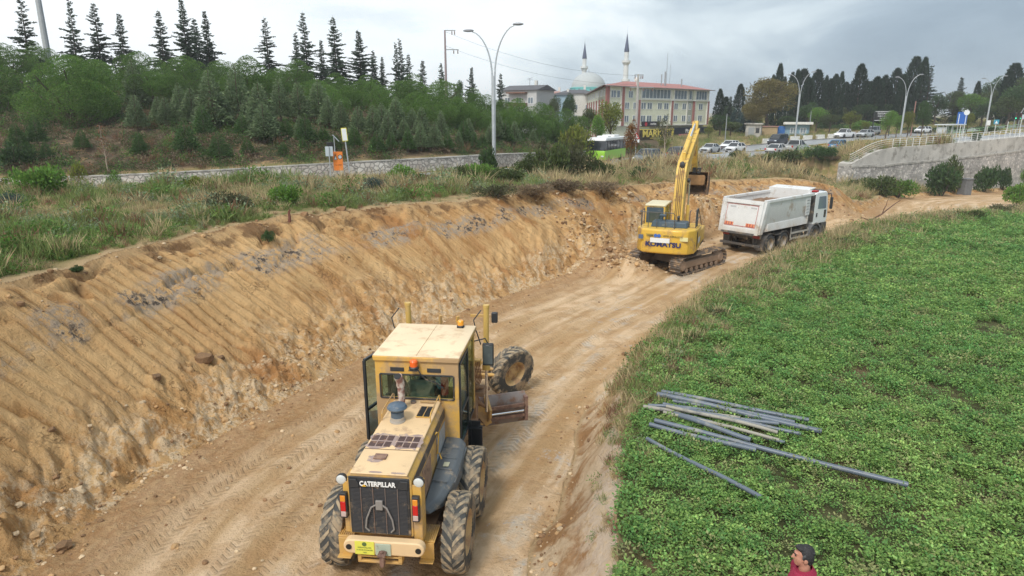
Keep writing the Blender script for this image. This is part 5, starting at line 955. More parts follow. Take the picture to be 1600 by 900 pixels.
# shed, kiosk, barrier
def shed():
    q = ony(1221, 210, 141); z = hz(q[0], q[1]); t = empty('shed', (q[0], q[1], z), R(-25), 'low blue shed with pale flat roof beyond the road', 'shed'); BL = P('blue_sheet', (.03, .14, .42), .6, var=.15); m = MB(); m.box(-4.6, .6, 0, 4, -.5, 2.1); m.build('blue_wall', BL, t, smooth=0); m = MB(); m.box(.6, 5.2, .2, 4, -.5, 2.5); m.build('wall', P('blue_grey_wall', (.22, .34, .42), .7), t, smooth=0); m = MB(); m.box(.2, 5.9, -.7, 4.4, 2.5, 2.95); m.build('roof', WSTUC, t, smooth=0)
    win(t, Matrix.Translation((0, .2, 0)), 1.6, .7, 1.2, 1.1); win(t, Matrix.Translation((0, .2, 0)), 3.5, .7, 1.2, 1.1)
    q = ony(1172, 215, 137); z = hz(q[0], q[1]); t = empty('transformer_kiosk', (q[0] + .5, q[1], z), R(-25), 'small concrete transformer kiosk between the trees and the blue shed', 'kiosk'); m = MB(); m.box(-1.5, 1.5, 0, 2.6, -.3, 2.7); m.build('body', CONC, t, bevel=.03); m = MB(); m.box(-1.8, 1.8, -.3, 2.9, 2.7, 2.95); m.build('roof', CONC, t, smooth=0); m = MB(); m.box(-.9, .2, -.04, 0, 0, 2.1); m.build('door', GREYMET, t); m = MB(); m.box(.5, 1.2, -.04, 0, 1, 2.0); m.build('vent', DARKMET, t)
    q = ony(1190, 215, 139); t = empty('brick_outhouse', (q[0] + 1.2, q[1] + 1, hz(q[0], q[1])), R(-20), 'ochre outhouse wall between kiosk and blue shed', 'outhouse'); m = MB(); m.box(-1.8, 2.2, 0, 2.4, -.3, 2.1); m.build('wall', P('ochre_stucco', (.40, .30, .17), .85, var=.15), t, smooth=0); m = MB(); m.box(-2, 2.4, -.2, 2.6, 2.1, 2.25); m.build('roof', PNK, t, smooth=0)
    for i in range(9):
        j = np.argmin(np.abs(C2[:, 0] - (46 + i * 3.4))); l = off_line(C2, 5.2)[j]; q = Vector(l); 
        m = MB(); m.prism([(-.3, 0), (.3, 0), (.14, .3), (.11, .85), (-.11, .85), (-.14, .3)], 'x', -1.35, 1.35); o = m.build('concrete_barrier', WSTUC, bevel=.02); k = 46 + i * 3.4; y_ = float(np.interp(k, C2[:, 0], C2[:, 1])) + 6.0; o.location = (k, y_, hz(k, y_)); o.rotation_euler = (0, 0, R(33)); tag(o, 'pale concrete barrier block beyond the far lanes, %s' % ordl(i), 'barrier', 'concrete barriers beyond the far lanes')
shed()
def lamp(px, pb, ptop, dd, label, rz, arm=1.0, tw=1):
    q = ony(px, pb, dd); z = hz(q[0], q[1]); H = px_h(0, ptop, (q[0], q[1], z)); t = empty('street_lamp', (q[0], q[1], z), rz, label, 'street lamp', 'double-armed street lamps'); m = MB(); m.cyl((0, 0, -.1), (0, 0, H * .70), .17, .10, 12); m.build('pole', GALV, t); m = MB(); m.box(-.28, .28, -.28, .28, -.05, .05); m.build('base_plate', GALV, t)
    S = H / 11.3
    for s, k in ((-1, 1.0), (1, 1.12)):
        pts = [(s * (.1 + 1.5 * (u ** 1.9)) * arm * S, 0, H * .69 + (H * .30) * k * (1 - (1 - u) ** 1.5) * .97) for u in [i / 9 for i in range(10)]]; m = MB(); m.tube([(s * .08, 0, H * .2)] + pts, .065, 8, .04); a = m.build('arm', GALV, t)
        e = Vector(pts[-1]); m = MB(); m.ell((e.x + s * .28 * S, 0, e.z + .07), (.42 * S, .17, .10), 12, 8); m.build('lamp_head', P('lamp_head_grey', (.30, .31, .33), .4), a)
    if px < 1000:
        m = MB(); m.cyl((0, 0, .9), (0, 0, 1.55), .168, .164, 12); m.build('blue_sticker', P('blue_label', (.22, .36, .55), .6), t)
lamp(772, 262, 44, 49.5, 'tall galvanised double-armed lamp at the stone wall, nearest to the camera', R(-8)); lamp(1242, 217.5, 115, 125, 'double-armed lamp beyond the lanes, in front of the blue shed', R(-25)); lamp(1407, 212, 119, 115, 'double-armed lamp on the median before the tallest cypresses', R(-15)); lamp(1540, 200, 121, 135, 'double-armed lamp on the right, behind the bus shelter', R(-20))
def pole(name, px, pb, pt, dd, r0, r1, mat, label, cat='pole', crown=0):
    q = ony(px, pb, dd); z = hz(q[0], q[1]); H = px_h(0, pt, (q[0], q[1], z)); t = empty(name, (q[0], q[1], z), 0, label, cat); m = MB(); m.cyl((0, 0, -.2), (0, 0, H), r0, r1, 10); m.build('pole', mat, t)
    if crown:
        ins = P('insulator_brown', (.16, .07, .05), .3); 
        for zz, x0, x1 in crown:
            m = MB(); m.box(x0, x1, -.06, .06, H + zz - .06, H + zz + .06); m.build('crossarm', GREYMET, t)
            for xx in (x0 + .12, x1 - .12, (x0 + x1) / 2 + .3): m = MB(); m.lathe([(.02, -.55), (.09, -.5), (.05, -.4), (.09, -.32), (.05, -.22), (.09, -.15), (.02, -.06)], (xx, 0, H + zz - .02), 'z', 8); m.build('insulator', ins, t)
    return t
pole('lattice_pole', 77, 100, -60, 88, .42, .30, P('grey_pole', (.42, .44, .45), .7, var=.1), 'thick grey pole cut by the top frame edge', 'pole'); pole('utility_pole', 697, 130, 47, 98, .22, .12, P('wood_pole_pink', (.34, .27, .27), .8, var=.1), 'brownish utility pole with two crossarms above the pine wood', 'utility pole', ((-.05, -.1, 1.5), (-2.6, -.1, 1.9)))
pole('utility_pole', 992, 232, 116, 104, .24, .15, P('concrete_pole', (.42, .40, .37), .85, var=.1), 'concrete utility pole in front of the apartment block', 'utility pole', ((-.1, -.6, .8), (-1.9, -1.2, 2.4)))
pole('lamp_pole', 1132, 228, 178, 118, .09, .06, GREYMET, 'thin grey pole before the trees right of the apartment block'); pole('lamp_pole', 1264, 206, 174, 140, .09, .06, GREYMET, 'thin pale pole among trees right of the blue shed'); pole('flag_pole', 1424, 205, 158, 135, .12, .1, P('rust_pole', (.3, .16, .13), .8), 'rusty pole behind the yellowing tree'); pole('lamp_pole', 1040, 232, 100, 180, .06, .04, GREYMET, 'hair-thin mast rising above the red roof')
# power lines between the two utility poles
def wires():
    for k, (p0, p1, lab) in enumerate((((1, 98, 21.5), (24.5, 104, 14.3), 'upper sagging power line between the two utility poles'), ((1.4, 98, 19.2), (25.6, 104, 12.6), 'lower sagging power line between the two utility poles'))):
        q0 = ony(697, 50 if k == 0 else 72, 98); q1 = ony(992, 118 if k == 0 else 132, 104); m = MB(); a = Vector(q0); b = Vector(q1); m.tube([a.lerp(b, i / 14) - Vector((0, 0, 1.3 * 4 * (i / 14) * (1 - i / 14))) for i in range(15)], .018, 4); o = m.build('power_line', DARKMET); tag(o, lab, 'cable')
wires()
ORNG = P('sign_orange', (.78, .22, .03), .45); REDP = P('sign_red', (.55, .02, .02), .45); SBLUE = P('sign_blue', (.02, .12, .45), .45); BLK = P('black_paint_hole_shade', (.015, .015, .015), .5); YELS = P('sign_yellow', (.72, .66, .05), .45); WS = P('sign_white', (.78, .8, .8), .4); LGREY = P('sign_back', (.50, .56, .60), .5)
def signs():
    def at(px, pb, dd): q = ony(px, pb, dd); return Vector((q[0], q[1], hz(q[0], q[1])))
    p = at(518, 292, 43); H = px_h(0, 229, p); t = empty('road_sign', p, R(6), 'blank grey back of a small road sign beside the orange one', 'road sign'); m = MB(); m.cyl((0, 0, 0), (0, 0, H), .035); m.build('post', GALV, t); m = MB(); m.box(-.24, .24, .035, .06, H - .62, H); m.build('plate', LGREY, t, bevel=.01)
    p = at(531, 292, 43.4); H = px_h(0, 237, p); t = empty('warning_board', p, R(4), 'tall orange roadworks board with two pictograms on two legs', 'road sign'); m = MB()
    for x in (-.2, .2): m = MB(); m.cyl((x, .03, 0), (x, .03, H - .9), .03); m.build('leg', GALV, t)
    m = MB(); m.box(-.31, .31, -.02, .01, H - 1.22, H); m.build('board', ORNG, t, bevel=.008); m = MB(); m.prism([(-.27, H - .52), (-.03, H - .52), (-.15, H - .17)], 'y', -.03, -.022); m.build('triangle', BLK, t, smooth=0); m = MB(); m.prism([(-.23, H - .495), (-.07, H - .495), (-.15, H - .26)], 'y', -.036, -.031); m.build('triangle_field', WS, t, smooth=0)
    m = MB(); m.lathe([(0, -.03), (.145, -.03), (.145, -.022)], (.15, 0, H - .34), 'y', 20); m.build('ring', BLK, t, smooth=0); m = MB(); m.lathe([(0, -.036), (.10, -.036), (.10, -.031)], (.15, 0, H - .34), 'y', 20); m.build('ring_field', WS, t, smooth=0); text('lettering', '30', (.15, -.04, H - .34), (R(90), 0, 0), .14, BLK, t, 1, .002); text('lettering', 'YOL YAPIMI', (0, -.026, H - .86), (R(90), 0, 0), .095, BLK, t, .9, .002)
    p = at(527, 292, 45.5); H = px_h(0, 213, p); t = empty('solar_beacon', p, R(10), 'solar-powered flasher on a thin pole behind the orange board', 'beacon'); m = MB(); m.cyl((0, 0, 0), (0, 0, H), .035); m.build('post', GALV, t); m = MB(); m.M = Matrix.Translation((.12, 0, H - .12)) @ Matrix.Rotation(R(48), 4, 'Y'); m.box(-.3, .3, -.25, .25, -.015, .015); m.build('solar_panel', GREYMET, t); m = MB(); m.box(-.52, -.08, -.1, .12, H - .78, H - .38); m.build('lamp_box', BLK, t, bevel=.02)
    p = at(549, 288, 46); H = px_h(0, 200, p); t = empty('road_sign', p, R(8), 'tall white sign with yellow border, tilted, right of the orange board', 'road sign'); t.rotation_euler = (0, R(-4), R(8)); m = MB(); m.cyl((0, 0, 0), (0, 0, H), .045); m.build('post', GALV, t); m = MB(); m.box(-.19, .19, -.07, -.045, H - .88, H + .02); m.build('border', YELS, t, bevel=.01); m = MB(); m.box(-.155, .155, -.08, -.072, H - .83, H - .03); m.build('field', WS, t)
    p = at(993, 240, 96); H = px_h(0, 207, p); t = empty('road_sign', p, R(-8), 'red and white triangular warning sign before the apartment block', 'road sign'); m = MB(); m.cyl((0, 0, 0), (0, 0, H), .04); m.build('post', GALV, t); m = MB(); m.prism([(-.5, H - .9), (.5, H - .9), (0, H)], 'y', -.07, -.04); m.build('triangle', REDP, t, smooth=0); m = MB(); m.prism([(-.32, H - .8), (.32, H - .8), (0, H - .24)], 'y', -.08, -.072); m.build('field', WS, t, smooth=0); m = MB(); m.box(-.45, .45, -.07, -.04, H - 1.4, H - .95); m.build('panel', WS, t, smooth=0)
    p = at(1376, 206, 136); H = px_h(0, 174, p); t = empty('billboard', p, R(-14), 'black billboard with white lettering in front of the dark trees', 'billboard')
    for x in (-1.6, 1.5): m = MB(); m.cyl((x, 0, 0), (x, 0, H), .09); m.build('leg', DARKMET, t)
    m = MB(); m.box(-1.45, 1.45, -.15, -.05, H - 1.75, H); m.build('board', BLK, t); m = MB()
    m.box(-1.5, 1.5, -.17, -.14, H - .06, H + .02); m.box(-1.5, 1.5, -.17, -.14, H - 1.8, H - 1.72); m.build('frame', WS, t); text('lettering', 'ELEGANT', (0, -.18, H - .42), (R(90), 0, 0), .5, WS, t, 1, .01); text('lettering', 'düğün salonu', (0, -.18, H - .9), (R(90), 0, 0), .36, WS, t, 1, .01); text('lettering', 'kır bahçesi', (.2, -.18, H - 1.35), (R(90), 0, 0), .34, WS, t, 1, .01)
    # bus shelter, stop signs, blue sign, lights
    q = onz(1488, 222, 3.7); q = ony(1488, 222, 98.5); p = Vector((q[0], q[1], hz(q[0], q[1]))); t = empty('bus_shelter', p, R(30), 'glazed bus shelter with pale frame above the retaining wall', 'bus shelter'); FR = P('pale_frame', (.62, .66, .66), .4)
    for x in (-2.2, -.7, .8, 2.2):
        for y in (0, 1.3): m = MB(); m.box(x - .05, x + .05, y - .05, y + .05, 0, 2.45); m.build('post', FR, t)
    m = MB(); m.box(-2.5, 2.5, -.3, 1.6, 2.45, 2.62); m.build('roof', FR, t, bevel=.02); m = MB(); m.box(-2.15, 2.15, 1.28, 1.31, .35, 2.3); m.build('rear_glass', clear_glass('shelter_glass'), t, smooth=0); m = MB(); m.box(-1.9, 1.9, .85, 1.2, .42, .48); m.build('bench', GREYMET, t); m = MB(); m.box(-2.22, -2.18, .1, 1.2, .3, 2.2); m.build('advert_panel', P('panel_pale', (.6, .64, .66), .4), t)
    for (px, pb, pt, dd, kind, lab) in ((1504, 214, 173, 112, 'round', 'round white stop sign on thin pole at the bus shelter'), (1498, 214, 174, 118, 'blue', 'upright blue information sign behind the bus shelter'), (1493, 216, 178, 101, 'thin', 'thin pale post left of the round stop sign'), (1555, 200, 187, 122, 'cross', 'small blue square pedestrian crossing sign'), (1574, 199, 190, 120, 'thin', 'short white post before the traffic light'), (1594, 200, 180, 118, 'disc', 'small round disc sign on post right of the traffic light'), (1543, 200, 188, 125, 'white', 'small white notice post at the foot of the right lamp')):
        p = at(px, pb, dd); H = px_h(0, pt, p); t = empty('road_sign', p, R(-22), lab, 'road sign'); m = MB(); m.cyl((0, 0, 0), (0, 0, H), .05); m.build('post', WHITEMET, t)
        if kind in ('round', 'disc'): m = MB(); m.lathe([(0, -.1), (.42, -.1), (.42, -.05)], (0, 0, H - .3), 'y', 16); m.build('disc', WS if kind == 'round' else LGREY, t)
        if kind == 'blue': m = MB(); m.box(-.75, .75, -.1, -.04, H - 2.2, H - .1); m.build('panel', SBLUE, t)
        if kind == 'cross': m = MB(); m.box(-.4, .4, -.1, -.04, H - .8, H); m.build('panel', P('sign_teal', (.05, .3, .42), .45), t); m = MB(); m.prism([(-.25, H - .68), (.25, H - .68), (0, H - .18)], 'y', -.12, -.102); m.build('symbol', WS, t, smooth=0)
        if kind == 'white': m = MB(); m.box(-.3, .3, -.1, -.04, H - .9, H); m.build('panel', WS, t)
    for (px, pt, lab, fl) in ((1583, 176, 'traffic light on a pole showing green at the right edge', 1), (1590, 176, 'traffic light on a curved grey arm at the right frame edge', 0)):
        p = at(px, 201, 116 if fl else 113); H = px_h(0, pt, p); t = empty('traffic_light', p, R(-10), lab, 'traffic light'); m = MB(); m.cyl((0, 0, 0), (0, 0, H), .07); m.build('post', GREYMET, t); m = MB(); m.box(-.2, .2, -.25, -.05, H - 1.15, H - .05); m.build('housing', BLK, t, bevel=.02)
        for k, (c, n_) in enumerate((((.10, .01, .01), 'red_lens'), ((.12, .07, .01), 'amber_lens'), ((.05, .9, .45), 'green_lens'))): m = MB(); m.ell((0, -.26, H - .25 - .34 * k), (.11, .03, .11)); m.build('lens', P(n_ + ('_lit' if (fl and k == 2) else ''), c, .3, emit=(c if (fl and k == 2) else None)), t)
        if not fl: m = MB(); m.tube([(0, 0, H - .2), (.5, 0, H + 1.0), (1.6, 0, H + 2.0), (3.2, 0, H + 2.3)], .07, 8, .05); m.build('arm', GREYMET, t)
    p = hit(1506, 304, 60, 130); t = empty('utility_cabinet', p, R(18), 'dark grey concrete inspection chamber standing at the foot of the retaining wall', 'cabinet'); m = MB(); m.box(-.6, .6, -.5, .5, -.4, 1.9); m.build('body', P('dark_concrete', (.16, .165, .17), .9, var=.2), t, bevel=.04); m = MB(); m.box(-.68, .68, -.58, .58, 1.9, 2.03); m.build('lid', P('dark_concrete', (.16, .165, .17)), t, bevel=.03)
    p = hit(1354, 352, 30, 100); m = MB(); rr = random.Random(8); 
    tapered(m, (0, 0, .1), (2.6, .9, 1.6), .07, .02, 7, .02, rr); tapered(m, (1.2, .4, .75), (1.6, .5, 1.9), .035, .01, 4, .05, rr); tapered(m, (.3, .1, .3), (-.6, -.2, .6), .05, .015, 4, .05, rr); o = m.build('dead_branch', P('dead_wood', (.13, .07, .045), .9, var=.2)); o.location = p; tag(o, 'dead brown branch lying on the spoil ahead of the truck', 'branch')
    for px, pb, s, lab in ((722, 297, .42, 'pale flat boulder on the terrace edge'), (657, 283, .0, ''),): 
        if s: 
            p = hit(px, pb, 20, 60); m = MB(); m.ell((0, 0, .1), (s * 1.3, s, s * .5), 9, 6); o = m.build('boulder', P('sandstone', (.52, .42, .28), .95, var=.2, bump=.4)); o.location = p; tag(o, lab, 'boulder')
    p = hit(452, 345, 15, 60); m = MB(); m.tube([(0, 0, -.1), (.03, 0, .16), (.0, .02, .32), (.06, 0, .4)], .06, 7, .035); o = m.build('stump', P('rusty_wood', (.16, .06, .04), .9, var=.2)); o.location = p; tag(o, 'small reddish-brown stump sticking out at the bank lip', 'stump')
signs()
# bridge-side railings at the far right
def rails():
    for (d_, off, lab, mat) in ((0, 5.5, 'pale green low railing beside the crossing at the right frame edge', P('green_rail', (.30, .52, .28), .5)),):
        l = off_line(C2, -6.5); sel = [p for p in l if 84 < p[0] < 112]; m = MB(); b0 = Vector(sel[0]); m.M = Matrix.Translation(-b0)
        for a, b in zip(sel[:-1], sel[1:]):
            a = Vector(a); b = Vector(b); a.z = hz(a.x, a.y); b.z = hz(b.x, b.y)
            for hh in (1.0, .55): m.cyl(a + Vector((0, 0, hh)), b + Vector((0, 0, hh)), .05, n=6)
            n = max(1, int((b - a).length / 2))
            for k in range(n): q = a.lerp(b, k / n); m.cyl(q, q + Vector((0, 0, 1.0)), .045, n=6)
        o = m.build('railing', mat); o.location = b0; tag(o, lab, 'railing')
rails()
# ------------------------------------------------------------------ motor grader (local: x right, y forward, z up; origin under the tandem axle)
RUST = (.17, .075, .04); DUST = (.46, .32, .19)
CAT_Y = P('grader_yellow', (.66, .39, .085), .45, var=.08, scale=1.5, dirt=(.44, .29, .15), dirt_amt=.64, dirt_scale=2.2, dirt_low=(.5, 1.7))
CAT_TOP = P('faded_cream_paint', (.78, .62, .41), .6, var=.08, scale=1.2, dirt=(.62, .45, .28), dirt_amt=.42, dirt_scale=3.0)
HOOD_TOP = P('faded_hood_paint', (.74, .53, .30), .6, var=.10, scale=1.6, dirt=(.44, .29, .18), dirt_amt=.32, dirt_scale=2.3)
RUBBER = P('dusty_rubber', (.060, .062, .060), .85, var=.2, scale=3, dirt=(.34, .26, .17), dirt_amt=.5, dirt_scale=3.2); LUGR = P('dusty_lug', (.16, .145, .115), .9, var=.2, scale=4, dirt=(.40, .31, .20), dirt_amt=.6, dirt_scale=5)
RIM_Y = P('dusty_rim', (.52, .36, .17), .6, dirt=(.36, .22, .12), dirt_amt=.5, dirt_scale=4); BLKP = P('worn_black', (.03, .032, .035), .5, var=.2, dirt=DUST, dirt_amt=.25, dirt_scale=4); GREYPL = P('grey_plastic', (.11, .125, .135), .55, var=.1, dirt=(.33, .27, .2), dirt_amt=.35, dirt_scale=4)
RUSTM = P('rusty_plate', (.19, .11, .085), .8, var=.25, scale=6, dirt=(.3, .19, .13), dirt_amt=.5, dirt_scale=7); STEELW = P('worn_steel', (.24, .20, .18), .45, .5, var=.25, dirt=(.20, .11, .07), dirt_amt=.5, dirt_scale=4); CHROME = P('chrome_rod', (.75, .76, .78), .18, .9)
CGL = clear_glass('cab_glass'); BROWN = P('brown_mud', (.25, .15, .085), .95, var=.2, scale=4)
def wheel(parent, c, r, w, steer=0, lean=0, rim_r=.34, lugs=24, rimmat=None, tyremat=None, lugmat=None, bolts=10, name='wheel', lug_h=.035):
    """wheel as a part with tyre and rim below it; axis along local x"""
    rimmat = rimmat or RIM_Y; tyremat = tyremat or RUBBER; lugmat = lugmat or tyremat
    h = bpy.data.objects.new(name, None); COL.objects.link(h); h.parent = parent; h.location = c; h.rotation_euler = Euler((0, R(lean), R(steer)), 'XYZ')
    m = MB(); prof = [(rim_r, -w * .36), (rim_r + .03, -w * .46), (r * .80, -w * .5), (r * .93, -w * .46), (r * .975, -w * .34), (r * .98, 0), (r * .975, w * .34), (r * .93, w * .46), (r * .80, w * .5), (rim_r + .03, w * .46), (rim_r, w * .36), (rim_r, -w * .36)]
    m.lathe(prof, (0, 0, 0), 'x', 40)
    if lugs:
        m.m = 1
        for s in (-1, 1):
            for k in range(lugs):
                a0 = 2 * math.pi * (k + (.5 if s > 0 else 0)) / lugs; nn = 4; secs = []
                for j in range(nn + 1):
                    u = j / nn; x = s * w * (.02 + .47 * u); a = a0 + (1 - u) ** 1.25 * .30; rr = r * (1 - .015 * u) - (.035 * r if j == nn else 0); th = .5 * (2 * math.pi / lugs) * (.42 + .22 * u); base = r * .93 if j < nn else r * .84
                    q = []
                    for (ra, da) in ((base, -th), (rr + 0, -th * .8), (rr + 0, th * .8), (base, th)): q.append((x, ra * math.cos(a + da), ra * math.sin(a + da)))
                    secs.append(q)
                m.loft(secs)
    tyre = m.build('tyre', [tyremat, lugmat], h, fix=True)
    m = MB(); m.lathe([(.0, w * .12), (rim_r * .42, w * .14), (rim_r * .46, w * .08), (rim_r * .80, w * .05), (rim_r * .9, w * .30), (rim_r * 1.08, w * .44), (rim_r * 1.06, w * .37), (rim_r * 1.0, -w * .38), (rim_r * .85, -w * .3), (.0, -w * .2)], (0, 0, 0), 'x', 32)
    for k in range(bolts): a = 2 * math.pi * k / bolts; m.cyl((w * .05, math.cos(a) * rim_r * .62, math.sin(a) * rim_r * .62), (w * .12, math.cos(a) * rim_r * .62, math.sin(a) * rim_r * .62), .022 * rim_r / .34, n=6)
    m.build('rim', rimmat, h, fix=True); return h
def grader():
    t = empty('motor_grader', (-1.84, 10.30, 0), hd(5.9), 'worn yellow motor grader with cream roof standing on the dirt road', 'grader')
    # wheels -------------------------------------------------
    for s in (1, -1):
        for y in (-.773, .773): wheel(t, (1.045 if s > 0 else -.94, y, .655), .66, .375, 0 if s > 0 else 180, 0, .36, 21, lugmat=LUGR)
    for s in (1, -1): h = wheel(t, (s * 1.06 + .13, 6.15, .70), .70, .38, (-42 if s > 0 else 138), (9 if s > 0 else -9), .33, 21, lugmat=LUGR)
    # tandem cases
    for s in (1, -1):
        m = MB(); m.prism([(-1.02, .44), (1.02, .44), (1.14, .62), (1.08, .86), (-1.08, .90), (-1.2, .7)], 'x', s * .56 - .13, s * .56 + .13); m.build('tandem_case', BROWN if s > 0 else CAT_Y, t, bevel=.03)
        m = MB(); m.box(s * .66 - .12, s * .66 + .12, -1.42, -.98, .88, .905)
        for k in range(7): m.box(s * .66 - .11 + k * .033, s * .66 - .10 + k * .033, -1.40, -1.0, .905, .925)
        m.box(s * .66 - .11, s * .66 + .11, -1.44, -1.41, .60, .88); m.box(s * .66 - .11, s * .66 + .11, -1.54, -1.41, .58, .60); m.build('step', CAT_Y, t, bevel=.006)
    m = MB(); m.box(-.42, .42, -.25, .25, .5, .92); m.cyl((-.98, -.773, .685), (-.6, -.773, .685), .12); m.cyl((.98, -.773, .685), (.6, -.773, .685), .12); m.cyl((.98, .773, .685), (.6, .773, .685), .12); m.cyl((-.98, .773, .685), (-.6, .773, .685), .12); m.build('rear_axle', BROWN, t)
    m = MB(); m.box(-.40, .40, -1.5, 1.9, .72, 1.16); m.build('rear_frame', CAT_Y, t, bevel=.02)
    # engine hood ---------------------------------------------
    hw = .50; y0, y1 = -1.6, .86; zb, zt0, zt1 = 1.10, 2.14, 2.22
    m = MB(); sec = lambda y, zt: [(-hw, y, zb), (hw, y, zb), (hw, y, zt - .10), (hw - .07, y, zt - .004), (-hw + .07, y, zt - .004), (-hw, y, zt - .10)]
    m.loft([sec(y0, zt0), sec(y1, zt1)]); hood = m.build('engine_hood', CAT_Y, t, bevel=.012)
    m = MB(); m.hexa([(-hw + .055, y0 - .01, zt0 - .003), (hw - .055, y0 - .01, zt0 - .003), (hw - .055, y1, zt1 - .003), (-hw + .055, y1, zt1 - .003)], [(-hw + .06, y0 - .01, zt0 + .02), (hw - .06, y0 - .01, zt0 + .02), (hw - .06, y1, zt1 + .02), (-hw + .06, y1, zt1 + .02)]); m.build('hood_top', HOOD_TOP, t, bevel=.012)
    m = MB(); zf = lambda y: zt0 + .021 + (y - y0) / (y1 - y0) * (zt1 - zt0); m.hexa([(-.44, -.93, zf(-.93)), (.44, -.93, zf(-.93)), (.44, -.915, zf(-.915)), (-.44, -.915, zf(-.915))], [(-.44, -.93, zf(-.93) + .003), (.44, -.93, zf(-.93) + .003), (.44, -.915, zf(-.915) + .003), (-.44, -.915, zf(-.915) + .003)]); m.build('hood_seam', P('seam_dark', (.16, .10, .06), .8), t)
    PATCH = P('rust_patch', (.36, .27, .24), .8, var=.15, scale=7, dirt=(.70, .50, .29), dirt_amt=.35, dirt_scale=5); rp = random.Random(5)
    def patch(cx, cy, rx, ry, dz=.002):
        pts = [(cx + rx * (1 + rp.uniform(-.18, .18)) * (abs(math.cos(a)) ** .6) * math.copysign(1, math.cos(a)), cy + ry * (1 + rp.uniform(-.18, .18)) * (abs(math.sin(a)) ** .6) * math.copysign(1, math.sin(a))) for a in [2 * math.pi * k / 26 for k in range(26)]]
        mm = MB(); mm.add([(x, y, zf(y) + dz) for x, y in pts], [tuple(range(26))]); return mm
    for cx in (-.22, .22):
        patch(cx, -.66, .225, .24).build('worn_patch', PATCH, t, smooth=0); m = MB()
        for r_ in range(2):
            for c_ in range(3): x = cx - .185 + c_ * .125; y = -.84 + r_ * .19; m.hexa([(x, y, zf(y) + .003), (x + .105, y, zf(y) + .003), (x + .105, y + .15, zf(y + .15) + .003), (x, y + .15, zf(y + .15) + .003)], [(x, y, zf(y) + .007), (x + .105, y, zf(y) + .007), (x + .105, y + .15, zf(y + .15) + .007), (x, y + .15, zf(y + .15) + .007)])
        m.build('hood_vent', P('vent_rust', (.09, .055, .05), .9, var=.3, scale=12, dirt=(.3, .17, .11), dirt_amt=.35, dirt_scale=9), t, smooth=0)
    patch(-.17, -1.21, .12, .09).build('worn_patch', PATCH, t, smooth=0); m = MB(); m.box(-.2, .0, -1.23, -1.08, zf(-1.1), zf(-1.1) + .025); m.build('filler_flap', RUSTM, t, bevel=.008)
    for cx, cy, rx in ((-.05, -1.57, .1), (.3, -1.57, .11)): patch(cx, cy, rx, .022).build('worn_patch', PATCH, t, smooth=0)
    m = MB(); m.box(.13, .38, .16, .60, zf(.4), zf(.4) + .012); fr = m.build('hood_vent', CAT_Y, t, bevel=.004)
    for k in range(2):
        m = MB(); x = .145 + k * .122; m.box(x, x + .10, .18, .58, zf(.4) + .0125, zf(.4) + .016)
        for j in range(9): m.box(x, x + .10, .19 + j * .044, .2 + j * .044, zf(.4) + .016, zf(.4) + .028)
        m.build('slot', BLKP, fr, smooth=0)
    # exhaust and pre-cleaner
    m = MB(); m.tube([(-.19, .45, 2.2), (-.19, .45, 2.5), (-.19, .44, 2.68)], .062, 14); m.tube([(-.19, .44, 2.68), (-.195, .42, 2.80), (-.21, .36, 2.9)], .075, 14); ex = m.build('exhaust_stack', P('rusty_exhaust', (.30, .15, .12), .7, var=.25, scale=9, dirt=(.62, .55, .48), dirt_amt=.5, dirt_scale=9), t)
    m = MB(); m.lathe([(0, 0), (.066, 0), (.066, .01)], (0, 0, 0), 'z', 14); e = m.build('pipe_mouth_shade', BLK, ex); e.location = (-.215, .352, 2.902); e.rotation_euler = (R(28), 0, 0)  # black disc painted for the shade inside the exhaust
    m = MB(); m.lathe([(.135, 2.17), (.135, 2.235), (.12, 2.24), (.12, 2.3)], (-.15, .02, 0), 'z', 24); m.build('intake_base', P('steel_grey', (.45, .42, .38), .5, .3), t); m = MB(); m.lathe([(.11, 2.3), (.115, 2.40), (.1, 2.41), (.165, 2.455), (.175, 2.475), (.15, 2.52), (.08, 2.55), (0, 2.56)], (-.15, .02, 0), 'z', 26); m.build('precleaner', P('blue_grey_plastic', (.085, .125, .17), .5, var=.1, dirt=(.3, .27, .24), dirt_amt=.25, dirt_scale=6), t)
    for x in (-.43, .43): m = MB(); m.tube([(x, .02, zf(0)), (x, .02, zf(0) + .12), (x, .08, zf(0) + .16), (x, .74, zf(.7) + .16), (x, .8, zf(.7) + .12), (x, .8, zf(.7))], .012, 6); m.build('handrail', CAT_Y, t)
    m = MB(); m.lathe([(.05, 0), (.05, .04), (0, .05)], (-.05, .72, zf(.7)), 'z', 12); m.build('filler_cap', STEELW, t); m = MB(); m.bar((.08, .72, zf(.7) + .03), (.35, .72, zf(.7) + .03), .03, .02); m.build('latch', CAT_Y, t)
    # side panels: dark stripe along the upper flank, louvred door below it
    for s in (-1, 1):
        m = MB(); x = s * (hw + .004); m.prism([(-1.45, 1.88), (.82, 1.93), (.82, 2.10), (-1.45, 2.03)], 'x', x - .004, x + .004); m.build('dark_stripe', P('dark_stripe', (.05, .05, .055), .5, dirt=DUST, dirt_amt=.3, dirt_scale=5), t, smooth=0)
        m = MB(); m.box(x - .005, x + .005, -.95, -.35, 1.3, 1.84)
        for k in range(9): m.box(x - .004, x + s * .014 if s > 0 else x + .004, -.92 + k * .062, -.89 + k * .062, 1.34, 1.8)
        m.build('side_louvre', P('louvre_rust', (.38, .25, .17), .8, var=.2, dirt=(.2, .14, .11), dirt_amt=.4, dirt_scale=8), t, smooth=0)
    m = MB(); m.box(.505, .512, .1, .8, 1.3, 1.86); m.build('flank_label', P('label_grey', (.35, .37, .38), .6, var=.2, scale=8), t)
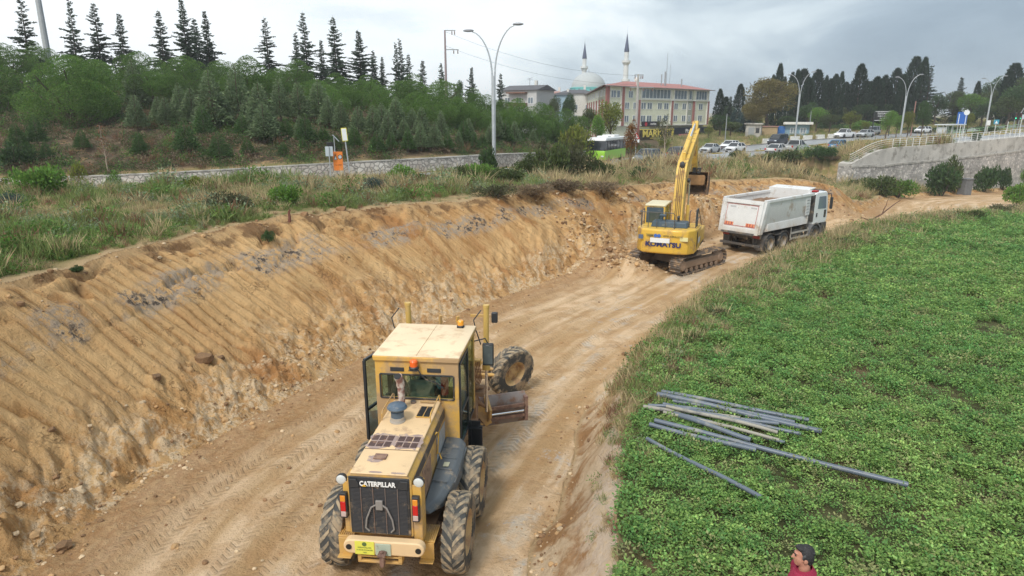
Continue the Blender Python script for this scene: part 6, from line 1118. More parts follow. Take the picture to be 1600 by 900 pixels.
    # radiator end
    m = MB(); m.box(-.47, .47, -1.625, -1.6, 1.13, 2.10); gr = m.build('radiator_grille', BLKP, t, bevel=.01)
    m = MB()
    for k in range(34): m.box(-.43, .43, -1.636, -1.626, 1.16 + k * .0225, 1.169 + k * .0225)
    m.build('louvre', P('grille_bar', (.065, .065, .07), .5, dirt=DUST, dirt_amt=.2, dirt_scale=6), gr, smooth=0)
    m = MB()
    for x in (-.28, -.09, .10, .29): m.box(x - .005, x + .005, -1.645, -1.637, 1.15, 1.94)
    m.build('grille_rod', STEELW, gr, smooth=0)
    for s in (-1, 1): m = MB(); m.tube([(s * .05, -1.66, 1.66), (s * .12, -1.67, 1.62), (s * .2, -1.67, 1.42), (s * .22, -1.67, 1.26), (s * .17, -1.66, 1.2)], .014, 6); m.build('hose', P('hose_grey', (.25, .23, .21), .7), gr)
    m = MB(); m.box(-.05, .06, -1.68, -1.64, 1.58, 1.74); m.build('motor_block', P('hose_grey', (.25, .23, .21)), gr, bevel=.01)
    for s in (-1, 1): m = MB(); m.prism([(s * .30, 1.93), (s * .455, 1.93), (s * .455, 2.07), (s * .34, 2.07), (s * .30, 2.0)], 'y', -1.65, -1.626); m.build('corner_plate', BLKP, gr, bevel=.006)
    text('lettering', 'CATERPILLAR', (-.01, -1.653, 2.005), (R(90), 0, 0), .108, P('letter_white', (.82, .82, .80), .4), gr, .84, .003, .004)
    m = MB(); m.prism([(-.25, 1.965), (-.18, 1.965), (-.215, 1.998)], 'y', -1.664, -1.658); m.build('logo_triangle', P('logo_yellow', (.8, .45, .03), .4), gr, smooth=0)
    # lights
    for s in (-1, 1):
        m = MB(); m.box(s * .56 - .055, s * .56 + .055, -1.66, -1.58, 1.40, 1.82) if s > 0 else m.box(-.615, -.505, -1.66, -1.58, 1.40, 1.82); tl = m.build('tail_light', BLKP, t, bevel=.008)
        for (z0, z1, c, n_) in ((1.69, 1.79, (.75, .28, .03), 'amber_lens2'), (1.52, 1.688, (.55, .015, .015), 'red_lens2'), (1.43, 1.518, (.55, .42, .38), 'clear_lens')): m = MB(); m.box(s * .56 - .04, s * .56 + .04, -1.675, -1.661, z0, z1); m.build('lens', P(n_, c, .25), tl, bevel=.006)
        m = MB(); m.lathe([(.0, .06), (.06, .045), (.085, 0), (.085, -.05)], (0, 0, 0), 'y', 18); wl = m.build('work_light', BLKP, t); wl.location = (s * .60, -1.52, 2.02 if s > 0 else 2.0); m = MB(); m.ell((0, -.05, 0), (.078, .02, .078)); m.build('lens', P('lens_glass', (.62, .64, .62), .15), wl)
    m = MB(); m.box(-.58, -.5, -1.58, -1.2, 1.1, 1.98); m.build('corner_guard', CAT_Y, t, bevel=.01); m = MB(); m.box(.5, .64, -1.58, -1.35, 1.0, 1.98); m.build('corner_guard', CAT_Y, t, bevel=.01)
    # rear drawbar beam with rounded eye ends
    m = MB(); pts = []
    for a in range(-90, 91, 15): pts.append((.58 + .12 * math.cos(R(a)), .99 + .12 * math.sin(R(a))))
    for a in range(90, 271, 15): pts.append((-.44 + .12 * math.cos(R(a)), .99 + .12 * math.sin(R(a))))
    m.prism(pts, 'y', -1.78, -1.64); bm_ = m.build('rear_beam', HOOD_TOP, t, bevel=.02)
    for s in (-1, 1): m = MB(); m.lathe([(0, 0), (.045, 0), (.045, .012)], (.61 if s > 0 else -.47, -1.793, .99), 'y', 14); m.build('eye_hole_shade', BLK, bm_)  # beam is solid: black discs paint the shade of its eye holes
    m = MB(); m.box(-.37, -.07, -1.795, -1.782, .88, 1.10); st = m.build('yellow_plate', P('lemon_plate', (.74, .72, .10), .5, var=.08, dirt=(.5, .45, .2), dirt_amt=.2), bm_)
    DG = P('plate_ink', (.10, .16, .05), .6); m = MB(); m.lathe([(.028, 0), (.036, 0), (.036, .002), (.028, .002)], (-.22, -1.798, 1.06), 'y', 18); m.build('emblem', DG, st)
    for i, (tx, s_) in enumerate((('KARAYOLLARI', .036), ('15. BÖLGE MÜDÜRLÜĞÜ', .026), ('1453', .034))): text('lettering', tx, (-.22, -1.797, 1.0 - i * .043), (R(90), 0, 0), s_, DG, st, .9, .001)
    m = MB(); m.box(-.05, .19, -1.80, -1.781, .88, 1.08); cp = m.build('coupler_plate', P('pale_green_steel', (.42, .48, .38), .6, dirt=RUST, dirt_amt=.3, dirt_scale=8), bm_, bevel=.005); m = MB(); m.box(.01, .13, -1.92, -1.80, .93, .97); m.box(.035, .105, -1.90, -1.80, .76, .98); m.cyl((.07, -1.88, .74), (.07, -1.88, 1.02), .022); m.build('tow_hitch', RUSTM, cp, bevel=.01)
    m = MB(); m.box(-.36, -.30, -1.74, -1.6, .70, .86); m.box(.28, .34, -1.74, -1.6, .70, .86); m.box(-.36, .34, -1.74, -1.69, .69, .73); m.box(-.36, .34, -1.74, -1.69, .79, .82); m.build('under_guard', CAT_Y, t, bevel=.01)
    # ribbed grey side tanks
    for s in (1, -1):
        m = MB(); X0 = .52; secs = []
        for (y, w, z0, z1) in ((-1.05, .12, 1.12, 1.24), (-.75, .28, 1.06, 1.30), (-.2, .38, 1.02, 1.38), (.35, .40, 1.02, 1.45), (.82, .38, 1.02, 1.50), (1.0, .18, 1.08, 1.5)): secs.append([(s * X0, y, z0), (s * (X0 + w), y, z0 + .03), (s * (X0 + w), y, z1 - .09), (s * (X0 + w - .08), y, z1), (s * X0, y, z1 + .02)])
        m.loft(secs); tk = m.build('side_tank', GREYPL, t, bevel=.02, fix=True)
        m = MB()
        for y, w, z in ((-.45, .27, 1.36), (-.12, .30, 1.395), (.2, .31, 1.43), (.5, .30, 1.46)): m.bar((s * (X0 + .02), y, z + .016), (s * (X0 + w), y, z), .03, .045)
        m.bar((s * (X0 + .36), -.3, 1.26), (s * (X0 + .385), .75, 1.36), .05, .03); m.build('rib', GREYPL, tk, bevel=.006)
        m = MB(); m.tube([(s * .53, .05, 1.6), (s * .56, .05, 2.0), (s * .54, .0, 2.04), (s * .50, -.02, 2.0)], .013, 6); m.tube([(s * .56, .05, 1.62), (s * .62, -.05, 1.56)], .013, 6); m.build('grab_rail', P('rail_yellow', (.6, .36, .06), .5), t)
    m = MB(); m.box(.64, .74, -.06, .08, 1.425, 1.432); m.build('sticker', P('sticker_pale', (.45, .45, .32), .6), t)
    # cab -----------------------------------------------------
    cy0, cy1, cw, cz0, cz1 = .90, 2.62, .76, 1.30, 2.99
    m = MB(); m.hexa([(-.80, .80, 3.0), (.80, .80, 3.0), (.82, 2.70, 3.0), (-.82, 2.70, 3.0)], [(-.815, .80, 3.10), (.815, .80, 3.10), (.83, 2.70, 3.10), (-.83, 2.70, 3.10)]); rf = m.build('cab_roof', CAT_Y, t, bevel=.02)
    m = MB(); m.hexa([(-.812, .805, 3.101), (.812, .805, 3.101), (.825, 2.695, 3.101), (-.825, 2.695, 3.101)], [(-.79, .83, 3.112), (.79, .83, 3.112), (.8, 2.67, 3.118), (-.8, 2.67, 3.118)]); m.build('roof_skin', CAT_TOP, rf, bevel=.008); m = MB(); m.hexa([(-.006, .84, 3.1125), (.006, .84, 3.1125), (.006, 2.66, 3.1185), (-.006, 2.66, 3.1185)], [(-.006, .84, 3.122), (.006, .84, 3.122), (.006, 2.66, 3.128), (-.006, 2.66, 3.128)]); m.build('roof_seam', CAT_TOP, rf)
    m = MB(); m.box(-.78, .78, cy0 - .06, cy0, 2.72, 3.0); m.box(-.78, .78, cy0 - .06, cy0, cz0, 2.28); m.box(-.78, -.67, cy0 - .06, cy0, 2.28, 2.72); m.box(.67, .78, cy0 - .06, cy0, 2.28, 2.72); m.build('rear_wall', CAT_Y, t, bevel=.008)
    for (x, y) in ((-.76, 1.75), (.76, 1.75), (-.76, 2.58), (.76, 2.58)): m = MB(); m.box(x - .03, x + .03, y - .04, y + .04, cz0, 3.0); m.build('cab_pillar', CAT_Y if y > 2 else BLKP, t, bevel=.008)
    m = MB(); m.box(-.76, .76, 2.55, 2.62, cz0, 1.75); m.build('front_panel', CAT_Y, t, bevel=.01); m = MB(); m.box(-.77, .77, cy0, 2.6, cz0 - .05, cz0); m.build('cab_floor', BLKP, t)
    m = MB(); m.box(-.60, .61, cy0 - .07, cy0 - .061, 2.28, 2.30); 
    fr = MB(); 
    for (a, b_) in (((-.69, 2.27), (.69, 2.27)), ((.69, 2.27), (.69, 2.74)), ((.69, 2.74), (-.69, 2.74)), ((-.69, 2.74), (-.69, 2.27))): fr.bar((a[0], cy0 - .065, a[1]), (b_[0], cy0 - .065, b_[1]), .03, .03, (0, 1, 0))
    o = fr.build('rear_window', BLKP, t, bevel=.008); m = MB(); m.box(-.67, .67, cy0 - .035, cy0 - .03, 2.28, 2.72); m.build('glass', CGL, o, smooth=0)
    for x in (-.36, .33): m = MB(); m.box(x - .13, x + .13, cy0 - .075, cy0 - .061, 2.80, 2.88); m.build('air_slot', BLKP, t, bevel=.008)
    m = MB(); m.box(-.66, .66, 2.56, 2.6, 1.75, 2.95); m.build('front_glass', CGL, t, smooth=0)
    # right door closed, left door standing open
    def door(parent, M):
        f = MB(); f.M = M
        for (a, b_) in (((0, 1.34), (.82, 1.34)), ((.82, 1.34), (.82, 2.95)), ((.82, 2.95), (0, 2.95)), ((0, 2.95), (0, 1.34)), ((0, 1.95), (.82, 1.95))): f.bar((a[0], 0, a[1]), (b_[0], 0, b_[1]), .05, .055, (0, 1, 0))
        o = f.build('cab_door', P('door_black', (.02, .025, .03), .35), parent, bevel=.01); g = MB(); g.M = M; g.box(.03, .79, -.006, .006, 1.97, 2.92); g.box(.03, .79, -.006, .006, 1.37, 1.93); g.build('glass', CGL, o, smooth=0); return o
    door(t, Matrix.Translation((.785, cy0 + .0, 0)) @ Matrix.Rotation(R(90), 4, 'Z')); door(t, Matrix.Translation((-.80, 1.72, 0)) @ Matrix.Rotation(R(255), 4, 'Z'))
    m = MB(); m.box(.76, .775, 1.8, 2.54, 1.4, 2.95); m.box(-.775, -.76, 1.8, 2.54, 1.4, 2.95); m.build('side_glass', CGL, t, smooth=0)
    m = MB(); m.box(-.775, .775, cy0, 2.6, 2.94, 2.998); m.build('headliner', P('headliner', (.35, .33, .28), .9), t)
    SEAT = P('seat_vinyl', (.30, .33, .28), .6); m = MB(); m.box(-.30, .20, 1.25, 1.42, 1.9, 2.42); sb = m.build('seat', SEAT, t, bevel=.06, seg=3); m = MB(); m.box(-.32, .22, 1.35, 1.9, 1.7, 1.86); m.build('cushion', SEAT, sb, bevel=.05, seg=3); m = MB(); m.box(-.35, .30, 1.95, 2.2, 1.4, 2.1); m.build('console', BLKP, t, bevel=.04); m = MB(); m.lathe([(.2, 0), (.22, .015), (.2, .03), (.18, .015)], (0, 0, 0), 'z', 20); sw = m.build('steering_wheel', BLKP, t); sw.location = (-.05, 2.0, 2.15); sw.rotation_euler = (R(35), 0, 0)
    m = MB(); m.ell((-.42, 1.2, 2.3), (.16, .12, .22), 10, 8); m.build('dark_jacket', P('dark_cloth', (.03, .03, .035), .9), t); m = MB(); m.cyl((.43, 1.25, 2.2), (.43, 1.25, 2.62), .075); m.lathe([(.075, 2.62), (.03, 2.69), (0, 2.7)], (.43, 1.25, 0), 'z', 12); m.build('extinguisher', P('extinguisher_red', (.5, .02, .02), .3), t); m = MB(); m.ell((.34, 1.32, 2.45), (.1, .1, .2), 10, 8); m.build('blue_cloth', P('blue_cloth', (.12, .3, .42), .8), t)
    # beacons
    for (x, y, z, s) in ((-.02, .74, 2.90, 1), (.52, 2.55, 3.118, .9)):
        m = MB(); m.lathe([(.085 * s, 0), (.09 * s, .03 * s), (.075 * s, .05 * s)], (x, y, z), 'z', 18); m.box(x - .08 * s, x + .08 * s, y - .08 * s, y + .08 * s, z - .02, z); b = m.build('beacon', BLKP, t); m = MB(); m.lathe([(.07 * s, .05 * s), (.072 * s, .14 * s), (.055 * s, .165 * s), (0, .17 * s)], (x, y, z), 'z', 18); m.build('lens', P('beacon_orange' if s == 1 else 'beacon_amber', (.85, .14, .02) if s == 1 else (.85, .35, .03), .2), b)
    m = MB(); m.tube([(.05, .72, 2.92), (.12, .70, 2.8), (.2, .74, 2.7), (.36, .8, 2.62), (.5, .83, 2.5)], .012, 6); m.build('cable', BLKP, t)
    # steps in front of the right tandem wheel, dusty linkage under the cab
    m = MB(); m.box(.80, .86, 1.62, 1.70, .45, 1.45); m.box(1.02, 1.08, 1.62, 1.70, .45, 1.35); m.box(.80, 1.08, 1.58, 1.74, .5, .53); m.box(.80, 1.08, 1.58, 1.74, .9, .93); m.box(.80, 1.08, 1.58, 1.74, 1.3, 1.33); m.box(.84, 1.04, 1.66, 1.69, .45, 1.45); m.build('step_ladder', P('ladder_black', (.015, .017, .02), .5), t)
    # main frame arch ------------------------------------------
    m = MB(); secs = []
    for (y, z, w, h) in ((2.3, 1.35, .30, .42), (2.9, 1.75, .28, .38), (3.6, 1.98, .27, .34), (4.6, 1.92, .26, .32), (5.4, 1.62, .25, .32), (5.85, 1.25, .28, .36), (6.15, 1.12, .30, .3)): secs.append([(-w/2, y, z - h/2), (w/2, y, z - h/2), (w/2, y, z + h/2), (-w/2, y, z + h/2)])
    m.loft(secs); m.build('main_frame', CAT_Y, t, bevel=.02, fix=True)
    m = MB(); m.box(-.9, .9, 5.83, 6.03, .58, .80); m.cyl((-1.0, 5.93, .7), (1.0, 5.93, .7), .09); m.build('front_axle', CAT_Y, t, bevel=.02)
    for z, y in ((.93, 5.70), (.80, 5.62), (1.02, 5.95)): m = MB(); m.cyl((-.85, y, z), (.88, y, z), .045); m.build('tie_rod', CAT_Y, t)
    m = MB(); m.box(-.85, .85, 3.05, 3.2, 2.05, 2.2) ; m.build('lift_saddle', CAT_Y, t, bevel=.02)
    for s in (-1, 1):
        m = MB(); xo = .10; m.cyl((s * .84 + xo, 3.25, 2.0), (s * .86 + xo, 3.2, 3.36), .062, n=14); m.cyl((s * .84 + xo, 3.25, 1.92), (s * .84 + xo, 3.25, 2.05), .09, n=14); m.cyl((s * .86 + xo, 3.2, 3.36), (s * .86 + xo, 3.2, 3.42), .07, n=14); lc = m.build('lift_cylinder', P('cylinder_yellow', (.60, .40, .11), .45, dirt=DUST, dirt_amt=.3), t); m = MB(); m.cyl((s * .84 + xo, 3.25, .9), (s * .84 + xo, 3.25, 2.0), .032); m.build('rod', CHROME, lc)
        m = MB(); m.tube([(s * .9 - .05, 3.2, 3.3), (s * .9 - .2, 3.1, 3.1), (s * .9 - .16, 3.1, 2.9), (s * .85, 3.1, 2.55)], .014, 6); m.build('hydraulic_hose', BLKP, t)
    m = MB(); m.box(.98, 1.12, 3.85, 3.95, 2.80, 3.04); m.build('headlight', BLKP, t, bevel=.02); m = MB(); m.bar((.5, 3.9, 2.95), (1.1, 3.9, 2.95), .05, .06); m.bar((-.9, 3.9, 2.5), (.6, 3.9, 2.5), .05, .06); m.bar((-.2, 3.9, 2.0), (-.2, 3.9, 2.92), .06, .06); m.bar((.2, 3.9, 2.0), (.2, 3.9, 2.92), .06, .06); m.build('light_bar', CAT_Y, t); m = MB(); m.box(-1.0, -.86, 3.85, 3.95, 2.38, 2.6); m.build('headlight', BLKP, t, bevel=.02)
    for s in (-1, 1):
        m = MB(); m.box(s * 1.06 - .12, s * 1.06 + .12, 2.70, 2.78, 2.22, 2.72) ; mi = m.build('mirror', BLKP, t, bevel=.03, seg=3); m = MB(); m.box(s * 1.06 - .10, s * 1.06 + .10, 2.690, 2.699, 2.26, 2.68); m.build('mirror_glass', glass_mat('mirror_dark', (.10, .12, .12), .03), mi, bevel=.02); m = MB(); m.tube([(s * .78, 2.6, 2.8), (s * 1.0, 2.74, 2.82), (s * 1.06, 2.74, 2.7)], .015, 6); m.build('bracket', BLKP, mi)
    # linkage, drawbar, circle, moldboard
    m = MB(); m.hexa([(-.12, 5.6, .78), (.12, 5.6, .78), (.55, 3.2, .78), (-.55, 3.2, .78)], [(-.12, 5.6, .92), (.12, 5.6, .92), (.55, 3.2, .92), (-.55, 3.2, .92)]); m.build('drawbar', CAT_Y, t, bevel=.02); m = MB(); m.lathe([(.55, .62), (.76, .62), (.76, .76), (.55, .76), (.55, .62)], (0, 3.1, 0), 'z', 36); m.build('circle_gear', BROWN, t)
    m = MB(); rr = random.Random(2)
    for k in range(9): x = .62 + .03 * k; m.tube([(x, 2.5 + .03 * k, 2.3), (x + .05, 2.75, 1.9), (x - .1, 2.95, 1.5), (x + rr.uniform(-.2, .1), 3.1, 1.1)], .013, 5)
    m.build('hose_bundle', P('rusty_hose', (.22, .11, .06), .8, var=.2), t)
    m = MB(); m.box(.58, .80, 2.66, 2.95, 1.0, 1.5); m.cyl((.8, 2.7, 1.75), (.95, 3.5, 1.35), .05); m.cyl((.65, 2.7, 1.5), (.9, 3.3, 1.0), .045); m.box(.45, .95, 2.8, 3.25, 1.45, 1.56); m.build('valve_block', BROWN, t, bevel=.02)
    M_ = Matrix.Translation((0.0, 3.62, .20)) @ Matrix.Rotation(R(24), 4, 'Z')
    m = MB(); m.M = M_; L2 = 1.86; sec = []
    for k in range(9): a = R(-42 + k * 11.5); sec.append((-.42 * math.cos(a) + .26, .38 + .48 * math.sin(a)))
    inner = [(y + .03, z) for y, z in sec]; prof = sec + inner[::-1]; m.prism(prof, 'x', -L2, L2); mo = m.build('moldboard', STEELW, t, fix=True)
    m = MB(); m.M = M_; m.box(-L2, L2, -.10, -.07, .02, .16); m.build('cutting_edge', STEELW, mo, fix=True); m = MB(); m.M = M_; m.box(L2 - .06, L2 + .03, -.20, .04, .06, .68); m.build('end_bit', RUSTM, mo, bevel=.01)
    m = MB(); m.M = M_; m.bar((-1.5, -.215, .50), (1.78, -.215, .50), .05, .08); m.bar((-1.5, -.215, .24), (1.78, -.215, .24), .05, .08); m.build('slide_rail', RUSTM, mo); m = MB(); m.M = M_; m.cyl((.2, -.27, .37), (.95, -.27, .37), .05); m.build('shift_cylinder', CAT_Y, mo); m = MB(); m.M = M_; m.cyl((.95, -.27, .37), (1.75, -.27, .37), .026); m.build('shift_rod', CHROME, mo)
    for s in (-1, 1):
        m = MB(); m.M = M_; c = [(s * .82 + 0, 0)]; pts = [(-.55, .62), (-.2, .85), (.02, .7), (-.02, .2), (-.22, .12), (-.5, .4)]; m.prism(pts, 'x', s * .86 - .03, s * .86 + .03); m.build('blade_arm', CAT_Y, t, bevel=.01)
    m = MB(); m.M = M_; m.prism([(.30, .95), (.72, .75), (.95, .2), (.8, .12), (.55, .5), (.25, .7)], 'y', -.33, -.28); m.bar((.1, -.5, .55), (.72, -.32, .18), .06, .06); m.bar((.05, -.42, .85), (.3, -.32, .5), .06, .06); m.build('tilt_link', CAT_Y, t, bevel=.01)
    return t
grader()
# ------------------------------------------------------------------ tracked excavator (local: y forward for the upper structure)
KY = P('excavator_yellow', (.70, .44, .06), .45, var=.08, scale=1.2, dirt=(.40, .24, .11), dirt_amt=.40, dirt_scale=2.0, coat=.15); KYB = P('boom_yellow', (.72, .48, .10), .5, var=.08, scale=1.2, dirt=(.34, .2, .1), dirt_amt=.42, dirt_scale=2.6)
TRK = P('track_steel', (.16, .135, .115), .7, .3, var=.2, scale=4, dirt=(.42, .28, .16), dirt_amt=.5, dirt_scale=4); TRKF = P('muddy_frame', (.30, .21, .145), .85, var=.2, scale=3); NAVY = P('slate_cover', (.05, .085, .115), .45, var=.1, dirt=(.3, .27, .22), dirt_amt=.25, dirt_scale=3)
def excavator():
    ux, uy = 8.1, 32.35; t = empty('excavator', (ux, uy, 0), hd(23), 'yellow tracked excavator loading the tipper truck, boom raised', 'excavator'); U = Matrix.Translation((.35, -.1, 0)) @ Matrix.Rotation(hd(48) - hd(23), 4, 'Z')
    for s in (-1, 1):
        m = MB(); m.M = U @ Matrix.Translation((s * 1.19, 0, 0)); L_, h, r = 3.32, .86, .43; n = 50; per = 2 * L_ + 2 * math.pi * r; 
        for k in range(n):
            d = per * k / n
            if d < L_: p = (-L_/2 + d, .0 + 2 * r); a = 0
            elif d < L_ + math.pi * r: q = (d - L_) / r; p = (L_/2 + r * math.sin(q), r + r * math.cos(q)); a = -q
            elif d < 2 * L_ + math.pi * r: p = (L_/2 - (d - L_ - math.pi * r), 0); a = math.pi
            else: q = (d - 2 * L_ - math.pi * r) / r; p = (-L_/2 - r * math.sin(q), r - r * math.cos(q)); a = math.pi - q
            dn = (-math.sin(a), math.cos(a)); tg = (math.cos(a), math.sin(a)); 
            def pt(u, v): return (p[0] + tg[0] * u + dn[0] * v, p[1] + tg[1] * u + dn[1] * v)
            poly = [pt(-.072, -.05), pt(.072, -.05), pt(.072, -.02), pt(.05, -.02), pt(.045, .03), pt(.03, .03), pt(.02, -.015), pt(-.05, -.015), pt(-.072, -.02)]
            m.prism(poly, 'x', -.30, .30)
        m.build('track', TRK, t, smooth=0, fix=True)
        f = MB(); f.M = U @ Matrix.Translation((s * 1.19, 0, 0)); f.prism([(-1.4, .28), (1.35, .28), (1.5, .42), (1.4, .58), (-1.45, .62), (-1.6, .45)], 'x', -.20, .20); f.build('track_frame', TRKF, t, bevel=.03)
        for y, nm in ((-L_/2, 'sprocket'), (L_/2, 'idler')): f = MB(); f.M = U @ Matrix.Translation((s * 1.19, y, .43)); f.lathe([(0, .24), (.2, .24), (.24, .2), (.33, .12), (.36, .06), (.36, -.06), (.33, -.12), (.24, -.2), (.2, -.24), (0, -.24)], (0, 0, 0), 'x', 22); f.build(nm, TRKF, t)
        for k in range(7): f = MB(); f.M = U @ Matrix.Translation((s * 1.19, -1.32 + k * .44, .17)); f.lathe([(0, .2), (.12, .2), (.12, .1), (.09, .08), (.09, -.08), (.12, -.1), (.12, -.2), (0, -.2)], (0, 0, 0), 'x', 12); f.build('roller', TRKF, t)
    m = MB(); m.M = U; m.hexa([(-1.0, -.9, .3), (1.0, -.9, .3), (1.0, .9, .3), (-1.0, .9, .3)], [(-.8, -.6, .78), (.8, -.6, .78), (.8, .6, .78), (-.8, .6, .78)]); m.cyl((0, 0, .78), (0, 0, 1.0), .62, n=28); m.build('centre_frame', TRKF, t, bevel=.03)
    # upper structure
    m = MB(); m.box(-1.32, 1.32, -1.9, 1.75, .98, 1.14); m.build('turntable_deck', BLKP, t, bevel=.03)
    def cwp(w, yb, yf, rc): return [(w * math.sin(a) if False else 0, 0) for a in []]
    pts = [(1.36, -1.55), (1.36, -1.95)]
    for k in range(1, 10): a = k / 10; pts.append((1.36 - .0 - (1.36 * 2) * a, -1.95 - .62 * (1 - (2 * a - 1) ** 4) ** .6))
    pts += [(-1.36, -1.95), (-1.36, -1.55)]
    m = MB(); secs = []
    for z, k in ((1.02, .93), (1.08, .985), (1.2, 1.0), (2.02, 1.0), (2.12, .985), (2.17, .93)): secs.append([(x * (1 if k > .95 else .97), -1.55 + (y + 1.55) * k, z) for x, y in pts])
    m.loft(secs); cw = m.build('counterweight', KY, t, fix=True, bevel=.02)
    for s in (-1, 1): m = MB(); m.box(s * 1.34 - .03, s * 1.34 + .03, -1.54, .0 if s > 0 else -.4, 1.05, 2.1); m.box(s * 1.35 - .03, s * 1.35 + .03, -1.95, -1.5, 1.1, 2.08) if False else None; sp = m.build('side_door', KY, t, bevel=.02); 
    m = MB(); m.box(1.0, 1.35, .0, 1.6, 1.14, 1.85); m.build('tool_box', KY, t, bevel=.04); m = MB(); m.box(1.374, 1.38, -1.5, -1.25, 1.25, 2.0)
    for k in range(5): m.box(1.38, 1.388, -1.48 + k * .045, -1.46 + k * .045, 1.3, 1.95)
    m.build('side_grille', BLKP, t); m = MB(); m.box(1.372, 1.378, -1.0, -.35, 1.35, 1.62); m.build('side_label', P('side_label', (.6, .62, .6), .5, var=.1), t)
    m = MB(); m.hexa([(-.78, -1.85, 2.15), (.95, -1.85, 2.15), (.95, -1.0, 2.15), (-.78, -1.0, 2.15)], [(-.72, -1.78, 2.44), (.88, -1.78, 2.44), (.88, -1.05, 2.44), (-.72, -1.05, 2.44)]); m.build('engine_cover', NAVY, t, bevel=.05, seg=3); m = MB(); m.box(-1.3, 1.3, -1.6, .1, 2.08, 2.15); m.build('deck_top', KY, t, bevel=.01)
    m = MB(); m.cyl((.45, -1.45, 2.44), (.45, -1.45, 2.6), .06); m.tube([(.45, -1.45, 2.6), (.45, -1.5, 2.66)], .07, 10); m.build('exhaust', BLKP, t); m = MB(); m.box(-.45, -.15, -1.5, -1.2, 2.62, 2.72); m.cyl((-.3, -1.35, 2.44), (-.3, -1.35, 2.65), .03); m.build('rear_camera', NAVY, t, bevel=.02)
    # writing and decals on the counterweight
    yb = -2.60; DBL = P('dark_blue_letter', (.02, .03, .13), .4); text('lettering', 'KOMATSU', (-.02, yb + .015, 1.47), (R(90), 0, 0), .30, DBL, cw, 1.18, .012, .012)
    m = MB(); m.box(-.62, .28, yb - .02, yb + .0, 1.56, 1.78); m.build('white_sheet', WS, cw, smooth=0); text('lettering', 'TEM', (-.66, yb + .01, 1.88), (R(90), 0, 0), .15, P('olive_letter', (.12, .12, .05), .5), cw, 1.25, .008, .003); text('lettering', 'OTO KİRALAMA', (.42, yb + .01, 1.88), (R(90), 0, 0), .10, P('olive_letter', (.12, .12, .05)), cw, 1.2, .008)
    for x in (-.38, -.22): m = MB(); m.lathe([(.05, -.012), (.085, -.012), (.085, .005), (.05, .005)], (x, yb, 1.885), 'y', 18); m.build('ring_logo', P('ring_blue', (.05, .15, .5), .4), cw)
    m = MB(); m.box(-1.2, -.98, -2.53, -2.49, 1.68, 1.88); m.build('decal', P('decal_navy', (.10, .14, .22), .5), cw); m = MB(); m.box(.74, 1.1, -2.545, -2.50, 1.68, 1.86); m.build('decal', P('decal_yellow', (.75, .7, .35), .5), cw); text('lettering', 'PC220', (-.02, -1.6, 0), (0, 0, 0), .001, DBL, cw) if False else None
    # cab at the left front
    m = MB(); cx0, cx1, y0, y1, z0, z1 = -1.34, -.36, -.55, 1.25, 1.16, 3.02
    for (x, y) in ((cx0 + .05, y0 + .05), (cx1 - .05, y0 + .05), (cx0 + .05, y1 - .05), (cx1 - .05, y1 - .05), (cx1 - .05, .4), (cx0 + .05, .4)): m.box(x - .05, x + .05, y - .05, y + .05, z0, z1 - .04)
    m.box(cx0, cx1, y0, y1, z0, 1.9) ; cab = m.build('cab', KY, t, bevel=.03); m = MB(); m.box(cx0 - .02, cx1 + .02, y0 - .02, y1 + .02, z1 - .06, z1 + .05); m.build('roof', P('pale_roof', (.68, .62, .42), .5, var=.08), cab, bevel=.04); m = MB(); m.box(cx0 + .07, cx1 - .07, y0 - .012, y0 + .0, 2.05, z1 - .1); m.build('rear_frame', NAVY, cab, bevel=.02)
    m = MB(); m.box(cx0 + .2, cx1 - .2, y0 - .02, y0 - .013, 2.2, 2.72); m.build('rear_glass', glass_mat('cab_dark_glass', (.05, .075, .07)), cab); m = MB(); m.box(cx1 - .03, cx1 - .015, y0 + .12, y1 - .1, 1.95, z1 - .12); m.build('side_glass', CGL, cab, smooth=0); m = MB(); m.box(cx0 + .1, cx1 - .1, y1 - .04, y1 - .02, 1.5, z1 - .1); m.build('front_glass', CGL, cab, smooth=0)
    # rails round the rear deck
    m = MB(); G = P('rail_grey', (.07, .075, .08), .5)
    def rail(pts, r=.022): m.tube(pts, r, 6)
    rail([(-1.28, -.9, 2.12), (-1.28, -.9, 2.85), (-1.28, -1.0, 2.9), (-1.28, -2.0, 2.9), (-1.22, -2.1, 2.9), (.28, -2.1, 2.9), (.38, -2.1, 2.84), (.38, -2.1, 2.12)]); 
    for x in (-1.18, -.85, -.45, -.05): rail([(x, -2.1, 2.12), (x, -2.1, 2.9)], .018)
    rail([(-1.28, -1.5, 2.12), (-1.28, -1.5, 2.9)], .018); m.build('handrail', G, t)
    m = MB(); rail([(1.25, -1.3, 2.12), (1.25, -1.3, 2.95), (1.25, -1.2, 3.0), (1.25, -.6, 3.0), (1.25, .9, 2.0)]); rail([(1.25, -.7, 2.1), (1.25, -.7, 3.0)]); rail([(1.25, -1.0, 2.1), (1.25, -1.0, 3.0)]); rail([(.95, -1.3, 2.1), (.95, -1.3, 2.9)]); rail([(1.25, -1.3, 2.5), (1.25, -.1, 2.5)]); rail([(.95, -1.3, 2.9), (.95, -.9, 2.92)]); m.build('handrail', G, t)
    # boom (x centre .12), built in the y-z plane
    bx = .14
    foot = (.35, 1.75); bend = (1.75, 4.75); tip = (4.35, 6.95)
    m = MB(); up = [(.10, 1.7), (.04, 2.6), (.28, 4.0), (.52, 4.75), (.85, 5.08), (1.6, 5.42), (4.15, 6.56), (4.38, 6.66), (4.52, 6.5), (4.40, 6.34), (2.95, 5.42), (1.95, 4.88), (1.3, 4.35), (1.0, 3.7), (.82, 2.6), (.66, 1.6), (.35, 1.5)]
    m.prism(up, 'x', bx - .25, bx + .25); bo = m.build('boom', KYB, t, bevel=.02); 
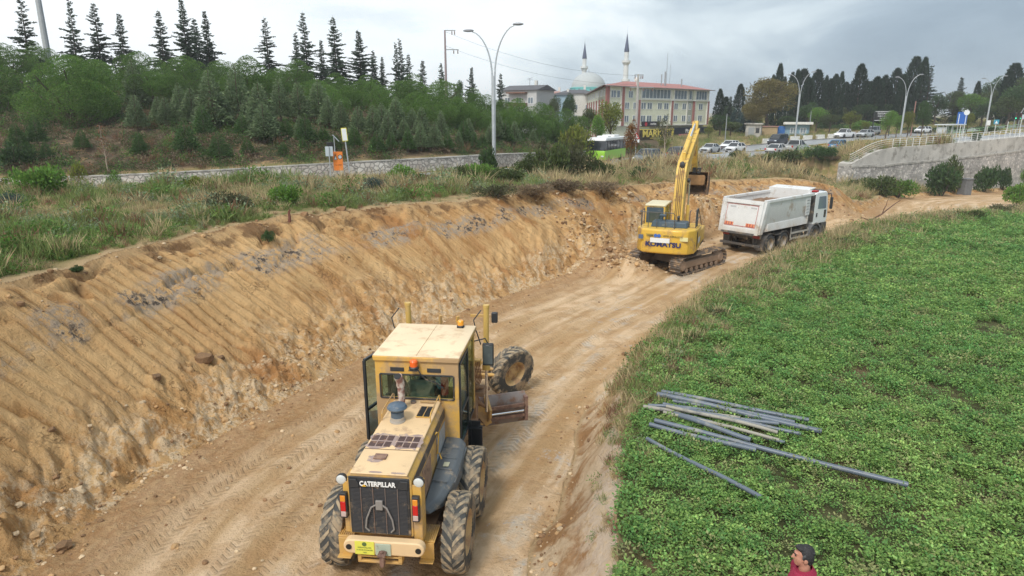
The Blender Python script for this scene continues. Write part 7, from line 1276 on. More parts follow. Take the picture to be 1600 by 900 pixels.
    for s in (-1, 1):
        m = MB(); m.cyl((bx + s * .34, 1.2, 1.5), (bx + s * .34, 1.22, 2.9), .085, n=12); c = m.build('boom_cylinder', KYB, t); m = MB(); m.cyl((bx + s * .34, 1.22, 2.9), (bx + s * .34, 1.1, 4.1), .045, n=10); m.build('rod', CHROME, c)
    m = MB(); m.cyl((bx - .38, 1.1, 4.15), (bx + .38, 1.1, 4.15), .11); m.build('pin', BLKP, bo); m = MB(); m.cyl((bx - .3, 4.33, 6.48), (bx + .3, 4.33, 6.48), .12); m.build('pin', BLKP, bo)
    m = MB(); m.cyl((bx, 1.1, 5.42), (bx, 2.8, 6.2), .10, n=12); ac = m.build('arm_cylinder', KYB, t); m = MB(); m.cyl((bx, 2.8, 6.2), (bx, 4.33, 6.92), .05, n=10); m.build('rod', CHROME, ac); m = MB(); m.box(bx - .08, bx + .08, 1.0, 1.25, 5.05, 5.45); m.build('bracket', KYB, ac)
    m = MB()
    for k, x in enumerate((-.12, -.04, .05, .13)): m.tube([(bx + x, .05, 2.1), (bx + x + .02, .03, 2.7), (bx + x, .25, 3.95), (bx + x, .49, 4.74), (bx + x, .8, 5.06)], .018, 5)
    m.build('hydraulic_line', P('line_brown', (.20, .11, .05), .6), bo); m = MB(); m.ell((bx + .02, .62, 4.93), (.13, .11, .2), 8, 6); m.build('dark_stain_hose', BLKP, bo)
    # stick and bucket
    m = MB(); st = [(4.10, 6.4), (4.28, 7.02), (4.46, 7.05), (4.72, 6.5), (5.45, 4.5), (5.42, 4.25), (5.25, 4.22), (4.72, 5.3)]; m.prism(st, 'x', bx - .15, bx + .15); sk = m.build('stick', KYB, t, bevel=.015)
    m = MB(); m.cyl((bx, 4.62, 6.8), (bx, 5.2, 5.7), .075, n=10); bc = m.build('bucket_cylinder', KYB, t); m = MB(); m.cyl((bx, 5.2, 5.7), (bx, 5.62, 4.8), .04, n=8); m.build('rod', CHROME, bc); m = MB(); m.bar((bx - .12, 5.62, 4.8), (bx - .12, 5.42, 4.0), .05, .1, (0, 1, 0)); m.bar((bx + .12, 5.62, 4.8), (bx + .12, 5.42, 4.0), .05, .1, (0, 1, 0)); m.bar((bx - .15, 5.62, 4.8), (bx - .15, 5.2, 4.5), .05, .1, (0, 1, 0)); m.build('bucket_link', BLKP, t)
    # bucket curled in: mouth faces the cab
    sh = []
    for k in range(11): a = R(75 - k * 17); sh.append((5.05 + .62 * math.cos(a), 3.85 + .62 * math.sin(a)))
    outer = [(4.95, 4.5)] + sh + [(4.72, 3.28)]; inner = [(y - .05 * (1 if y > 5 else 0), z + (.05 if z < 3.6 else -.02)) for y, z in outer][::-1]
    m = MB(); w = .66; BO = Matrix.Translation((.10, .0, -.22)); m.M = BO
    m.prism(outer + inner, 'x', bx + .06 - w, bx + .06 + w); 
    for s in (-1, 1): m.prism(outer, 'x', bx + .06 + s * w - .03, bx + .06 + s * w + .03)
    BK_ = P('bucket_steel', (.13, .085, .055), .8, .2, var=.25, scale=4, dirt=(.33, .19, .09), dirt_amt=.45, dirt_scale=3); bk = m.build('bucket', BK_, t, smooth=20, fix=True)
    for k in range(5): m = MB(); m.M = BO; x = bx + .06 - .5 + k * .25; m.hexa([(x - .05, 4.72, 3.24), (x + .05, 4.72, 3.24), (x + .05, 4.74, 3.32), (x - .05, 4.74, 3.32)], [(x - .03, 4.5, 3.2), (x + .03, 4.5, 3.2), (x + .03, 4.5, 3.22), (x - .03, 4.5, 3.22)]); m.build('tooth', BK_, bk)
    m = MB(); m.M = BO; m.prism([(4.93, 4.35), (5.6, 4.2), (5.6, 3.9), (4.90, 3.72)], 'x', bx + .06 - .5, bx + .06 + .5); m.build('soil_load', P('clay_load', (.30, .17, .075), .95, var=.4, scale=3, bump=.8), bk, bevel=.10, seg=3)
    m = MB(); m.M = BO; m.box(bx - .16, bx + .02, 4.9, 5.2, 4.42, 4.72); m.box(bx + .1, bx + .28, 4.9, 5.2, 4.42, 4.72); m.build('bucket_ear', BLKP, bk)
excavator()
# ------------------------------------------------------------------ tipper truck (local: y forward; origin under the rearmost axle)
TW = P('truck_white', (.72, .73, .72), .4, var=.06, dirt=(.46, .38, .29), dirt_amt=.36, dirt_scale=1.4, dirt_low=(.9, 1.9)); TWC = P('cab_white', (.80, .82, .82), .3, coat=.3); CHS = P('dusty_chassis', (.085, .08, .075), .75, var=.2, dirt=(.33, .26, .18), dirt_amt=.4, dirt_scale=2.5); TTY = P('truck_tyre', (.045, .047, .048), .85, dirt=(.3, .24, .17), dirt_amt=.35, dirt_scale=3); TRIM_ = P('truck_rim', (.34, .31, .28), .6, .2, dirt=(.4, .32, .22), dirt_amt=.5, dirt_scale=4)
def truck():
    ox, oy = 13.35, 35.9; t = empty('tipper_truck', (ox, oy, 0), hd(51), 'white three-axle tipper truck waiting beside the excavator', 'truck')
    for y in (0, 1.36):
        for s in (1, -1): wheel(t, (s * 1.08, y, .52), .52, .30, 0 if s > 0 else 180, 0, .29, 0, TRIM_, TTY); wheel(t, (s * .76, y, .52), .52, .28, 0 if s > 0 else 180, 0, .29, 0, TRIM_, TTY, bolts=0)
    for s in (1, -1): wheel(t, (s * 1.08, 4.9, .52), .52, .32, 0 if s > 0 else 180, 0, .29, 0, TRIM_, TTY)
    m = MB(); m.box(-.45, -.33, -1.0, 5.9, .75, 1.05); m.box(.33, .45, -1.0, 5.9, .75, 1.05)
    for y in (-.9, .7, 2.4, 3.6): m.box(-.33, .33, y, y + .12, .78, 1.02)
    for y in (0, 1.36): m.cyl((-.95, y, .52), (.95, y, .52), .11); m.ell((0, y, .52), (.26, .26, .24))
    m.build('chassis', CHS, t, bevel=.01)
    m = MB(); m.box(-1.22, 1.22, -1.12, -1.0, .42, .56); m.box(-.8, -.7, -1.0, -.7, .5, .95); m.box(.7, .8, -1.0, -.7, .5, .95); m.build('underrun_bar', CHS, t, bevel=.02); m = MB(); m.box(-1.15, 1.15, -.98, -.85, .88, 1.12); m.build('light_beam', CHS, t, bevel=.02)
    for s in (1, -1): m = MB(); m.box(s * .92 - .2, s * .92 + .2, -1.01, -.985, .9, 1.06); m.build('tail_light', P('truck_tail_red', (.30, .04, .04), .4), t, bevel=.01); m = MB(); m.box(s * .98 - .27, s * .98 + .27, -.74, -.71, .22, .9); m.build('mud_flap', CHS, t)
    for s in (1, -1):
        m = MB(); pts = []
        for k in range(9): a = R(170 - k * 20); pts.append((0 + .66 * math.cos(a), .52 + .62 * math.sin(a)))
        for k in range(9): a = R(170 - k * 20); pts.append((1.36 + .66 * math.cos(a), .52 + .62 * math.sin(a)))
        pts = [p for p in pts if not (p[0] > .4 and p[0] < .96 and p[1] < .95)]; pts = [(p[0], min(p[1], 1.12)) for p in pts]; q = pts + [(y, z - .03) for y, z in pts[::-1]]; m.prism(q, 'x', s * 1.0 - .24, s * 1.0 + .24); m.build('mudguard', CHS, t, fix=True)
    # side guards, tank, boxes
    for s in (1, -1):
        m = MB(); m.box(s * 1.16 - .02, s * 1.16 + .02, 2.2, 4.2, .50, .60); m.box(s * 1.16 - .02, s * 1.16 + .02, 2.2, 4.2, .82, .92); m.box(s * 1.14 - .02, s * 1.14 + .02, 2.2, 2.26, .45, 1.2); m.box(s * 1.14 - .02, s * 1.14 + .02, 4.1, 4.16, .45, 1.0); m.build('side_guard', P('guard_pale', (.45, .43, .38), .6, dirt=(.3, .24, .16), dirt_amt=.4), t)
        m = MB(); m.box(s * .85 - .28, s * .85 + .28, 2.4, 3.4, .5, 1.05); m.cyl((s * .85, 3.5, .6), (s * .85, 3.95, .6), .18); m.cyl((s * .85, 3.5, .92), (s * .85, 3.95, .92), .12); m.build('fuel_tank', CHS, t, bevel=.05)
    # tipper body
    yr0, yr1, yf = -1.28, -.92, 3.72; W0, W1 = .98, 1.27; z0, z1 = 1.18, 2.88; MT = TW
    m = MB()
    def sec(y, dz=0): return [(-W0, y, z0), (W0, y, z0), (1.18, y, z0 + .55), (W1, y, z1), (W1 - .06, y, z1), (1.12, y, z0 + .58), (W0 - .05, y, z0 + .08), (-W0 + .05, y, z0 + .08), (-1.12, y, z0 + .58), (-W1 + .06, y, z1), (-W1, y, z1), (-1.18, y, z0 + .55)]
    a = sec(0); rear = [(x, yr0 + (z - z0) / (z1 - z0) * (yr1 - yr0), z) for x, _, z in a]; m.loft([rear, sec(yf)]); b = m.build('tipper_body', MT, t, smooth=20, fix=True)
    for s in (1, -1):
        m = MB(); m.bar((s * (W1 - .03), yr1 - .02, z1 + .02), (s * (W1 - .03), yf + .42, z1 + .07), .17, .16); m.build('top_rail', MT, b, bevel=.02)
        m = MB(); m.hexa([(s * 1.0, -.55, 1.22), (s * 1.26, -.55, 1.28), (s * 1.26, 3.75, 1.28), (s * 1.0, 3.75, 1.22)], [(s * 1.17, -.45, 1.66), (s * 1.21, -.45, 1.66), (s * 1.21, 3.7, 1.70), (s * 1.17, 3.7, 1.70)]); m.build('skirt', MT, b, bevel=.01, fix=True)
        m = MB(); m.hexa([(s * 1.0, yr0 - .02, z0 - .02), (s * 1.26, yr0 - .02, z0 - .02), (s * 1.26, yr0 + .30, z0 - .02), (s * 1.0, yr0 + .3, z0 - .02)], [(s * 1.1, yr1 - .02, z1), (s * 1.34, yr1 - .02, z1), (s * 1.34, yr1 + .28, z1), (s * 1.1, yr1 + .28, z1)]); m.build('corner_post', MT, b, bevel=.015, fix=True)
        m = MB()
        for k in range(6): m.bar((s * 1.285, 3.45, 1.8 + k * .17), (s * 1.285, 3.75, 1.8 + k * .17), .02, .02)
        m.build('ladder_rung', P('rung_grey', (.3, .3, .3), .6), b); m = MB(); m.box(s * 1.262 - .01, s * 1.262 + .01, 3.35, 3.85, z0 + .6, z1); m.build('front_rib', MT, b)
    # tailgate leaning outward at the foot
    def tg(x0, x1, u0, u1, d0, d1): 
        def pt(x, u, d): return (x, yr0 + u * (yr1 - yr0) - d, z0 + u * (z1 - z0))
        return [pt(x0, u0, d0), pt(x1, u0, d0), pt(x1, u0, d1), pt(x0, u0, d1)], [pt(x0, u1, d0), pt(x1, u1, d0), pt(x1, u1, d1), pt(x0, u1, d1)]
    m = MB(); m.hexa(*tg(-1.16, 1.16, -.02, 1.0, -.03, .05)); g = m.build('tailgate', MT, b, bevel=.01, fix=True)
    m = MB()
    for q in ((-1.2, 1.2, .90, 1.02), (-1.2, 1.2, -.03, .14)): m.hexa(*tg(*q, .05, .11))
    for q in ((-1.2, -1.0), (1.0, 1.2)): m.hexa(*tg(q[0], q[1], .14, .90, .05, .11))
    m.build('gate_frame', MT, g, bevel=.01, fix=True); RD = P('reflector_red', (.42, .08, .08), .5, dirt=(.5, .4, .34), dirt_amt=.4, dirt_scale=6)
    for q in ((-.94, .94, .855, .875), (-.94, .94, .18, .2), (-.94, -.915, .2, .855), (.915, .94, .2, .855)): m = MB(); m.hexa(*tg(*q, .052, .058)); m.build('reflective_strip', RD, g, smooth=0, fix=True)
    for x in (-.9, .38): m = MB(); m.hexa(*tg(x, x + .52, .205, .30, .052, .06)); rp = m.build('hatched_plate', P('reflector_orange', (.75, .28, .12), .4), g, smooth=0, fix=True); m = MB(); [m.hexa(*tg(x + .06 + k * .16, x + .13 + k * .16, .21, .295, .061, .064)) for k in range(3)]; m.build('stripe', RD, rp, smooth=0, fix=True)
    for x in (-.75, .5): m = MB(); m.hexa(*tg(x, x + .35, .76, .81, .052, .056)); m.build('sticker', P('sticker_grey', (.5, .5, .5), .6), g, smooth=0, fix=True)
    m = MB(); m.hexa(*tg(-1.0, 1.0, -.05, .02, .12, .17)); m.build('gate_lip', CHS, g, bevel=.01, fix=True)
    # headboard and cab shield
    m = MB(); m.hexa([(-W1, yf - .03, z0 + .1), (W1, yf - .03, z0 + .1), (W1, yf + .05, z0 + .1), (-W1, yf + .05, z0 + .1)], [(-W1, yf - .03, 3.22), (W1, yf - .03, 3.22), (W1, yf + .05, 3.22), (-W1, yf + .05, 3.22)]); m.hexa([(-1.2, yf, 3.18), (1.2, yf, 3.18), (1.2, yf + .7, 3.26), (-1.2, yf + .7, 3.26)], [(-1.2, yf, 3.23), (1.2, yf, 3.23), (1.2, yf + .7, 3.31), (-1.2, yf + .7, 3.31)]); m.build('headboard', MT, b, bevel=.01, fix=True)
    # soil load
    gx, gy = 12, 26; V = []; 
    for j in range(gy + 1):
        for i in range(gx + 1): x = -1.16 + 2.32 * i / gx; y = -.75 + (yf + .68) * j / gy; e = min(1, (1 - abs(x) / 1.16) * 3); V.append((x, y, 2.42 + .34 * math.exp(-((y - 1.8) / 1.5) ** 2) * (1 - .6 * (x / 1.16) ** 2) + .07 * random.uniform(-1, 1)))
    F = [(j * (gx + 1) + i, j * (gx + 1) + i + 1, (j + 1) * (gx + 1) + i + 1, (j + 1) * (gx + 1) + i) for j in range(gy) for i in range(gx)]; o = npmesh('soil_load', np.array(V), np.array(F), P('load_soil', (.23, .14, .085), .95, var=.3, scale=4, bump=.6), b, smooth=True)
    # cab
    m = MB(); c = [(4.52, 1.12), (6.12, 1.12), (6.22, 1.35), (6.20, 2.05), (6.02, 2.85), (5.85, 3.0), (4.70, 3.0), (4.54, 2.85)]; m.prism(c, 'x', -1.2, 1.2); cb = m.build('cab', TWC, t, bevel=.06, seg=3)
    m = MB(); m.prism([(4.44, 1.3), (4.62, 1.3), (4.62, 2.9), (4.44, 2.8)], 'x', -1.19, 1.19); m.build('rear_wall', CHS, cb)  # cab back coloured dark to paint the shaded gap behind it
    for s in (1, -1):
        x = s * 1.205; m = MB(); m.prism([(4.95, 2.02), (5.95, 1.98), (5.82, 2.72), (4.98, 2.74)], 'x', x - .012, x + .012); m.build('door_window', GLZ, cb, bevel=.01); m = MB(); m.box(x - .015, x + .015, 4.86, 4.9, 1.7, 1.85) if False else m.box(x - .02, x + .02, 4.82, 4.95, 1.55, 1.78); m.build('door_handle', BLKP, cb, bevel=.01); m = MB(); m.box(x - .01, x + .01, 5.75, 6.0, 1.45, 1.9); m.build('grille_vent', BLKP, cb, bevel=.03)
        m = MB(); m.box(s * 1.42 - .08, s * 1.42 + .08, 6.02, 6.14, 1.95, 2.65); mi = m.build('mirror', BLKP, cb, bevel=.04, seg=3); m = MB(); m.tube([(s * 1.15, 5.95, 2.8), (s * 1.35, 6.08, 2.85), (s * 1.42, 6.08, 2.6)], .03, 6); m.build('mirror_arm', BLKP, mi)
        m = MB(); pts = []
        for k in range(11): a = R(185 - k * 19); pts.append((4.9 + .72 * math.cos(a), .52 + .70 * math.sin(a)))
        q = pts + [(4.9 + (y - 4.9) * .86, .52 + (z - .52) * .86) for y, z in pts[::-1]]; m.prism(q, 'x', s * 1.07 - .16, s * 1.07 + .16); m.build('wheel_arch', P('arch_grey', (.16, .16, .165), .6, dirt=(.33, .26, .18), dirt_amt=.3), t, fix=True, bevel=.01)
        m = MB(); m.box(s * 1.1 - .1, s * 1.1 + .1, 5.65, 6.25, .42, 1.15); m.box(s * 1.12 - .08, s * 1.12 + .08, 5.7, 6.0, .40, .46); m.build('cab_step', CHS, t, bevel=.03)
    m = MB(); m.box(-1.18, 1.18, 6.02, 6.3, .42, 1.12); m.build('front_bumper', CHS, t, bevel=.05); m = MB(); m.prism([(6.2, 2.03), (6.03, 2.82), (6.06, 2.82), (6.225, 2.05)], 'x', -1.08, 1.08); m.build('windscreen', GLZ, cb, smooth=0, fix=True); m = MB(); m.box(-.9, .9, 5.9, 6.12, 2.95, 3.02) ; m.build('sun_visor', BLKP, cb)
    m = MB(); m.box(.85, 1.15, 4.65, 4.95, 3.0, 3.1); m.build('roof_light', P('roof_red', (.5, .03, .03), .4), cb, bevel=.02); m = MB(); m.box(.55, 1.1, 3.98, 4.26, .9, 2.2); m.cyl((.85, 4.12, 1.3), (.85, 4.12, 2.6), .16, n=14); m.build('air_intake', CHS, t, bevel=.03); m = MB(); m.cyl((.3, 3.95, 1.6), (1.12, 3.95, 1.5), .14); m.build('exhaust_box', CHS, t)
truck()
# ------------------------------------------------------------------ road vehicles
CTY = P('car_tyre', (.03, .03, .032), .8); CRM = P('alloy', (.5, .52, .54), .3, .7); HL = P('headlamp', (.75, .78, .8), .15); TLR = P('tail_lamp', (.5, .02, .02), .2); PLT = P('number_plate', (.75, .75, .72), .5); CGLS = glass_mat('car_glass', (.02, .025, .03)); BUMP = P('bumper_black', (.03, .03, .032), .6)
def car(kind, pos, heading, col, label, name=None):
    S = {'sedan': (4.5, 1.76, 1.45), 'hatch': (4.1, 1.75, 1.5), 'mini': (3.7, 1.66, 1.53), 'suv': (4.6, 1.88, 1.68), 'pickup': (5.3, 1.86, 1.8), 'van': (4.4, 1.8, 1.84), 'combi': (4.5, 1.84, 1.82)}[kind]; L_, W_, H = S; h = L_ / 2; b = .26
    roofs = {'sedan': [(h*.40, .92), (h*.12, H), (-h*.38, H - .02), (-h*.72, .98)], 'hatch': [(h*.46, .95), (h*.16, H), (-h*.62, H - .05), (-h*.92, 1.0)], 'mini': [(h*.52, .95), (h*.2, H), (-h*.6, H - .03), (-h*.93, 1.0)], 'suv': [(h*.44, 1.05), (h*.14, H), (-h*.70, H - .03), (-h*.95, 1.1)],
             'pickup': [(h*.40, 1.1), (h*.16, H), (-h*.22, H - .02), (-h*.32, 1.12)], 'van': [(h*.62, 1.05), (h*.32, H - .04), (-h*.90, H), (-h*.97, 1.1)], 'combi': [(h*.60, 1.05), (h*.30, H - .04), (-h*.92, H), (-h*.97, 1.1)]}[kind]
    belt = roofs[0][1]; t = empty('parked_car' if False else (name or 'car'), pos, hd(heading), label, 'car' if kind not in ('pickup', 'van', 'combi') else ('pickup' if kind == 'pickup' else 'van'), 'vehicles on the main road')
    pc = P('car_paint_' + ('%02d%02d%02d' % tuple(int(c * 99) for c in col)), col, .28, coat=.4)
    # lower body: lofted along y, tapering at both ends
    m = MB(); secs = []; hoodz = belt - .04; ytab = [(-h, .80, .50 if kind != 'pickup' else .55, belt - .22), (-h + .12, .95, .30, belt - .02), (-h*.5, 1, b, belt), (h*.4, 1, b, belt), (h*.75, .97, b, hoodz - .08), (h - .14, .9, .3, hoodz - .22), (h, .72, .45, hoodz - .38)]
    for y, kx, z0, z1 in ytab: w = W_ / 2 * kx; secs.append([(-w*.93, y, z0), (w*.93, y, z0), (w, y, z0 + .15), (w, y, (z0 + z1) / 2 + .08), (w*.93, y, z1), (-w*.93, y, z1), (-w, y, (z0 + z1) / 2 + .08), (-w, y, z0 + .15)])
    m.loft(secs); body = m.build('body', pc, t, fix=True, bevel=.02, smooth=45)
    m = MB(); secs = []; (y0, z0), (y1, z1), (y2, z2), (y3, z3) = roofs
    gl = [(-W_*.455, y0, z0 - .03), (W_*.455, y0, z0 - .03), (W_*.455, y3, z3 - .03), (-W_*.455, y3, z3 - .03)]; tp = [(-W_*.36, y1, z1 - .05), (W_*.36, y1, z1 - .05), (W_*.37, y2, z2 - .05), (-W_*.37, y2, z2 - .05)]; m.hexa(gl, tp); m.build('windows', CGLS, t, smooth=0, fix=True)
    m = MB(); m.hexa([(-W_*.37, y1 + .04, z1 - .055), (W_*.37, y1 + .04, z1 - .055), (W_*.38, y2 - .03, z2 - .055), (-W_*.38, y2 - .03, z2 - .055)], [(-W_*.34, y1 - .05, z1), (W_*.34, y1 - .05, z1), (W_*.35, y2 + .05, z2), (-W_*.35, y2 + .05, z2)])
    def pil(p, q, w=.07): 
        for s in (-1, 1): m.bar((s * p[0], p[1], p[2]), (s * q[0], q[1], q[2]), w, w)
    pil((W_*.46, y0, z0 - .02), (W_*.365, y1, z1 - .04)); pil((W_*.46, y3, z3 - .02), (W_*.375, y2, z2 - .04), .09)
    ym = (y1 + y2) / 2; pil((W_*.463, ym, belt - .02), (W_*.368, ym, z1 - .04), .07)
    if kind in ('suv', 'van', 'combi'): yq = y2 + (y1 - y2) * .22; pil((W_*.463, yq, belt - .02), (W_*.372, yq, z1 - .04), .10)
    m.build('roof', pc, t, bevel=.02, fix=True)
    if kind == 'van':      # panel sides behind the doors
        m = MB(); [m.hexa([(s*W_*.44, -h*.9, belt), (s*W_*.468, -h*.9, belt), (s*W_*.468, -h*.12, belt), (s*W_*.44, -h*.12, belt)], [(s*W_*.36, -h*.86, H - .08), (s*W_*.385, -h*.86, H - .08), (s*W_*.385, -h*.12, H - .08), (s*W_*.36, -h*.12, H - .08)]) for s in (-1, 1)]; m.build('side_panel', pc, t, fix=True)
    if kind == 'pickup': m = MB(); m.box(-W_*.40, W_*.40, -h + .14, -h*.34, belt - .0, belt + .006); m.build('load_bed', BUMP, t); m = MB(); [m.box(s*W_*.45 - .05, s*W_*.45 + .05, -h + .06, -h*.3, belt - .02, belt + .07) for s in (-1, 1)]; m.box(-W_*.45, W_*.45, -h + .05, -h + .13, belt - .02, belt + .07); m.build('bed_rail', pc, t, bevel=.01); m = MB(); m.tube([(-W_*.38, -h*.36, belt), (-W_*.34, -h*.36, H - .1), (W_*.34, -h*.36, H - .1), (W_*.38, -h*.36, belt)], .035, 8); m.build('roll_bar', BUMP, t)
    r = .33 if kind not in ('suv', 'pickup') else .38
    for y in (h*.62, -h*.60):
        for s in (-1, 1):
            hb = bpy.data.objects.new('wheel', None); COL.objects.link(hb); hb.parent = t; hb.location = (s * (W_/2 - .11), y, r); hb.rotation_euler = (0, 0, 0 if s > 0 else math.pi)
            q = MB(); q.lathe([(r*.6, -.09), (r*.95, -.10), (r, -.06), (r, .06), (r*.95, .10), (r*.62, .10)], (0, 0, 0), 'x', 20); q.build('tyre', CTY, hb); q = MB(); q.lathe([(0, .06), (r*.2, .085), (r*.5, .05), (r*.64, .095), (r*.64, -.09)], (0, 0, 0), 'x', 16); q.build('rim', CRM, hb)
            q = MB(); pts = [(y + (r + .055) * math.cos(R(a)), r + (r + .055) * math.sin(R(a))) for a in range(-10, 191, 20)]; q.prism(pts, 'x', s * (W_/2 * 1.0) - .006, s * (W_/2 * 1.0) + .004); q.build('wheel_arch', BUMP, t, smooth=0, fix=True)
    for s in (-1, 1):
        q = MB(); q.ell((s * W_*.36, h - .12, belt - .32), (.20, .14, .10), 10, 7); q.build('headlight', HL, t); q = MB(); q.box(s * W_*.40 - .12, s * W_*.40 + .12, -h + .0, -h + .09, belt - .32, belt - .06); q.build('tail_light', TLR, t, bevel=.02); q = MB(); q.ell((s * (W_/2 + .09), y0 - .1, belt + .06), (.10, .07, .08), 8, 6); q.build('door_mirror', pc, t)
    q = MB(); q.box(-.45, .45, h - .06, h + .012, .38, .58); q.build('grille', BUMP, t, bevel=.02); q = MB(); q.box(-.26, .26, -h - .015, -h + .02, .62, .74); q.build('number_plate', PLT, t); q = MB(); q.box(-W_*.42, W_*.42, -h - .01, -h + .15, .30, .48); q.build('rear_bumper', BUMP, t, bevel=.03)
    return t
def on_road(px, dd, line_off=0):
    q = ony(px, 230, dd); x, y = q[0], q[1]; d1, _, z1 = sdist(C1, np.array([x]), np.array([y])); d2, _, z2 = sdist(C2, np.array([x]), np.array([y])); z = float(z1[0]) if abs(d1[0]) < abs(d2[0]) else float(z2[0]); return (x, y, z + .01)
WHT = (.80, .81, .82); SLV = (.50, .52, .53)
car('sedan', on_road(1110, 106), 222, SLV, 'silver saloon car coming towards the camera, leftmost beyond the boom'); car('hatch', on_road(1140, 110), 226, WHT, 'white car half hidden behind the white hatchback'); car('hatch', on_road(1149, 105), 226, WHT, 'white hatchback coming towards the camera behind the silver saloon')
car('combi', on_road(1214, 116), 228, (.03, .035, .05), 'dark navy van with white bumper on the far lanes'); car('pickup', on_road(1317, 132), 236, WHT, 'white double-cab pickup on the far lanes'); car('hatch', on_road(1349, 134), 238, SLV, 'pale grey estate car following the white pickup', 'car'); car('combi', on_road(1358, 141), 238, (.30, .32, .33), 'grey van just behind the pale estate car')
car('sedan', on_road(1215, 93.5), 46, (.55, .55, .54), 'pale silver saloon driving away beside the silver pickup'); car('pickup', on_road(1244, 96), 50, (.46, .47, .47), 'silver double-cab pickup driving away on the near lanes'); car('mini', on_road(1311, 99.5), 54, (.06, .20, .38), 'small blue hatchback driving away on the near lanes'); car('suv', on_road(1063, 86), 36, (.035, .035, .04), 'black sport utility car driving away, partly behind the boom'); car('suv', on_road(1012, 75), 215, (.12, .14, .15), 'dark grey sport utility car beside the orange autumn tree')
car('hatch', on_road(1438, 142), 240, WHT, 'white small car beyond the median under the trees')
def bus():
    p = on_road(948, 82); t = empty('bus', p, hd(206), 'lime green city bus with white roof behind the roadside bushes', 'bus', 'vehicles on the main road'); GR = P('lime_paint', (.30, .62, .03), .35, coat=.3); L_, W_ = 8.6, 2.35; h = L_ / 2
    m = MB(); m.prism([(-h, .35), (h, .35), (h + .1, .9), (h - .02, 1.45), (-h, 1.45)], 'x', -W_/2, W_/2); m.build('body', GR, t, bevel=.08, seg=3); m = MB(); m.prism([(-h + .03, 1.45), (h - .05, 1.45), (h - .35, 2.65), (-h + .08, 2.65)], 'x', -W_/2 + .03, W_/2 - .03); m.build('windows', CGLS, t, bevel=.03)
    m = MB(); m.prism([(-h, 2.55), (h - .28, 2.55), (h - .5, 2.92), (-h + .1, 2.92)], 'x', -W_/2, W_/2); rf = m.build('roof', WHITEMET, t, bevel=.1, seg=3); m = MB(); m.box(-.8, .8, -2.6, -.4, 2.9, 3.15); m.build('air_conditioner', WHITEMET, rf, bevel=.08); m = MB(); m.box(-.7, .7, .6, 1.8, 2.9, 3.08); m.build('air_conditioner', WHITEMET, rf, bevel=.06)
    for s in (-1, 1):
        for y in (-3.1, -1.8, -.5, .8, 2.1, 3.2): m = MB(); m.box(s * (W_/2 - .02) - .02, s * (W_/2 - .02) + .02, y - .06, y + .06, 1.45, 2.56); m.build('window_pillar', BLKP, t, smooth=0)
        for y in (h*.62, -h*.55): hb = bpy.data.objects.new('wheel', None); COL.objects.link(hb); hb.parent = t; hb.location = (s * (W_/2 - .14), y, .44); hb.rotation_euler = (0, 0, 0 if s > 0 else math.pi); q = MB(); q.lathe([(.26, -.13), (.42, -.14), (.44, -.08), (.44, .08), (.42, .14), (.27, .14)], (0, 0, 0), 'x', 22); q.build('tyre', CTY, hb); q = MB(); q.lathe([(0, .08), (.1, .11), (.22, .06), (.28, .13), (.28, -.1)], (0, 0, 0), 'x', 18); q.build('rim', CRM, hb)
        m = MB(); m.ell((s * .9, h + .06, .8), (.2, .1, .12)); m.build('headlight', HL, t)
bus()
# ------------------------------------------------------------------ black plastic pipes in the field
PIPE = P('grey_black_pipe', (.12, .145, .18), .38, var=.15, scale=1.5, dirt=(.34, .33, .29), dirt_amt=.30, dirt_scale=2.0); PIPE2 = P('pale_dusty_pipe', (.32, .30, .25), .6, var=.15, scale=2, dirt=(.10, .11, .13), dirt_amt=.35, dirt_scale=2.5)
def pipes():
    L = [((1033,624),(1262,668),.058,0,'dusty grey pipe lying farthest back in the heap'),((1026,630),(1282,688),.07,0,'thick blue-grey pipe, second from the back of the heap'),((1035,645),(1215,676),.055,0,'dark pipe starting in the middle of the heap, third from the back'),((1004,648),(1155,668),.055,1,'pale short pipe jutting out leftmost of the heap'),((1040,651),(1213,695),.045,1,'pale tan pipe crossing the middle of the heap'),((1036,655),(1216,700),.045,1,'pale tan pipe right next to the crossing one'),
         ((1060,668),(1171,706),.06,0,'short dark pipe on top in the middle of the heap'),((1052,658),(1225,703),.04,0,'thin dark pipe almost hidden under the pale ones'),((1022,672),(1416,774),.062,0,'longest pipe, running far out to the right'),((1014,677),(1180,719),.06,0,'dark pipe alongside the left part of the longest one'),((1010,698),(1188,794),.052,0,'single pipe lying apart in front of the heap'),((1050,637),(1240,672),.05,0,'grey pipe between the two rear pipes of the heap'),((1012,645),(1120,655),.05,0,'short dark pipe beside the leftmost pale pipe'),((1075,655),(1250,690),.05,0,'grey pipe running just in front of the thick blue-grey one')]
    for i, (a, b, r, k, lab) in enumerate(L):
        p = hit(*a, 6, 40); q = hit(*b, 6, 40); lift = r + .13 + (.08 if i in (4, 6) else 0); pts = []; ln = (q - p).length; sd = (q - p).cross(Vector((0, 0, 1))).normalized(); rr = random.Random(i); am = rr.uniform(-.03, .03)
        for j in range(15): u = j / 14; w = p.lerp(q, u); w.z = hz(w.x, w.y) * .2 + w.z * .8 + lift + .02 * math.sin(u * 5 + i); pts.append(w + sd * am * math.sin(u * math.pi) * 2)
        m = MB(); m.M = Matrix.Translation(-p); r *= .78; m.tube(pts, r, 12); o = m.build('pipe', PIPE2 if k else PIPE); o.location = p; tag(o, lab, 'pipe', 'pipes heaped on the crop field')
        e = MB(); d = (pts[0] - pts[1]).normalized(); e.cyl(pts[0] - p + d * .001, pts[0] - p + d * .004, r * .82, n=12); e.cyl(pts[-1] - p - d * .001, pts[-1] - p - d * .004, r * .82, n=12); e.build('open_end_shade', BLK, o)  # tubes are capped; black discs paint the shade of the hollow bore
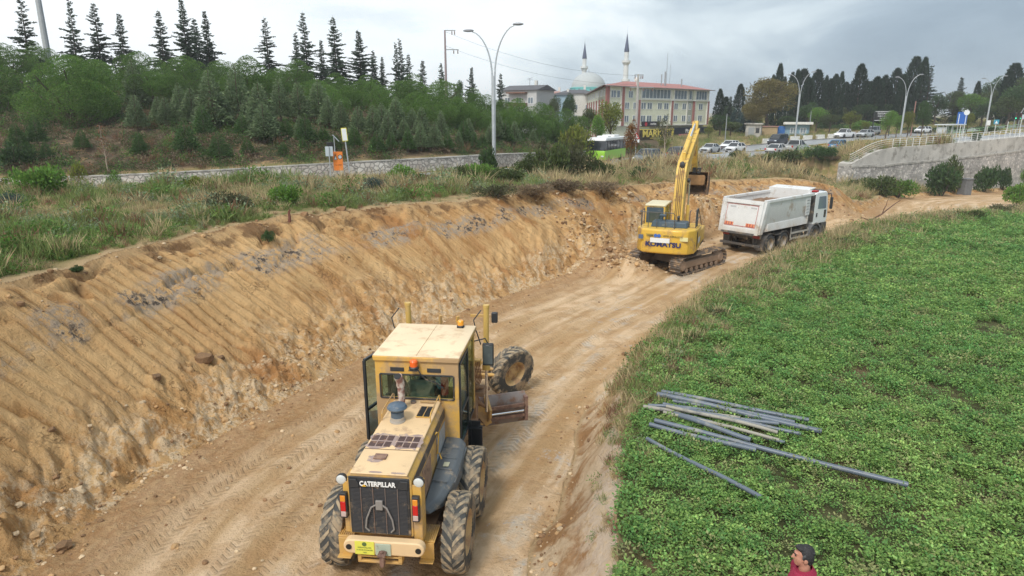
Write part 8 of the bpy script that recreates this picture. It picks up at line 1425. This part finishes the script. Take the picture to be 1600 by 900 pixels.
pipes()
# ------------------------------------------------------------------ man at the lower edge of the frame
def person():
    q = ony(1257, 861, 5.90); x, y = q[0], q[1]; z = hz(x, y); SKIN = P('skin', (.48, .23, .155), .55, var=.05, scale=14); SHIRT = P('maroon_polo', (.30, .018, .055), .85, var=.06, scale=9, bump=.1); HAIR = P('greying_hair', (.022, .021, .022), .75, var=.3, scale=30, dirt=(.16, .16, .17), dirt_amt=.25, dirt_scale=16); TR = P('dark_trousers', (.03, .035, .05), .85); SH = P('brown_shoes', (.08, .045, .03), .6)
    # local: facing +y, then turned to the left of the picture
    def limb(m, pts, rs, n=12):
        for (a, b), (r0, r1) in zip(zip(pts[:-1], pts[1:]), zip(rs[:-1], rs[1:])): m.cyl(a, b, r0, r1, n); m.ell(a, (r0, r0, r0), 10, 8)
        m.ell(pts[-1], (rs[-1],) * 3, 10, 8)
    def rem(o, vx, sm=6):
        md = o.modifiers.new('skin', 'REMESH'); md.mode = 'VOXEL'; md.voxel_size = vx; md.use_smooth_shade = True; s = o.modifiers.new('soft', 'SMOOTH'); s.iterations = sm; s.factor = .5
    H0 = 1.50     # chin height
    m = MB()
    # head: skull, jaw, nose, brow, ears, neck
    m.ell((0, -.01, 1.655), (.074, .088, .096), 18, 12); m.ell((0, .028, 1.60), (.062, .066, .085), 16, 10); m.ell((0, .052, 1.545), (.038, .036, .034), 12, 8); m.ell((0, .0, 1.56), (.058, .06, .05), 12, 8)
    m.ell((0, .098, 1.622), (.014, .020, .028), 10, 8); m.ell((0, .110, 1.606), (.017, .018, .013), 10, 8); m.ell((0, .083, 1.662), (.045, .016, .012), 12, 6); m.ell((0, .088, 1.573), (.024, .012, .008), 10, 6); m.ell((0, .086, 1.560), (.022, .012, .008), 10, 6)
    for s in (-1, 1): m.ell((s * .079, -.008, 1.615), (.011, .024, .034), 10, 8)
    m.cyl((0, -.03, 1.42), (0, -.012, 1.56), .062, .054, 14); m.cyl((0, -.02, 1.36), (0, -.03, 1.46), .12, .062, 14)
    m.ell((0, 0, 1.22), (.155, .10, .20), 16, 10); m.ell((0, 0, 1.0), (.145, .10, .16), 16, 10)
    for s in (-1, 1):
        limb(m, [(s * .17, -.01, 1.40), (s * .23, -.02, 1.12), (s * .235, .07, .88)], [.055, .042, .030]); limb(m, [(s * .235, .075, .87), (s * .235, .09, .80)], [.03, .034])
        for k in range(4): limb(m, [(s * (.245 - .0 * k), .065 + .018 * k, .80), (s * .24, .07 + .02 * k, .745), (s * .228, .07 + .02 * k, .705 + .006 * abs(k - 1.5))], [.0105, .0095, .008], 8)
        limb(m, [(s * .225, .085, .84), (s * .205, .115, .80), (s * .203, .12, .765)], [.012, .011, .009], 8)
        limb(m, [(s * .09, 0, .92), (s * .10, .01, .5), (s * .105, -.01, .1)], [.085, .058, .04]); limb(m, [(s * .105, -.02, .06), (s * .12, .15, .035)], [.035, .03])
    b = m.build('person', SKIN); rem(b, .009, 3); b.location = (x, y, z); b.rotation_euler = (0, 0, R(78)); tag(b, 'man with dark greying hair and maroon polo shirt standing at the lower edge, facing left', 'person')
    m = MB(); m.ell((0, -.022, 1.678), (.080, .086, .086), 18, 12); m.ell((0, -.058, 1.615), (.066, .048, .085), 14, 10); m.ell((0, .036, 1.725), (.056, .052, .030), 14, 8); m.ell((.02, .062, 1.715), (.035, .03, .02), 10, 6)
    for s in (-1, 1): m.ell((s * .07, -.03, 1.655), (.016, .055, .055), 12, 8); m.ell((s * .076, .012, 1.645), (.008, .014, .03), 8, 6)
    h = m.build('hair', HAIR, b); rem(h, .007, 1); m = MB(); [m.ell((s * .0735, -.012, 1.655), (.009, .045, .042), 12, 8) for s in (-1, 1)]; g_ = m.build('grey_temples', P('grey_hair', (.075, .077, .08), .85, var=.4, scale=60), b)
    m = MB()
    for s in (-1, 1): m.ell((s * .028, .088, 1.642), (.012, .008, .007), 10, 6)
    m.build('eyes', P('eye_dark', (.03, .02, .015), .2), b); m = MB(); [m.bar((s * .012, .101, 1.662), (s * .045, .09, 1.666), .008, .007) for s in (-1, 1)]; m.build('eyebrows', HAIR, b)
    m = MB(); m.ell((0, 0, 1.24), (.195, .135, .22), 18, 12); m.ell((0, 0, 1.02), (.18, .13, .16), 18, 10); m.ell((0, -.025, 1.40), (.18, .115, .078), 14, 8)
    for s in (-1, 1): limb(m, [(s * .17, -.01, 1.385), (s * .215, -.02, 1.17)], [.086, .075])
    sh = m.build('polo_shirt', SHIRT, b); rem(sh, .014, 5)
    m = MB(); m.lathe([(.100, -.035), (.078, .045), (.085, .05), (.112, -.03)], (0, 0, 0), 'z', 28); c = m.build('collar', SHIRT, sh); c.location = (0, -.032, 1.452); c.rotation_euler = (R(-16), 0, 0)
    m = MB(); m.ell((0, 0, .92), (.165, .115, .12), 16, 10); [limb(m, [(s * .09, 0, .9), (s * .10, .01, .5), (s * .105, -.01, .09)], [.10, .075, .058]) for s in (-1, 1)]; tr = m.build('trousers', TR, b); rem(tr, .016, 4)
    for s in (-1, 1): m = MB(); m.ell((s * .108, .04, .045), (.05, .14, .05), 14, 8); m.box(s * .108 - .045, s * .108 + .045, -.08, .16, -.01, .03); m.build('shoe', SH, b)
person()

def haze():
    m = bpy.data.materials.new('air'); m.use_nodes = True; N = m.node_tree.nodes; L = m.node_tree.links; N.clear(); o = N.new('ShaderNodeOutputMaterial'); v = N.new('ShaderNodeVolumePrincipled')
    v.inputs['Color'].default_value = (.96, .98, 1, 1); v.inputs['Density'].default_value = .00055; v.inputs['Anisotropy'].default_value = .2; L.new(v.outputs[0], o.inputs['Volume'])
    b = MB(); b.box(-5300, 5300, -5300, 5300, -45, 46); h = b.build('haze', m, smooth=0); tag(h, kind='stuff')
haze()
